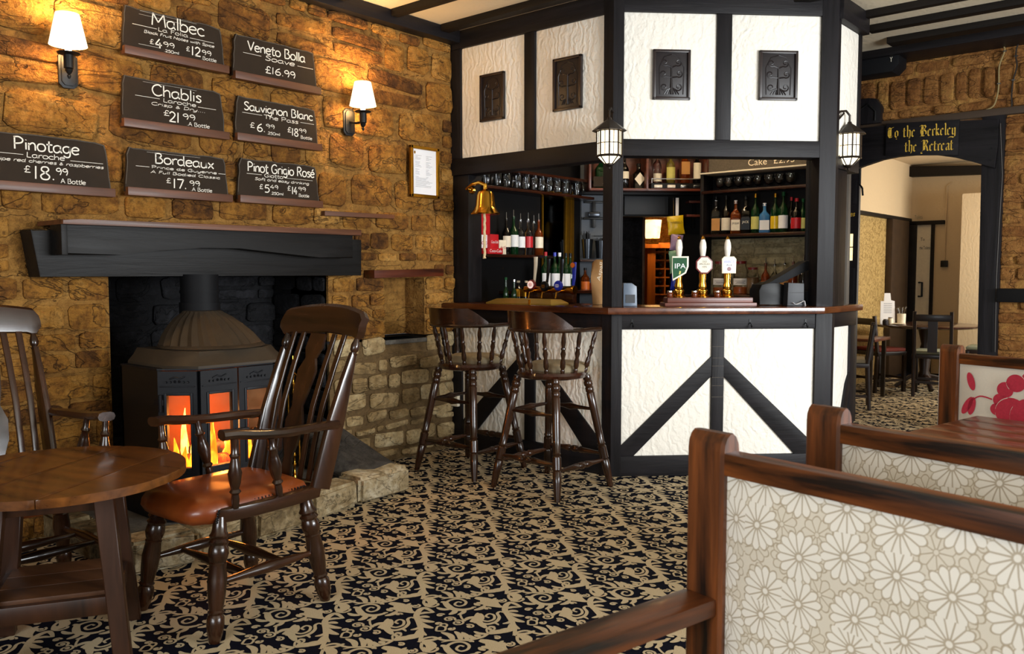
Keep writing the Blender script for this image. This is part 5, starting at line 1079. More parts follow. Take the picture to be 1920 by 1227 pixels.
for cx, cz, k in ((.36, .78, 1.25), (.84, .74, 1.25)):
    for dx, dz, r, a0, a1 in ((.065, .01, .06, -2.8, 1.2), (.02, -.045, .065, 2.6, 6.0), (-.04, -.035, .05, 1.8, 5.2), (-.028, .06, .03, 0.5, 4), (.05, .06, .045, 1, 4)):
        P = [(cx + k * (dx + r * .97 * math.cos(a0 + (a1 - a0) * i / 14)), cz + k * (dz + r * .93 * math.sin(a0 + (a1 - a0) * i / 14))) for i in range(15)]
        for p0, p1 in zip(P[:-1], P[1:]): b.poly([(p0[0], YF - .0012, p0[1] - .0014), (p1[0], YF - .0012, p1[1] - .0014), (p1[0], YF - .0012, p1[1] + .0014), (p0[0], YF - .0012, p0[1] + .0014)])
b.obj('flower_outline', 'creamcloth', t3, 0)
tb2 = thing('dining_table', 'red-brown rectangular plank table between the second and third benches', 'table', T(-.845, 2.965, 0, rad(-11)))
for i in range(4): b = B(); b.box(0.0, 1.3, i * .142, i * .142 + .1405, .72, .75, bev=.003); b.obj('plank', 'tabletwo', tb2)
for x, y in ((.08, .05), (.08, .5), (1.2, .05), (1.2, .5)): b = B(); b.box(x - .03, x + .03, y - .03, y + .03, 0, .72, bev=.003); b.obj('leg', 'bench_z', tb2)
b = B(); b.box(.06, 1.24, .04, .53, .66, .72, bev=.003); b.obj('apron', 'bench_x', tb2)

# ---------------------------------------------------------------- behind the bar
D0 = onP(1200, 450, Vector((-4.35, 5.95, 0)), nF); MD = frameM((D0.x, D0.y, 0), (s7, s7, 0), (0, 0, 1), (s7, -s7, 0))
def dg(px, py, c=0.0):
    o = Vector((D0.x, D0.y, 0)) + nF * c; p = onP(px, py, o, nF) - Vector((D0.x, D0.y, 0)); return p.dot(uF), p.z
wb2 = struct('wall_bar_back', MD)
aL, aR = dg(1166, 450)[0], dg(1263, 450)[0]; zo = dg(1200, 406)[1]
b = B(); b.box((-4.36 - D0.x) / s7, aL, 0, 3, -0.12, 0); b.obj('blue_grey_face', 'bluegrey', wb2, 0)
b = B(); b.box(aR, 1.1, 0, 3, -0.12, 0); b.box(aL, aR, zo, 3, -0.12, 0); b.obj('black_face', 'blackpanel', wb2, 0)
b = B(); g0, g1 = dg(1170, 403), dg(1252, 369); b.box(g0[0], g1[0], g0[1], g1[1], 0, 0.02, bev=.004); b.obj('header_board', 'greypanel', wb2)
b = B(); g0 = dg(1085, 362); b.box(g0[0], dg(1340, 362)[0], g0[1] - .02, g0[1] + .012, 0, 0.10, bev=.004); b.obj('picture_rail', 'tim_x', wb2)
YB = 6.42
wb3 = struct('wall_bar_shelves', frameM((0, YB, 0), (1, 0, 0), (0, 0, 1), (0, -1, 0)))
b = B(); b.box(-3.37, -2.285, 0, 3, -0.12, 0); b.box(-3.37, -3.25, 0, 3, -0.55, -0.12); b.obj('black_face', 'blackpanel', wb3, 0)
b = B(); b.box(-3.345, -2.31, 1.08, 1.56, -0.01, 0.012); b.obj('mortar_bed', 'barstone', wb3, 0)
lay(wb3, -3.35, -2.3, 1.1, 1.56, (0.11, 0.17), (0.16, 0.34), 'barstone', seed=31, dr=(0.015, 0.03))
b = B(); b.box(-3.375, -3.345, 0.9, 2.1, 0, 0.16, bev=.003); b.obj('shelf_upright', 'tim_y', wb3)
wb4 = struct('wall_bar_end', None)
b = B(); b.box(-2.30, -2.285, 5.80, 6.42, 0, 3.0); b.obj('black_face', 'blackpanel', wb4, 0)
b = B(); b.box(-2.32, -2.30, 5.80, 5.86, 1.07, 2.1, bev=.002); b.obj('edge_board', M['timber'], wb4)
wb5 = struct('wall_bar_left_panel', MW)
b = B(); b.box(4.55, 5.98, 0.0, 2.98, 0.0, 0.03); b.obj('black_face', 'blackpanel', wb5, 0)
# cellar passage seen through the opening
wc = struct('wall_cellar', MD)
b = B(); b.box(aL - .02, aL + .02, 0, 2.2, -1.6, -.1); b.box(aL, aR + .6, 0, 2.6, -1.75, -1.6); b.box(aR + .5, aR + .6, 0, 2.2, -1.6, -.1); b.box(aL - .1, aR + .6, 2.1, 2.3, -1.75, -.1); b.obj('rubble_core', 'stone', wc, 0)
xj = dg(1206, 450, -.5)[0]
b = B(); b.box(aL, xj, 0, 2.1, -.95, -.5); b.obj('stone_pier', 'stone_soot', wc, 0)
lay(wc, aL + .02, xj, 0.9, 1.8, (0.08, 0.13), (0.12, 0.25), 'boulder', seed=41, dr=(-.46, -.47)) if False else None
b = B(); b.box(xj - .012, xj + .012, 0, 2.05, -.5, -.47, bev=.003); b.obj('door_edge', 'shelfwood', wc)
cl = thing('cellar_lamp', 'glowing cream lampshade in the cellar passage behind the bar', 'lamp', MD)
a0, z0 = dg(1208, 447, -1.1); a1, z1 = dg(1232, 413, -1.1); cx = (a0 + a1) / 2 + .02
b = B(); b.loft([[Vector((cx + r * math.cos(2 * PI * i / 20), z, -1.1 + r * math.sin(2 * PI * i / 20))) for i in range(20)] for r, z in ((.07, z0), (.088, z1))]); b.obj('shade', 'cellarlamp', cl)
b = B(); b.box(cx - .01, cx + .01, z0 - .05, z0, -1.11, -1.09); b.box(cx - .05, cx + .05, z0 - .06, z0 - .045, -1.15, -1.05); b.obj('stand', 'brass', cl)
point('cellar_light', MD @ Vector((cx + .12, z0 + .1, -.85)), 9, (1.0, 0.55, 0.18), 0.05)
pinew = wood('orange_pine', '#8a4a14', '#c87a2a', 'y', 0.45, 0.1)
rk = thing('wine_rack', 'orange pine wine rack with bottles in the cellar passage', 'wine rack', MD)
ra0, rz1 = dg(1224, 457, -1.25); ra1, _ = dg(1262, 457, -1.25); rz0 = dg(1240, 552, -1.25)[1]
b = B(); b.box(cx - .12, ra1 + .05, z0 - .10, z0 - .06, -1.4, -1.0); b.obj('rack_shelf', pinew, rk)
b = B(); b.box(ra0 - .10, ra0 - .02, .8, z0 - .10, -1.4, -1.05); b.obj('side_board', pinew, rk)
nr, nc = 6, 2; cw, chh = (ra1 - ra0) / nc, (rz1 - rz0) / nr
for i in range(nc + 1): b = B(); b.box(ra0 + i * cw - .006, ra0 + i * cw + .006, rz0, rz1, -1.4, -1.15); b.obj('upright', pinew, rk, 0)
for j in range(nr + 1): b = B(); b.box(ra0, ra1, rz0 + j * chh - .006, rz0 + j * chh + .006, -1.4, -1.15); b.obj('crossbar', pinew, rk, 0)
first = None
for j in range(nr):
    for i in range(nc):
        x, z = ra0 + (i + .5) * cw, rz0 + (j + .5) * chh
        Mx = MD @ Matrix.Translation((x, z - .002, 0))
        lab = 'dark wine bottle in the pine rack, %s row from the top, %s column' % (ORD[nr - 1 - j], 'left' if i == 0 else 'right')
        if first is None:
            first = thing('wine_bottle', lab, 'bottle', Mx, 'bottles in the cellar rack'); b = B(); b.lathe([(0, .011), (.3, .011), (.5, .029), (1, .03)], (0, 0, -1.12), (0, 0, -1.4), 12); b.obj('glass', 'darkglass', first)
            b = B(); b.lathe([(0, .012), (1, .0135)], (0, 0, -1.115), (0, 0, -1.16), 12); b.obj('capsule', 'ironblack', first); learn(first)
        else: dup(first, Mx, lab)

def bottle(p, rz, h, r, lab, gl, lb=None, cap='black', square=False, cat='bottle', grp=None, sh=.62, lz0=.1, lz1=.42, pourer=False, neck=.28, liquid=None, text=None, tm='ink', lw=1.0):
    t = thing({True: 'square_bottle', False: 'bottle'}[square], lab, cat, T(p[0], p[1], p[2], rz), grp); n = 4 if square else 14
    prof = [(.9, 0.0), (1, .02), (1, sh - .05), (.85, sh), (.45, sh + .08), (neck, sh + .14), (neck, .93), (neck * 1.15, .935), (neck * 1.15, .965), (neck * .9, .97)]
    b = B()
    if square:
        rings = []
        for k, z in prof:
            q = r * k; c = q * .25
            rings.append([Vector(v) for v in ((q, -q + c, z * h), (q, q - c, z * h), (q - c, q, z * h), (-q + c, q, z * h), (-q, q - c, z * h), (-q, -q + c, z * h), (-q + c, -q, z * h), (q - c, -q, z * h))])
        b.loft(rings)
    else: b.lz([(k * r, z * h) for k, z in prof], n)
    b.obj('glass', gl, t)
    if lb:
        b = B()
        if square: b.box(-r * .9, r * .9, -r - .0015, -r, lz0 * h, lz1 * h)
        else:
            R_ = r + .001; hw = 1.25 * lw; b.loft([[Vector((R_ * math.sin(a), -R_ * math.cos(a), z)) for a in [-hw + 2 * hw * i / 10 for i in range(11)]] for z in (lz0 * h, lz1 * h)], cap=False, closed=False)
        b.obj('label', lb, t)
        if text:
            b = B(); put_text(b, text, -r * .7, r * .7, (lz0 * .45 + lz1 * .55) * h, min(.03, h * .09), 0); b.xf(Matrix.Translation((0, -r - .003, 0)) @ Matrix.Rotation(PI / 2, 4, 'X')); b.obj('lettering', tm, t, 0)
    b = B()
    if pourer: b.lz([(neck * r * 1.1, .93 * h), (neck * r * 1.1, .98 * h), (.004, .99 * h), (.0035, 1.14 * h)], 8); b.obj('pourer', 'steel', t)
    else: b.lz([(neck * r * 1.25, .90 * h), (neck * r * 1.25, 1.0 * h), (.002, 1.003 * h)], 10); b.obj('cap', cap, t)
    return t
def shelfb(name, lab, Mx, x0, x1, y, dep, mat='seatwood', th=.022):
    t = thing(name, lab, 'shelf', Mx); b = B(); b.box(x0, x1, y - th, y, 0.0, dep, bev=.003); b.obj('board', mat, t); return t
YAWZ = YAW
# ---- right-hand shelves
MS_ = frameM((0, YB, 0), (1, 0, 0), (0, 0, 1), (0, -1, 0)); YS = YB - .10
zB = onY(1420, 437, YS - .06).z; zG = onY(1420, 352, YS - .06).z; zC = onY(1420, 317, YS - .06).z
xs = lambda px, py=430: onY(px, py, YS).x
shelfb('bottle_shelf', 'dark shelf of spirit bottles on the right-hand wall behind the bar', MS_, -3.36, -2.31, zB, .17)
shelfb('glass_shelf', 'dark shelf of round glasses above the right-hand spirit bottles', MS_, -3.36, -2.31, zG, .17)
shelfb('top_ledge', 'pale-edged ledge under the cake price board', MS_, -3.36, -2.31, zC, .2, 'cream', .012)
ck = thing('cake_board', 'brown board lettered Cake with a price, above the round glasses', 'sign', MS_)
b = B(); b.box(-3.36, -2.36, zC + .004, zC + .14, .03, .05); b.obj('board', 'slateedge', ck)
b = B(); x0, x1, x2, x3 = [onY(q, 302, YB - .05).x for q in (1403, 1438, 1451, 1490)]; zt_ = onY(1440, 308, YB - .05).z; put_text(b, 'Cake', x0, x1, zt_, .075, .0515); put_text(b, '£2.95', x2, x3, zt_, .075, .0515); b.obj('lettering', 'cream', ck, 0)
RB_ = [(1342, 369, .036, 1, 'clear', 'tanlabel', 'black', 'squat square clear bottle with olive label, leftmost on the right bottle shelf', ''),
       (1361, 367, .036, 0, 'darkglass', 'cream', 'black', 'dark bottle with pale pink label beside the olive-labelled square bottle', ''),
       (1379, 376, .038, 1, 'amberglass', 'cream', 'white', 'square bottle with white label, red seal and white cap', 'JIM BEAM'),
       (1397.5, 368, .037, 1, 'darkglass', 'black', 'black', 'square dark whiskey bottle with black label', 'JACK'),
       (1416, 363.5, .034, 0, 'greenglass', 'limelabel', 'gold', 'tall bottle with gold neck and yellow label', ''),
       (1433, 381, .040, 1, 'blueglass', 'white', 'white', 'pale blue square gin bottle with white label', ''),
       (1453, 363, .035, 0, 'greenglass', 'yellow', 'gold', 'green bottle with bright yellow label', ''),
       (1468, 360, .036, 0, 'greenglass', 'white', 'green', 'tall green bottle with plain white label', ''),
       (1493, 372, .042, 0, 'darkglass', 'red', 'red', 'round dark liqueur bottle with red cap and red label', '')]
for px, py, r_, sq, gl, lb, cp, lab, tx in RB_:
    x = xs(px); zt_ = onY(px, py, YS).z; bottle((x, YS, zB), YAWZ * .6, zt_ - zB, r_, lab, gl, lb, cp, bool(sq), grp='spirits on the right-hand shelf', text=tx or None, tm='cream' if lb == 'black' else 'ink')
x = xs(1503); bottle((x, YS + .02, zB), 0, .25, .03, 'slim green bottle at the far right end of the spirit shelf', 'greenglass', 'limelabel', 'green', grp='spirits on the right-hand shelf')
x = xs(1478); bottle((x, YS + .05, zB), 0, .27, .03, 'bottle with red cap half hidden behind the white-labelled green bottle', 'darkglass', None, 'red', grp='spirits on the right-hand shelf')
gl0 = None
for i, px in enumerate((1350, 1366, 1385, 1403, 1420.5, 1442, 1461, 1482)):
    Mx = T(xs(px, 350), YS, zG); lab = 'round clear wine glass, %s from the left on the right-hand glass shelf' % ORD[i]
    if gl0 is None:
        gl0 = thing('wine_glass', lab, 'glass', Mx, 'round glasses on the right-hand shelf')
        b = B(); b.loft([[Vector((r * math.cos(2 * PI * i / 16), r * math.sin(2 * PI * i / 16), z)) for i in range(16)] for r, z in ((.028, .002), (.003, .006), (.003, .018), (.03, .035), (.042, .065), (.038, .10), (.036, .10), (.04, .065), (.028, .038), (.002, .025))]); b.obj('bowl', 'clear', gl0); b = B(); b.lz([(.03, 0), (.03, .002), (.004, .004)], 16); b.obj('foot', 'clear', gl0); learn(gl0)
    else: dup(gl0, Mx, lab)
# ---- jars and bottles on the back counter
zK = onY(1400, 552, YS - .03).z
bk = thing('back_counter', 'dark wooden back counter under the right-hand shelves', 'counter', MS_); b = B(); b.box(-3.36, -2.31, zK - .03, zK, 0, .42, bev=.004); b.obj('worktop', 'seatwood', bk); b = B(); b.box(-3.35, -2.32, 0.0, zK - .03, 0.0, .40); b.obj('cabinet', 'blackpanel', bk)
def jar(px, py, r, h, lab, lid, tx=None, fill='grain', fh=.3):
    p = onY(px, 550, YS - .05); t = thing('storage_jar', lab, 'jar', T(p.x, YS - .05, zK, YAWZ * .6))
    b = B(); b.lz([(r * .95, 0), (r, .01), (r, h * .72), (r * .75, h * .85), (r * .75, h * .93)], 18); b.obj('glass', 'clear', t); b = B(); b.lz([(r * .8, h * .92), (r * .82, h), (.01, h * 1.01)], 18); b.obj('lid', lid, t); b = B(); b.lz([(r * .9, .005), (r * .92, h * fh), (.01, h * fh + .002)], 16); b.obj('contents', fill, t)
    if tx: 
        b = B(); R_ = r + .001; b.loft([[Vector((R_ * math.sin(a), -R_ * math.cos(a), z)) for a in [-1.3 + 2.6 * i / 10 for i in range(11)]] for z in (h * .28, h * .48)], cap=False, closed=False); b.obj('label', 'white', t)
        b = B(); [b.poly([(-w_, h * .31 + y_, 0), (w_, h * .31 + y_, 0), (w_, h * .31 + y_ + .003, 0), (-w_, h * .31 + y_ + .003, 0)]) for w_, y_ in ((r * .7, .022), (r * .55, .012), (r * .65, .002))]; b.xf(Matrix.Translation((0, -r - .003, 0)) @ Matrix.Rotation(PI / 2, 4, 'X')); b.obj('lettering', 'ink', t, 0)
jar(1350, 485, .055, .26, 'big sweet jar with white label, left of the white pump badge', 'maroon', 'Chutney', 'orange', .2); jar(1388, 485, .055, .26, 'big sweet jar with white label, right of the white pump badge', 'maroon', 'Sweets', 'orange', .22); jar(1411, 500, .047, .21, 'clip-top jar of brown nibbles left of the till', 'maroon', None, 'grain', .62)
for px, hh, lab, gl, lb in ((1435, .25, 'amber bottle with steel pourer just right of the clip-top jar', 'amberglass', 'orange'), (1452, .24, 'clear bottle with small square label and pourer', 'clear', 'white'), (1470.5, .25, 'bottle with tan label and pourer behind the till', 'clear', 'tanlabel'), (1486.5, .26, 'amber bottle with pourer, behind the till screen', 'amberglass', None), (1506, .26, 'rightmost dark bottle with pourer on the back counter', 'darkglass', None)):
    p = onY(px, 540, YS - .02); bottle((p.x, YS - .02, zK), YAWZ * .6, hh, .034, lab, gl, lb, 'black', False, grp='pourer bottles on the back counter', pourer=True)

# ---- box shelf in the corner
bx = thing('box_shelf', 'red-brown wooden box shelf with spirits high in the bar corner', 'shelf', MD)
x0, y0 = dg(1104, 357, .25); x1, y1 = dg(1331, 262, .25); xm = dg(1214, 330, .25)[0]
for q in ((x0, x1, y0, y0 + .02, .0, .25), (x0, x0 + .02, y0, y1, 0, .25), (x1 - .02, x1, y0, y1, 0, .25), (xm - .01, xm + .01, y0, y1, 0, .25), (x0, x1, y1, y1 + .02, 0, .25)): b = B(); b.box(*q, bev=.003); b.obj('board', 'boxwood', bx)
b = B(); b.box(x0, x1, y0, y1, .002, .012); b.obj('back_board', 'boxwood', bx)
def onMD(px, c): a, z = dg(px, 350, c); return Vector((D0.x, D0.y, 0)) + uF * a + nF * c
zx = y0 + .02
for px, h, r_, sq, gl, lb, cp, lab, z_, l0, l1 in (
    (1127, .30, .05, 1, 'greenglass', None, 'white', 'green bottle behind the little chalk plate in the box shelf', zx, .1, .4), (1171, .30, .036, 0, 'darkglass', 'cream', 'red', 'bottle with red and cream label left of the diamond-label bottle', zx, .3, .5),
    (1197, .22, .055, 1, 'darkglass', None, 'black', 'black faceted bottle with diamond-shaped cream label', zx, .2, .5),
    (1232, .27, .036, 0, 'clear', 'cream', 'black', 'bottle with low cream band label, leftmost in the steel rack', zx + .055, .05, .3), (1257, .27, .038, 0, 'limeglass', 'limelabel', 'cream', 'bottle with pale yellow label and cream stopper in the steel rack', zx + .055, .1, .5),
    (1283, .30, .04, 1, 'amberglass', 'tanlabel', 'black', 'square bottle with broad tan label in the steel rack', zx + .055, .25, .6), (1306.5, .28, .034, 0, 'darkglass', 'cream', 'white', 'bottle with tall cream label, rightmost in the steel rack', zx + .055, .12, .62)):
    p = onMD(px, .12); M.setdefault('limeglass', glass('straw_glass', '#8a7a30', .08, .5)); bottle((p.x, p.y, z_), PI / 4, h, r_, lab, gl, lb, cp, bool(sq), grp='spirits in the box shelf', lz0=l0, lz1=l1)
p = onMD(1197, .12); dl_ = bpy.data.objects[[o.name for o in bpy.data.objects if o.get('label', '').startswith('black faceted')][0]]
b = B(); b.poly([(0, -.0565, .03), (.045, -.0565, .085), (0, -.0565, .14), (-.045, -.0565, .085)]); b.obj('label', 'cream', dl_, 0)
sr = thing('steel_bottle_rack', 'low steel-railed rack with four cups inside the box shelf', 'rack', MD)
xa, xb = dg(1222, 345, .2)[0], dg(1320, 345, .2)[0]; b = B(); b.box(xa, xb, zx, zx + .05, .06, .19); b.obj('tray', 'black', sr)
b = B(); b.tube([(xa, zx + .085, .06), (xa, zx + .085, .2), (xb, zx + .085, .2), (xb, zx + .085, .06)], .005, 6); b.tube([(xa, zx + .05, .2), (xa, zx + .09, .2)], .005, 6); b.tube([(xb, zx + .05, .2), (xb, zx + .09, .2)], .005, 6); b.obj('rail', 'steel', sr)
for i in range(4): xx = xa + (xb - xa) * (i + .5) / 4; b = B(); b.box(xx - .035, xx + .035, zx + .01, zx + .036, .19, .205, bev=.006); b.obj('cup', 'steel' if i > 1 else 'porcelain', sr)
cs = thing('chalk_plate', 'little black plate with chalk script, front left of the box shelf', 'sign', MD)
xa, za = dg(1113, 350, .24); xb, zb = dg(1143, 331, .24); b = B(); b.box(xa, xb + .04, za, zb, .225, .232); b.obj('plate', 'slate', cs); b = B(); put_text(b, 'Ja', dg(1131, 340, .24)[0], dg(1141, 340, .24)[0], dg(1131, 343, .24)[1], .03, .2335, .3); b.obj('lettering', 'chalk', cs, 0)
# ---- crisps strip and little black brackets
for i, (pxa, pya, pxb, pyb, mt, lab, tx) in enumerate(((1251, 405, 1283, 440, 'yellow', 'yellow crisp packet hanging above the green pump badge', 'TYRRELLS'), (1256, 440, 1280, 470, 'purple', 'mauve crisp packet hanging below the yellow one', None), (1254, 470, 1276, 512, 'green', 'green packet lower on the hanging strip, behind the badge', None), (1257, 512, 1276, 545, 'blue', 'blue packet lowest on the hanging strip', None))):
    a0, z0 = dg(pxa, pyb, .2); a1, z1 = dg(pxb, pya, .2); t = thing('crisp_packet', lab, 'packet', MD @ Matrix.Translation(((a0 + a1) / 2, (z0 + z1) / 2, .2 + .004 * i)) @ Matrix.Rotation(.1 * (-1) ** i, 4, 'Z'), 'packets on the hanging strip'); w2, h2 = (a1 - a0) / 2, (z1 - z0) / 2
    b = B(); n = 9; g = []
    for s_ in (1, -1):
        vv = [[b.bm.verts.new((w2 * (-1 + 2 * u / n) * (1 - .08 * math.sin(PI * v / n)), h2 * (-1 + 2 * v / n), s_ * .022 * math.sin(PI * u / n) ** .6 * math.sin(PI * v / n) ** .6 + .002 * math.sin(u * 3 + v))) for v in range(n + 1)] for u in range(n + 1)]
        for u in range(n):
            for v in range(n): b.bm.faces.new((vv[u][v], vv[u + 1][v], vv[u + 1][v + 1], vv[u][v + 1]))
    b.obj('packet', mt if mt != 'green' else M['greenpk'] if 'greenpk' in M else M.setdefault('greenpk', plain('green_packet', '#6f9a7c', .35, nscale=40, var=.3)), t, 2)
    if tx: b = B(); put_text(b, tx, -w2 * .7, w2 * .7, h2 * .15, .028, .0245); b.obj('lettering', 'ink', t, 0)
hs = thing('hanging_strip', 'pale strip the crisp packets hang from', 'display strip', MD); a0, z0 = dg(1267, 410, .17); a1, z1 = dg(1273, 371, .17); b = B(); b.box(a0, a1, z0 - .5, z1, .16, .165); b.obj('strip', 'white', hs); b = B(); b.tube([(a0 - .02, z1, .17), (a0 - .015, z0, .17)], .004, 5); b.obj('cord', 'steel', hs)
for i, (pa_, pb_, y) in enumerate(((1291, 1321, 378), (1286, 1322, 404))):
    a0, z0 = dg(pa_, y + 3, .1); a1, z1 = dg(pb_, y, .1); t = thing('small_bracket_shelf', ('upper' if i == 0 else 'lower') + ' small bracket shelf on the black wall right of the crisps', 'shelf', MD); b = B(); b.box(a0, a1, z0, z0 + .02, .0, .12, bev=.003); b.obj('board', 'boxwood', t); b = B(); b.box((a0 + a1) / 2 - .012, (a0 + a1) / 2 + .012, z0 - .09, z0, 0, .03); b.obj('bracket', 'black', t)
# ---- left part of the corner: straw cups, juicer, bottle
for i, (px, h) in enumerate(((1101, .13), (1126, .12))):
    a, z = dg(px, 485, .12); lab = ('left' if i == 0 else 'right') + ' dark metal cup of black straws beside the corner post'
    t = thing('straw_cup', lab, 'cup', MD @ Matrix.Translation((a, z, .12)) @ Matrix.Rotation(-PI / 2, 4, 'X'), 'cups of straws'); b = B(); b.lz([(.036, 0), (.05, h * 1.25)], 18); b.obj('cup', 'darksteel', t)
    b = B(); r = random.Random(i)
    for k in range(22): q = r.uniform(0, 6.28); rr = r.uniform(0, .035); b.tube([(rr * math.cos(q) * .6, rr * math.sin(q) * .6, .03), (rr * 1.3 * math.cos(q), rr * 1.3 * math.sin(q), h * 1.25 + r.uniform(.03, .07) * (1 if i == 0 else .4))], .0035, 5)
    o = b.obj('straws', 'black', t); o['kind'] = 'stuff'
    b = None
for i, (y, lab) in enumerate(((487, 'small shelf under the straw cups left of the corner post'), (547, 'lowest small shelf with orange-labelled bottle left of the post'))):
    a0, z0 = dg(1088, y, .18); a1 = dg(1150, y, .18)[0]; shelfb('corner_shelf', lab, MD, a0, a1, z0, .2, 'seatwood', .018)
a, z = dg(1097, 546, .1); q = Vector((D0.x, D0.y, 0)) + uF * a + nF * .1; bottle((q.x, q.y, dg(1097, 547, .18)[1]), PI / 4, .2, .038, 'small bottle with orange label on the lowest corner shelf', 'amberglass', 'orange', 'black', grp='sauce bottles in the corner')
a, z = dg(1110, 546, .1); q = Vector((D0.x, D0.y, 0)) + uF * a + nF * .1; bottle((q.x, q.y, dg(1110, 547, .18)[1]), PI / 4, .17, .026, 'small bottle with pink label and yellow-green cap in the corner', 'clear', 'redseat', 'yellow', grp='sauce bottles in the corner')
cj = thing('wall_corkscrew', 'black lever corkscrew fixed to the blue-grey wall left of the post', 'corkscrew', MD)
a, z = dg(1114, 405, .05); b = B(); b.box(a - .08, a + .08, z + .11, z + .13, 0, .03, bev=.004); b.box(a - .015, a + .015, z - .1, z + .12, .01, .04, bev=.004); b.box(a - .09, a + .09, z - .03, z - .01, 0, .05, bev=.006); b.obj('frame', 'black', cj); b = B(); b.box(a - .05, a + .05, z - .01, z + .035, .02, .07, bev=.012); b.obj('body', 'darksteel', cj); b = B(); b.tube([(a - .11, z + .13, .02), (a - .11, z - .16, .02)], .005, 6); b.tube([(a, z - .17, .03), (a + .09, z - .17, .03), (a + .11, z - .14, .03)], .004, 6); b.obj('lever', 'black', cj)

# ---- left wall of the bar
XS = WX + .13
def onL(px, py, x=XS): p = onX(px, py, x); return p
zg, zb_ = onL(980, 357).z, onL(960, 478).z
shelfb('mug_shelf', 'dark shelf of dimpled beer mugs on the left wall behind the bar', MW, 4.57, 5.92, zg, .2)
shelfb('mug_shelf', 'dark board above the row of beer mugs', MW, 4.57, 5.92, zg + .135, .22)
shelfb('spirit_shelf', 'dark shelf with cartons and spirits on the left wall behind the bar', MW, 4.57, 5.36, zb_, .2)
mg = None
for i, px in enumerate((912, 934, 951, 971, 988, 1002, 1016, 1030, 1046, 1061, 1082)):
    p = onL(px, 345); Mx = T(XS, p.y, zg); lab = 'dimpled clear beer mug, %s from the left in the hanging row' % ORD[i]
    if mg is None:
        mg = thing('beer_mug', lab, 'glass', Mx, 'beer mugs on the left shelf'); b = B(); n = 20
        b.loft([[Vector((r * (1 + (.05 if i % 2 else 0)) * math.cos(2 * PI * i / n), r * (1 + (.05 if i % 2 else 0)) * math.sin(2 * PI * i / n), z)) for i in range(n)] for r, z in ((.034, 0), (.042, .015), (.045, .05), (.042, .085), (.04, .11), (.037, .11), (.039, .08), (.04, .05), (.036, .015))]); b.obj('body', 'clear', mg)
        b = B(); b.tube([(.04, 0, .09), (.065, 0, .085), (.07, 0, .055), (.06, 0, .025), (.042, 0, .025)], .006, 6); b.obj('handle', 'clear', mg); learn(mg)
    else: dup(mg, Mx, lab)
for px, h, r_, gl, lb, cp, lab in ((949.5, .28, .034, 'darkglass', 'cream', 'maroon', 'dark bottle with pourer, leftmost of the spirits right of the cartons'), (963, .30, .038, 'greenglass', 'white', 'white', 'green gin bottle with white label and white collar'), (976, .28, .036, 'clear', 'white', 'red', 'frosted clear vodka bottle with pinkish collar'), (990.5, .29, .036, 'clear', 'red', 'red', 'clear vodka bottle with red label and pourer'), (1001, .28, .034, 'clear', None, 'black', 'plain clear bottle with pourer between red-label and amber bottles'), (1010, .29, .036, 'amberglass', 'cream', 'black', 'amber spirit bottle with cream label nearest the gilt mirror')):
    p = onL(px, 440, XS - (.05 if px == 1001 else 0)); bottle((p.x, p.y, zb_), PI / 2 - .4, h, r_, lab, gl, lb, cp, grp='spirits on the left shelf', pourer=True, lz0=.2, lz1=.5)
def carton(pxa, pxb, pyt, lab, mats, txt, off=0.0, zoff=0.0):
    p0, p1 = onL(pxa, 475, XS + off), onL(pxb, 475, XS + off); zt_ = onL(pxb, pyt, XS + off).z
    t = thing('drinks_carton', lab, 'carton', Matrix.Translation((WX, 0, 0)) @ Matrix(((0, 0, 1, 0), (1, 0, 0, 0), (0, 1, 0, 0), (0, 0, 0, 1))), 'drinks cartons on the left shelf')
    c1 = XS + off - WX; b = B(); b.box(p0.y, p1.y, zb_ + zoff, zt_, c1 - .07, c1, bev=.002); b.obj('box', mats[0], t); h = zt_ - zb_ - zoff; w_ = p1.y - p0.y
    if mats[1]: b = B(); b.box(p0.y + .001, p1.y - .001, zb_ + zoff + h * mats[2], zb_ + zoff + h * mats[3], c1, c1 + .0012); b.obj('label', mats[1], t, 0)
    b = B(); put_text(b, txt[0], p0.y + w_ * .1, p1.y - w_ * .1, zb_ + zoff + h * txt[1], txt[2], c1 + .002, .15); b.obj('lettering', txt[3], t, 0)
carton(893, 919, 405, 'tall red and white cola carton behind the bell rope', ('red', 'white', .12, .5), ('Coke', .25, .05, 'red'))
carton(919, 935, 440, 'medium red cola carton right of the bell rope', ('red', None, 0, 0), ('Coca-Cola', .55, .03, 'white'), .03)
carton(915, 943, 466, 'low red cola strip in front of the larger cartons', ('red', None, 0, 0), ('Coca-Cola', .3, .03, 'white'), .08)
carton(936, 954, 451, 'low white and red diet cola carton beside the dark bottle', ('cream', None, 0, 0), ('diet Coke', .4, .028, 'red'), .02)
mi = thing('gilt_mirror', 'dark mirror in a gilt frame behind the beer taps', 'mirror', MW)
ya, yb, zt_, z0_ = onX(1017, 430, WX + .05).y, onX(1076, 430, WX + .05).y, onX(1070, 362, WX + .05).z, 1.0
for nm, q in (('a', (ya, yb, zt_ - .04, zt_)), ('b', (ya, yb, z0_, z0_ + .05)), ('c', (ya, ya + .012, z0_, zt_)), ('d', (yb - .11, yb - .055, z0_, zt_)), ('e', (yb - .05, yb, z0_, zt_))): b = B(); b.box(*q, .03, .055, bev=.006); b.obj('frame_bar', 'gold', mi)
b = B(); b.box(ya, yb, z0_, zt_, .03, .04); b.obj('mirror_glass', 'mirror', mi, 0)
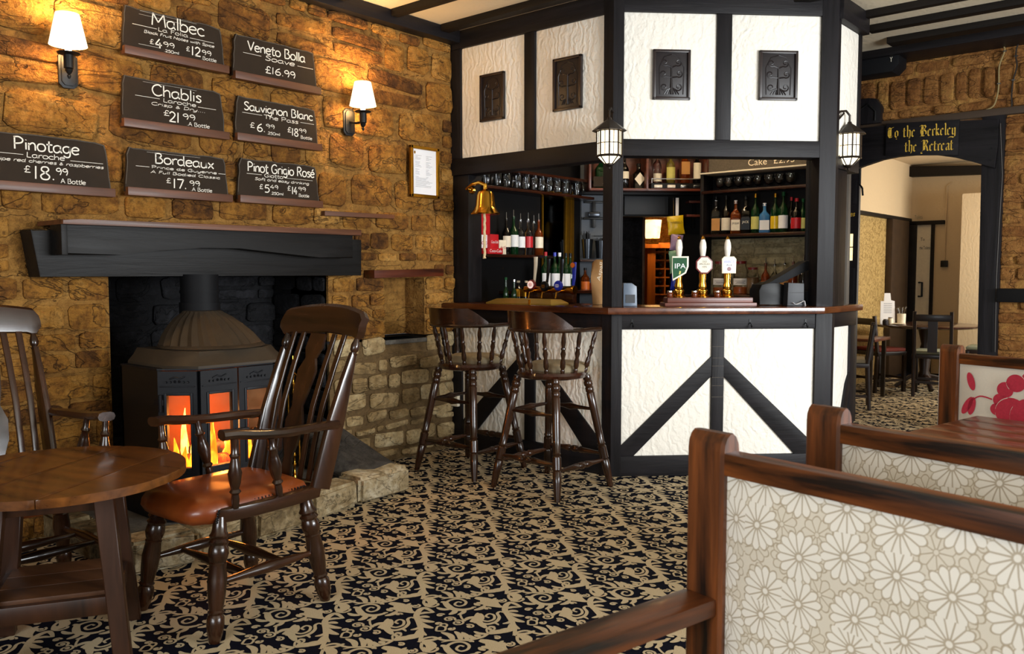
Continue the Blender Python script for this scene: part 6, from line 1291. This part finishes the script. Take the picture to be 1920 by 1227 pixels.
for i, (px, mt, lab) in enumerate(((1023, 'red', 'wine bottle with red capsule and white label behind the taps'), (1040, 'blue', 'wine bottle with blue capsule and white label behind the taps'), (1049, 'white', 'green wine bottle with white capsule behind the middle tap'), (1061, 'black', 'wine bottle with cream label right of the middle tap handle'), (1069, 'black', 'dark-capped wine bottle beside the blue tap handle'))):
    p = onX(px, 540, WX + .25); zz = onX(px, 545, WX + .25).z; bottle((p.x, p.y, zz), PI / 2 - .4, .30, .037, lab, 'greenglass', 'white' if i != 4 else None, mt, grp='wine bottles behind the taps', lz0=.12, lz1=.45)
zz = onX(1040, 545, WX + .25).z; shelfb('wine_ledge', 'dark back counter behind the beer taps', MW, 4.9, 5.9, zz, .40)
# ---- on the left counter: taps, tray, small bottles
def onC(px, py, y): p = onY(px, py, y); return p
ZC = 1.073
for px, hh, lab, cp in ((948.5, .18, 'small green bottle standing left of the chrome-topped one', 'green'), (964, .165, 'small green bottle with tall silver cap', 'steel')):
    p = onC(px, 550, 4.62); bottle((p.x, 4.62, ZC), 0, hh, .02, lab, 'greenglass', None, cp, grp='little green bottles on the counter', sh=.5, neck=.42)
for px, lab in ((972, 'squat dark bottle with gold badge and cork, left of the pair'), (987, 'squat dark bottle with gold badge and cork, right of the pair')):
    p = onC(px, 545, 4.75); bottle((p.x, 4.75, ZC + .02), 0, .135, .036, lab, 'darkglass', 'gold', 'cream', grp='pair of squat gold-badged bottles', sh=.6, lz0=.15, lz1=.55)
tp = thing('beer_tap_rail', 'brass tap rail with three round lit badges and tall handles', 'beer taps', T(0, 4.72, 0))
def tpx(px, py): p = onY(px, py, 4.72); return p.x, p.z
xa = tpx(985, 545)[0]; xb, zr = tpx(1074, 544)
b = B(); b.lathe([(0, .022), (1, .022)], (xa, 0, zr), (xb, 0, zr), 14); b.lathe([(0, .03), (.5, .034), (1, .03)], (xb - .01, 0, zr), (xb + .02, 0, zr), 16); b.obj('rail', 'brass', tp)
b = B(); b.box(xa, xb, .0, .05, ZC, zr - .01, bev=.01); b.obj('drip_stand', 'seatwood', tp)
for i, (px, py, m1, m2, hm, hpx, hy) in enumerate(((1003, 534, 'cream', 'maroon', 'cream', 1007, 482), (1027, 537, 'char', 'black', 'darksteel', 1031, 486), (1053, 536, 'blue', 'blue', 'darksteel', 1056, 486))):
    x, z = tpx(px, py); b = B(); b.lathe([(0, .036), (.6, .036), (1, .03)], (x, -.03, z), (x, -.05, z), 20); o = b.obj('badge', m2, tp); b = B(); b.lathe([(0, .027), (1, .027)], (x, -.051, z), (x, -.053, z), 20); b.obj('badge_face', {0: 'litbadge', 1: 'char', 2: 'blue'}[i], o); 
    b = B(); [b.poly([(x - w_, z + y_, 0), (x + w_, z + y_, 0), (x + w_, z + y_ + .004, 0), (x - w_, z + y_ + .004, 0)]) for w_, y_ in ((.014, .006), (.018, -.003), (.012, -.011))]
    for v in b.bm.verts: v.co = Vector((v.co.x, -.0535, v.co.y))
    b.obj('lettering', ('red', 'gold', 'white')[i], o, 0)
    hx, hz = tpx(hpx, hy); b = B(); b.sweep([(x, -.01, zr + .02), (x + (hx - x) * .4, -.012, zr + (hz - zr) * .35), (hx, -.014, zr + (hz - zr) * .75), (hx, -.014, hz)], [.014, .02, .03, .032], [.014, .014, .018, .02], (0, 1, 0), .5); b.obj('handle', hm, tp)
    b = B(); b.lathe([(0, .01), (1, .008)], (x, -.01, zr), (x, -.01, zr + .07), 10); b.tube([(x, -.02, zr - .01), (x, -.06, zr - .02), (x, -.07, zr - .06)], .007, 8); b.obj('spout', 'brass', tp)
hx, hz = tpx(1077, 492); b = B(); b.sweep([(xb, 0, zr + .01), (xb + .01, 0, zr + .08), (hx, 0, hz - .03), (hx, 0, hz)], [.018, .028, .034, .036], [.016] * 4, (0, 1, 0), .5); b.obj('handle', 'blue', tp); b = B(); b.lathe([(0, .018), (1, .018)], (hx - .005, -.012, hz - .02), (hx - .005, -.016, hz - .02), 14); b.obj('handle_badge', 'orange', tp)
ty = thing('gold_bar_tray', 'open gold-coloured folded bar tray on the counter near the taps', 'tray', Matrix())
P = [onZ(921, 562, ZC + .004), onZ(945, 557, ZC + .025), onZ(1030, 557, ZC + .025), onZ(1041, 563, ZC + .004), onZ(1004, 570, ZC + .004)]
yc = 4.42; xa, xb = onY(922, 565, yc).x, onY(1042, 565, yc).x
b = B(); b.loft([[Vector(p) for p in r] for r in ([(xa, 4.36, ZC), (xb, 4.37, ZC), (xb, 4.56, ZC), (xa, 4.56, ZC)], [(xa, 4.36, ZC + .008), (xb, 4.37, ZC + .008), (xb, 4.56, ZC + .01), (xa, 4.56, ZC + .01)], [(xa + .05, 4.42, ZC + .035), (xb - .05, 4.43, ZC + .035), (xb - .05, 4.54, ZC + .035), (xa + .05, 4.54, ZC + .035)])]); b.obj('tray', 'brassmat', ty, .3)
xm_ = xa + (xb - xa) * .68; b = B(); b.box(xm_ - .006, xm_ + .006, 4.362, 4.372, ZC + .002, ZC + .034); b.obj('clasp', 'brass', ty)
tw = thing('tap_tower', 'curved bronze-coloured tap tower with script, beside the corner post', 'beer tap', T(*onY(1124, 540, 4.66).xy, ZC, YAW * .5))
b = B(); hh = onY(1124, 487, 4.66).z - ZC; b.prism([(-.04, 0), (.045, 0), (.045, hh), (-.02, hh), (-.045, hh * .93), (-.052, hh * .6), (-.045, hh * .3)], -.03, .03, Matrix.Rotation(PI / 2, 4, 'X'), bev=.006); b.obj('column', plain('bronze', '#8f6b42', .35, .7), tw)
b = B(); put_text(b, 'Aspall', -.06, .06, 0, .035, 0, .2); b.xf(Matrix.Translation((.022, -.0315, hh * .72)) @ Matrix.Rotation(PI / 2, 4, 'X') @ Matrix.Rotation(rad(80), 4, 'Z')); b.obj('lettering', 'cream', tw, 0)
# ---- bell
bpx = onY(910, 375, 4.33); be = thing('brass_bell', 'polished brass ship bell with white rope pull at the left bar post', 'bell', T(bpx.x, 4.33, 0, 0))
zt1, zb1 = onY(905, 357, 4.33).z, onY(905, 403, 4.33).z; hb = zt1 - zb1
b = B(); b.lz([(.098, zb1), (.101, zb1 + .008), (.082, zb1 + .03), (.068, zb1 + hb * .35), (.061, zb1 + hb * .78), (.05, zb1 + hb * .93), (.02, zt1), (.012, zt1 + .008), (.012, zt1 + .03)], 32); b.obj('bell_body', 'brass', be)
rx = onY(882, 353, 4.43 - .02).x - bpx.x
b = B(); b.tube([(rx, .08, zt1 + .02), (rx, .04, zt1 + .025), (rx * .6, .01, zt1 + .05), (rx * .25, 0, zt1 + .055), (-.0, 0, zt1 + .035), (0, 0, zt1)], [.01, .01, .011, .013, .014, .014], 8); b.obj('bracket', 'brass', be)
b = B(); b.lathe([(0, .03), (1, .022)], (rx, .1, zt1 + .02), (rx, .085, zt1 + .02), 14); b.obj('wall_rose', 'brass', be)
zr_ = onY(907, 485, 4.33).z; b = B(); pts = []; 
for k in range(24): pts.append((-.008 + .002 * math.cos(k * 1.6), .002 * math.sin(k * 1.6), zb1 + .03 - (zb1 + .03 - zr_) * k / 23))
b.tube(pts, [.009 + .0015 * (k % 2) for k in range(23)] + [.013], 8); b.obj('rope', 'rope', be)

# ---- hand pumps on the front counter
def PF(a, c, z=ZC): p = C0 + uF * a + nF * c; return T(p.x, p.y, z, PI / 4)
def fa(px, py, c): p = onP(px, py, C0 + nF * c, nF) - C0; return p.dot(uF), p.z
CP = -.08
pl = thing('pump_plinth', 'stepped red-brown wooden plinth under the three hand pumps', 'plinth', PF(0, CP))
a0, a1 = fa(1250, 572, CP)[0], fa(1410, 572, CP)[0]; zp = fa(1300, 558, CP)[1] - ZC
b = B(); b.box(a0 - .02, a1 + .02, -.035, .10, 0, .022, bev=.004); b.box(a0, a1, -.02, .09, .022, zp, bev=.006); b.obj('plinth', 'boxwood', pl)
SH = {'shield': [(-.05, -.02), (-.05, .06), (.05, .06), (.05, -.0), (.035, -.04), (-.045, -.085)], 'oct': [(-.021, -.052), (.021, -.052), (.05, -.022), (.05, .022), (.021, .052), (-.021, .052), (-.05, .022), (-.05, -.022)], 'plate': [(-.042, -.05), (.042, -.05), (.044, .035), (.03, .05), (-.03, .05), (-.044, .035)]}
for px, shp, mt, mf, txt, lab in ((1276, 'shield', 'cream', 'green', (('IPA', -.036, .034, -.012, .045, 'white'),), 'hand pump with green shield badge reading IPA'), (1321, 'oct', 'maroon', 'cream', (('OLD', -.014, .014, .016, .016, 'ink'), ('SPECKLED', -.034, .034, 0, .016, 'ink'), ('HEN', -.014, .014, -.018, .016, 'ink')), 'hand pump with octagonal red-edged white badge'), (1367.5, 'plate', 'cream', 'white', (('ABBOT', -.034, .034, .012, .024, 'blue'), ('ALE', -.02, .02, -.006, .014, 'ink')), 'hand pump with white plate badge and red seal')):
    a, zt_ = fa(px, 443, CP); t = thing('hand_pump', lab, 'beer pump', PF(a, CP, ZC + zp), 'hand pumps on the front counter'); H_ = zt_ - ZC - zp; z1 = fa(px, 485, CP)[1] - ZC - zp
    b = B(); b.lz([(.042, 0), (.044, .008), (.03, .016), (.036, .03), (.036, .045), (.024, .055), (.028, .07), (.02, .1), (.024, .14), (.019, .16), (.012, z1)], 20, (0, .03, 0)); b.obj('brass_base', 'brass', t)
    b = B(); b.lz([(.012, z1), (.018, z1 + .03), (.0225, z1 + .07), (.02, z1 + .1), (.012, H_ - .02)], 18, (0, .03, 0)); b.obj('handle', 'porcelain', t)
    b = B(); b.lz([(.011, H_ - .022), (.013, H_ - .012), (.007, H_ - .006), (.009, H_), (.001, H_ + .004)], 12, (0, .03, 0)); b.obj('finial', 'brass', t)
    zc = fa(px, 497 if shp != 'shield' else 500, CP)[1] - ZC - zp; RX = Matrix.Translation((0, -.005, zc)) @ Matrix.Rotation(PI / 2, 4, 'X')
    b = B(); b.prism([(x * 1.08, y * 1.08) for x, y in SH[shp]], -.006, .0, RX, bev=.002); o = b.obj('badge', mt, t)
    b = B(); b.prism([(x * .92 - (.004 if shp == 'shield' else 0), y * .92) for x, y in SH[shp]], 0.0, .0015, RX); b.obj('badge_face', mf, o, 0)
    for s, x0, x1, y, sz, tmn in txt: b = B(); put_text(b, s, x0, x1, y, sz, .002); b.xf(RX); b.obj('lettering', tmn, o, 0)
    if shp == 'plate': b = B(); b.lathe([(0, .013), (1, .013)], RX @ Vector((0, -.026, .0015)), RX @ Vector((0, -.026, .003)), 16); b.obj('seal', 'maroon', o)
    if shp == 'shield': b = B(); b.prism([(-.01, -.05), (.0, -.05), (.004, -.03), (-.006, -.028)], .0015, .0025, RX); b.obj('emblem', 'limelabel', o); 
for i, px in enumerate((1257, 1303, 1346)):
    a = fa(px, 552, CP + .02)[0]; t = thing('sample_jar', 'tiny jar of amber beer left of the %s badge' % ('green shield', 'octagonal', 'white plate')[i], 'jar', PF(a, CP + .01, ZC + zp), 'sample jars by the pumps')
    b = B(); b.lz([(.018, 0), (.02, .005), (.02, .03), (.017, .034)], 14); b.obj('jar', 'amberglass', t); b = B(); b.lz([(.019, .034), (.019, .042), (.001, .043)], 14); b.obj('lid', 'steel', t)
# ---- card machine, till
a, _ = fa(1180, 550, -.12); cm = thing('card_machine', 'blue-grey card terminal on the counter right of the corner post', 'card machine', PF(a, -.12)); hh = fa(1180, 531, -.12)[1] - ZC
b = B(); b.prism([(-.045, 0), (.045, 0), (.042, hh * .85), (.01, hh), (-.045, hh)], -.03, .03, Matrix.Rotation(PI / 2, 4, 'X'), bev=.006); b.obj('body', 'bluegreyplastic', cm); b = B(); b.box(-.03, .03, -.033, -.0305, .02, hh * .5); b.obj('face_plate', 'greypanel', cm, 0)
CT = -.20; tl = thing('till', 'black touch-screen till with tilted screen on the right of the counter', 'till', PF(0, CT))
q = lambda px, py: (lambda r: (r[0], r[1] - ZC))(fa(px, py, CT))
RX = Matrix.Rotation(PI / 2, 4, 'X')
b = B(); b.prism([q(1416, 571), q(1500, 571), q(1500, 545), q(1440, 528), q(1420, 534), q(1415, 545)], -.10, .08, RX, bev=.006); b.obj('base', 'black', tl)
b = B(); b.prism([q(1430, 531), q(1456, 530), q(1519, 500), q(1512, 489), q(1500, 490)], -.02, .10, RX, bev=.005); b.obj('screen', 'char', tl)
pn_ = thing('receipt_printer', 'small grey receipt printer with white paper curl in front of the till', 'printer', PF(0, CT))
b = B(); b.prism([q(1458, 572), q(1489, 572), q(1489, 531), q(1460, 530)], .082, .16, RX, bev=.006); b.obj('body', 'bluegreyplastic' if False else 'greypanel', pn_)
b = B(); a_, z_ = q(1474, 548); b.box(q(1459, 548)[0], q(1488, 548)[0], -.1625, -.16, z_ - .003, z_ + .003); b.obj('slot', 'black', pn_)
b = B(); c_ = [q(1466, 566), q(1472, 569), q(1482, 565), q(1487, 563), q(1489, 572)]; b.sweep(cat_rom([(x, -.17, z) for x, z in c_], 4), .03, .0015, (0, 0, 1), .1); b.obj('paper', 'white', pn_)
cbx = thing('cable_bundle', 'grey box at the right end of the till under the counter post', 'box', PF(0, CT)); b = B(); b.prism([q(1500, 571), q(1516, 571), q(1514, 546), q(1500, 546)], -.05, .05, RX, bev=.004); b.obj('box', 'greypanel', cbx)
# added lamps, out of view, to light the bar interior
for i, (x, y, pw_) in enumerate(((-3.75, 5.15, 14), (-3.1, 5.75, 16), (-2.7, 5.6, 10))):
    dlt = thing('added_downlight', ('left', 'middle', 'right')[i] + ' added downlight over the bar, out of view', 'downlight', T(x, y, 2.99)); b = B(); b.lz([(.045, -.01), (.05, .0), (.04, .005)], 18); b.obj('ring', 'brass', dlt)
    b = B(); b.lz([(.03, -.011), (.03, -.006)], 14); b.obj('lens', 'bulb', dlt); point('added_downlight_glow', (x, y, 2.9), pw_, (1.0, 0.80, 0.55), 0.04)

# ---------------------------------------------------------------- the snug beyond the arch
XL, YF_ = -3.3, 11.75
sl_ = struct('wall_snug_left', frameM((XL, 0, 0), (0, 1, 0), (0, 0, 1), (1, 0, 0)))
zl = onX(1640, 399, XL).z
b = B(); b.box(7.5, YF_ + .1, zl, 2.75, -.3, 0.0); b.obj('plaster_face', 'snug', sl_, 0); b = B(); b.box(7.5, YF_, 0, zl - .04, -.3, -.06); b.obj('wallpaper_face', 'wallpaper', sl_, 0); b = B(); b.box(7.5, YF_, zl - .04, zl, -.3, .01, bev=.004); b.obj('beam', 'beamwood', sl_)
yc0, yc1 = onX(1669, 500, XL).y, onX(1700, 500, XL).y; b = B(); b.box(yc0, yc1, 0, zl - .04, -.06, .02, bev=.01); b.obj('brown_column', plain('brown_panel', '#33220f', .6, nscale=12, var=.5, bump=.2), sl_)
sf = struct('wall_snug_far', frameM((0, YF_, 0), (1, 0, 0), (0, 0, 1), (0, -1, 0)))
def s2(px, py): p = onY(px, py, YF_); return p.x, p.z
dx0, dz1 = s2(1707, 420); dx1 = s2(1752, 420)[0]
b = B(); b.box(dx1, 0.5, 0, 2.75, -.2, 0); b.box(XL - .1, dx1, s2(1720, 419)[1], 2.75, -.2, 0); b.obj('plaster_face', 'snug', sf, 0)
b = B(); b.box(XL, dx1, 0, 2.2, -1.2, -1.1); b.obj('passage_back', 'snug', sf, 0)
b = B(); b.prism([s2(1708, 333), s2(1850, 328), s2(1850, 312), s2(1708, 314)], 0, .14, bev=.01); b.obj('beam', 'beamwood', sf)
d3 = struct('door_3', frameM((0, YF_, 0), (1, 0, 0), (0, 0, 1), (0, -1, 0)))
b = B(); b.box(dx0, s2(1718, 500)[0], 0, dz1, -.05, .05, bev=.004); b.obj('door_frame', 'beamwood', d3); b = B(); b.box(s2(1745, 500)[0], s2(1751, 500)[0], 0, dz1, -.05, .04, bev=.004); b.obj('door_frame', 'beamwood', d3); b = B(); b.box(dx0, s2(1772, 424)[0], dz1 - .02, dz1 + .03, -.05, .05, bev=.004); b.obj('door_frame', 'beamwood', d3)
b = B(); b.box(s2(1718, 500)[0], s2(1745, 500)[0], 0, dz1 - .02, -.03, .0); b.obj('door_leaf', 'cream', d3, 0)
a_, z_ = s2(1729, 452); b = B(); put_text(b, 'To', a_ - .02, a_ + .03, z_, .06, .002); put_text(b, 'the Toilets', s2(1724, 466)[0], s2(1744, 466)[0], s2(1724, 468)[1], .06, .002); b.obj('lettering', 'ink', d3, 0)
hx0, hz0 = s2(1722, 556); hx1, hz1 = s2(1731, 530); b = B(); b.tube([(hx0, hz0, .0), (hx1, hz0, .05), (hx1, hz1, .05), (hx0, hz1, .0)], .012, 6); b.obj('door_handle', 'black', d3)
b = B(); put_text(b, 'Toilets', s2(1715, 408)[0], s2(1730, 408)[0], s2(1715, 411)[1], .07, .003); b.obj('lettering', plain('grey_lettering', '#8a8878', .7), sf, 0)
ab = thing('wall_socket_box', 'small black box on the pale snug wall right of the door', 'box', frameM((0, YF_, 0), (1, 0, 0), (0, 0, 1), (0, -1, 0))); a_, z_ = s2(1765, 501); c_, d_ = s2(1778, 489); b = B(); b.box(a_, c_, z_, d_, 0, .05, bev=.005); b.obj('box', 'black', ab); b = B(); b.tube([((a_ + c_) / 2, d_, .015), ((a_ + c_) / 2, s2(1771, 350)[1], .015), ((a_ + c_) / 2 + .06, s2(1771, 343)[1], .015)], .008, 6); b.obj('conduit', 'snug', ab)
sr_ = struct('wall_snug_right'); px0 = onY(1800, 500, 11.2); b = B(); b.box(px0.x, .6, 11.2, 11.75, 0, onY(1815, 363, 11.2).z); b.obj('pale_reveal', 'snug', sr_, 0); b = B(); b.box(.5, .6, 7.5, 11.75, 0, 2.75); b.obj('plaster_face', 'snug', sr_, 0)
sc_ = struct('ceiling_snug'); b = B(); b.box(-3.7, .6, 7.5, 12.9, 2.67, 2.8); b.obj('ceiling_plaster', 'snug', sc_, 0)
sn = struct('wall_snug_near'); b = B(); b.box(-3.34, -2.85, 7.2, 7.5, 0, 3); b.box(AX1, .6, 7.45, 7.5, 0, 3); b.obj('plaster_face', 'snug', sn, 0)
# leaf of the dark door with lit panes, folded back at the left of the arch
d2 = struct('door_2', frameM((0, 7.44, 0), (1, 0, 0), (0, 0, 1), (0, -1, 0)))
def s3(px, py): p = onY(px, py, 7.42); return p.x, p.z
xa, xb = s3(1570, 500)[0], s3(1606, 500)[0]
b = B(); b.box(xa, xb, 0, 2.25, -.04, 0); b.obj('door_leaf', 'tim_y', d2)
xc, xd = s3(1583, 500)[0], s3(1604, 500)[0]
for (ya_, yb_) in ((383, 338), (620, 503)): z0_, z1_ = s3(1590, ya_)[1], s3(1590, yb_)[1]; b = B(); b.box(xc, xd - .01, z0_, z1_, 0, .012, bev=.006); b.obj('raised_panel', 'tim_y', d2)
for i in range(2):
    for j in range(2): x0_, x1_ = s3(1582 + i * 8, 480)[0], s3(1589 + i * 8, 480)[0]; z0_, z1_ = s3(1590, 468 - j * 26 + 1)[1], s3(1590, 444 - j * 26 + 1)[1]; b = B(); b.box(x0_, x1_, z0_ - .09, z1_ - .09, 0, .006); b.obj('pane', 'litpane', d2, 0)
b = B(); x_, z_ = s3(1586, 406); put_text(b, 'Ladies', x_ - .06, s3(1601, 406)[0], z_, .06, .002, .2); b.obj('lettering', 'goldpaint', d2, 0)
b = B(); P0, P1 = onZ(1590, 771, 0), onZ(1720, 789, 0); d_ = (P1 - P0).normalized(); nn = Vector((-d_.y, d_.x, 0)) * .012; b.poly([P0 + nn + Vector((0, 0, .004)), P0 - nn + Vector((0, 0, .004)), P1 - nn + Vector((0, 0, .004)), P1 + nn + Vector((0, 0, .004))]); b.obj('threshold_strip', 'brass', fl, 0)

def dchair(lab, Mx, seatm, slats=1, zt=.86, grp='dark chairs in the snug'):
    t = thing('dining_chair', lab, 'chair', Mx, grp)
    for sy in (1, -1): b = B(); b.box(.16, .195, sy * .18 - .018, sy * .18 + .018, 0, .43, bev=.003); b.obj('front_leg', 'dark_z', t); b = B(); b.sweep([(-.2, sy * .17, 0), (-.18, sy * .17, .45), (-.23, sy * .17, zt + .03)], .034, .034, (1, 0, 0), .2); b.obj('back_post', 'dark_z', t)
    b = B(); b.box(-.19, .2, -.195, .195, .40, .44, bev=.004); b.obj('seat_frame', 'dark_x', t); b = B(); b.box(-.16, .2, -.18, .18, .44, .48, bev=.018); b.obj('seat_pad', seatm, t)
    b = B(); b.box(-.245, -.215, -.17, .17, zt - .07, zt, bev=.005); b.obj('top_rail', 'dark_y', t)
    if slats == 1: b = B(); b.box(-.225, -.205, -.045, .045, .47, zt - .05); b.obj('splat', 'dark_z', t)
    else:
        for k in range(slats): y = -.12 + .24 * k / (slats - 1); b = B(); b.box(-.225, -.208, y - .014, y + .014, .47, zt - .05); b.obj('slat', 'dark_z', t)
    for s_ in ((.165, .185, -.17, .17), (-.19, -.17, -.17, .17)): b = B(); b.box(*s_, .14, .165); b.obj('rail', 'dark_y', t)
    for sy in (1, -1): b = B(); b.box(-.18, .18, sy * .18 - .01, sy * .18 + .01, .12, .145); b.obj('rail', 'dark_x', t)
    return t
pA = (onZ(1699, 742, 0) + onZ(1745, 738, 0)) / 2
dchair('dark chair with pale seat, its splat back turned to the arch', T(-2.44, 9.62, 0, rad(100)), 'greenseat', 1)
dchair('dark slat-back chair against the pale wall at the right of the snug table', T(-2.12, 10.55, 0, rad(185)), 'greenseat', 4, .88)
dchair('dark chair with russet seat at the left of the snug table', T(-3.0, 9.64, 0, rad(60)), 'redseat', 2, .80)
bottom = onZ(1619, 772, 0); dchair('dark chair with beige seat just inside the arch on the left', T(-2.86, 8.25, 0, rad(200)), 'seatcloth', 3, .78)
st_ = thing('snug_table', 'round dark dining table in the snug beyond the arch', 'table', T(-2.66, 10.12, 0)); b = B(); b.lz([(.52, .69), (.535, .70), (.535, .715), (.52, .722), (.01, .722)], 40); b.obj('tabletop', 'seatwood', st_); b = B(); b.lz([(.05, .06), (.09, .1), (.05, .2), (.07, .4), (.04, .5), (.08, .68)], 16); b.obj('pedestal', 'dark_z', st_)
for k in range(4): a = k * PI / 2 + .5; b = B(); b.sweep([(0, 0, .16), (.15 * math.cos(a), .15 * math.sin(a), .13), (.3 * math.cos(a), .3 * math.sin(a), .02)], .05, .04, (0, 0, 1), .3); b.obj('foot', 'dark_x', st_)
sm_ = thing('side_table', 'small brown table at the left of the arch, behind the beige-seated chair', 'table', T(-3.0, 8.95, 0)); b = B(); b.box(-.22, .25, -.25, .25, .60, .63, bev=.004); b.obj('tabletop', 'redledge', sm_)
for sx in (-.18, .2):
    for sy in (-.2, .2): b = B(); b.box(sx - .018, sx + .018, sy - .018, sy + .018, 0, .6); b.obj('leg', 'dark_z', sm_)
def onT(px, py): return onP(px, py, Vector((-2.66, 10.12, 0)), Vector((math.sin(YAW), -math.cos(YAW), 0)))
zt2 = .722
p = onT(1668, 600); mc = thing('menu_card', 'tall white menu card standing on the snug table', 'menu', T(p.x - .02, p.y, zt2, YAW)); b = B()
z1 = onT(1665, 550).z - zt2; z2 = onT(1665, 565).z - zt2; b.prism([(-.085, 0), (.08, 0), (.07, z2), (.03, z2 + .01), (.02, z1), (-.045, z1), (-.05, z2), (-.085, z2)], -.004, .004, Matrix.Rotation(PI / 2, 4, 'X')); b.obj('card', 'white', mc, 0)
b = B(); [b.poly([(-.05, -.005, z2 - .03 - k * .02), (.04, -.005, z2 - .03 - k * .02), (.04, -.005, z2 - .026 - k * .02), (-.05, -.005, z2 - .026 - k * .02)]) for k in range(6)]; b.obj('printed_lines', 'bluegreyplastic', mc, 0)
p = onT(1690, 605); cp_ = thing('cutlery_pot', 'cream pot of cutlery on the snug table', 'pot', T(p.x, p.y, zt2)); b = B(); b.lz([(.042, 0), (.045, .115), (.04, .115), (.038, .01)], 18); b.obj('pot', 'cream', cp_); r = random.Random(3)
for k in range(7): b = B(); a = r.uniform(0, 6.28); b.tube([(0, 0, .03), (.03 * math.cos(a), .03 * math.sin(a), .13), (.05 * math.cos(a), .05 * math.sin(a), .175 + .02 * r.random())], [.003, .004, .009], 6); b.obj('cutlery', 'steel', cp_)
p = onT(1688, 612); pt = thing('side_plate', 'small cream plate at the foot of the cutlery pot', 'plate', T(p.x, p.y - .1, zt2)); b = B(); b.lz([(.05, 0), (.085, .01), (.083, .012), (.05, .004)], 24); b.obj('plate', 'cream', pt)
for i, (px, hh, mt, lab) in enumerate(((1668, .08, 'cream', 'small cream sauce jar in front of the menu card'), (1659, .06, 'ink', 'small dark sauce jar left of the cream one'))): p = onT(px, 605); t = thing('sauce_jar', lab, 'jar', T(p.x + .03, p.y - .08, zt2), 'sauce jars'); b = B(); b.lz([(.028, 0), (.03, .01), (.03, hh * .7), (.02, hh * .85)], 14); b.obj('jar', mt, t); b = B(); b.lz([(.022, hh * .85), (.022, hh), (.001, hh)], 14); b.obj('lid', 'steel', t)
# white socket on the corner post by the stone wall
so = thing('wall_socket', 'white electrical socket box low on the left bar post', 'socket', ML); a0, z0 = frL(846, 759); a1, z1 = frL(868, 737); b = B(); b.box(.015, .085, z0, z0 + .09, .02, .05, bev=.006); b.obj('box', 'cream', so)
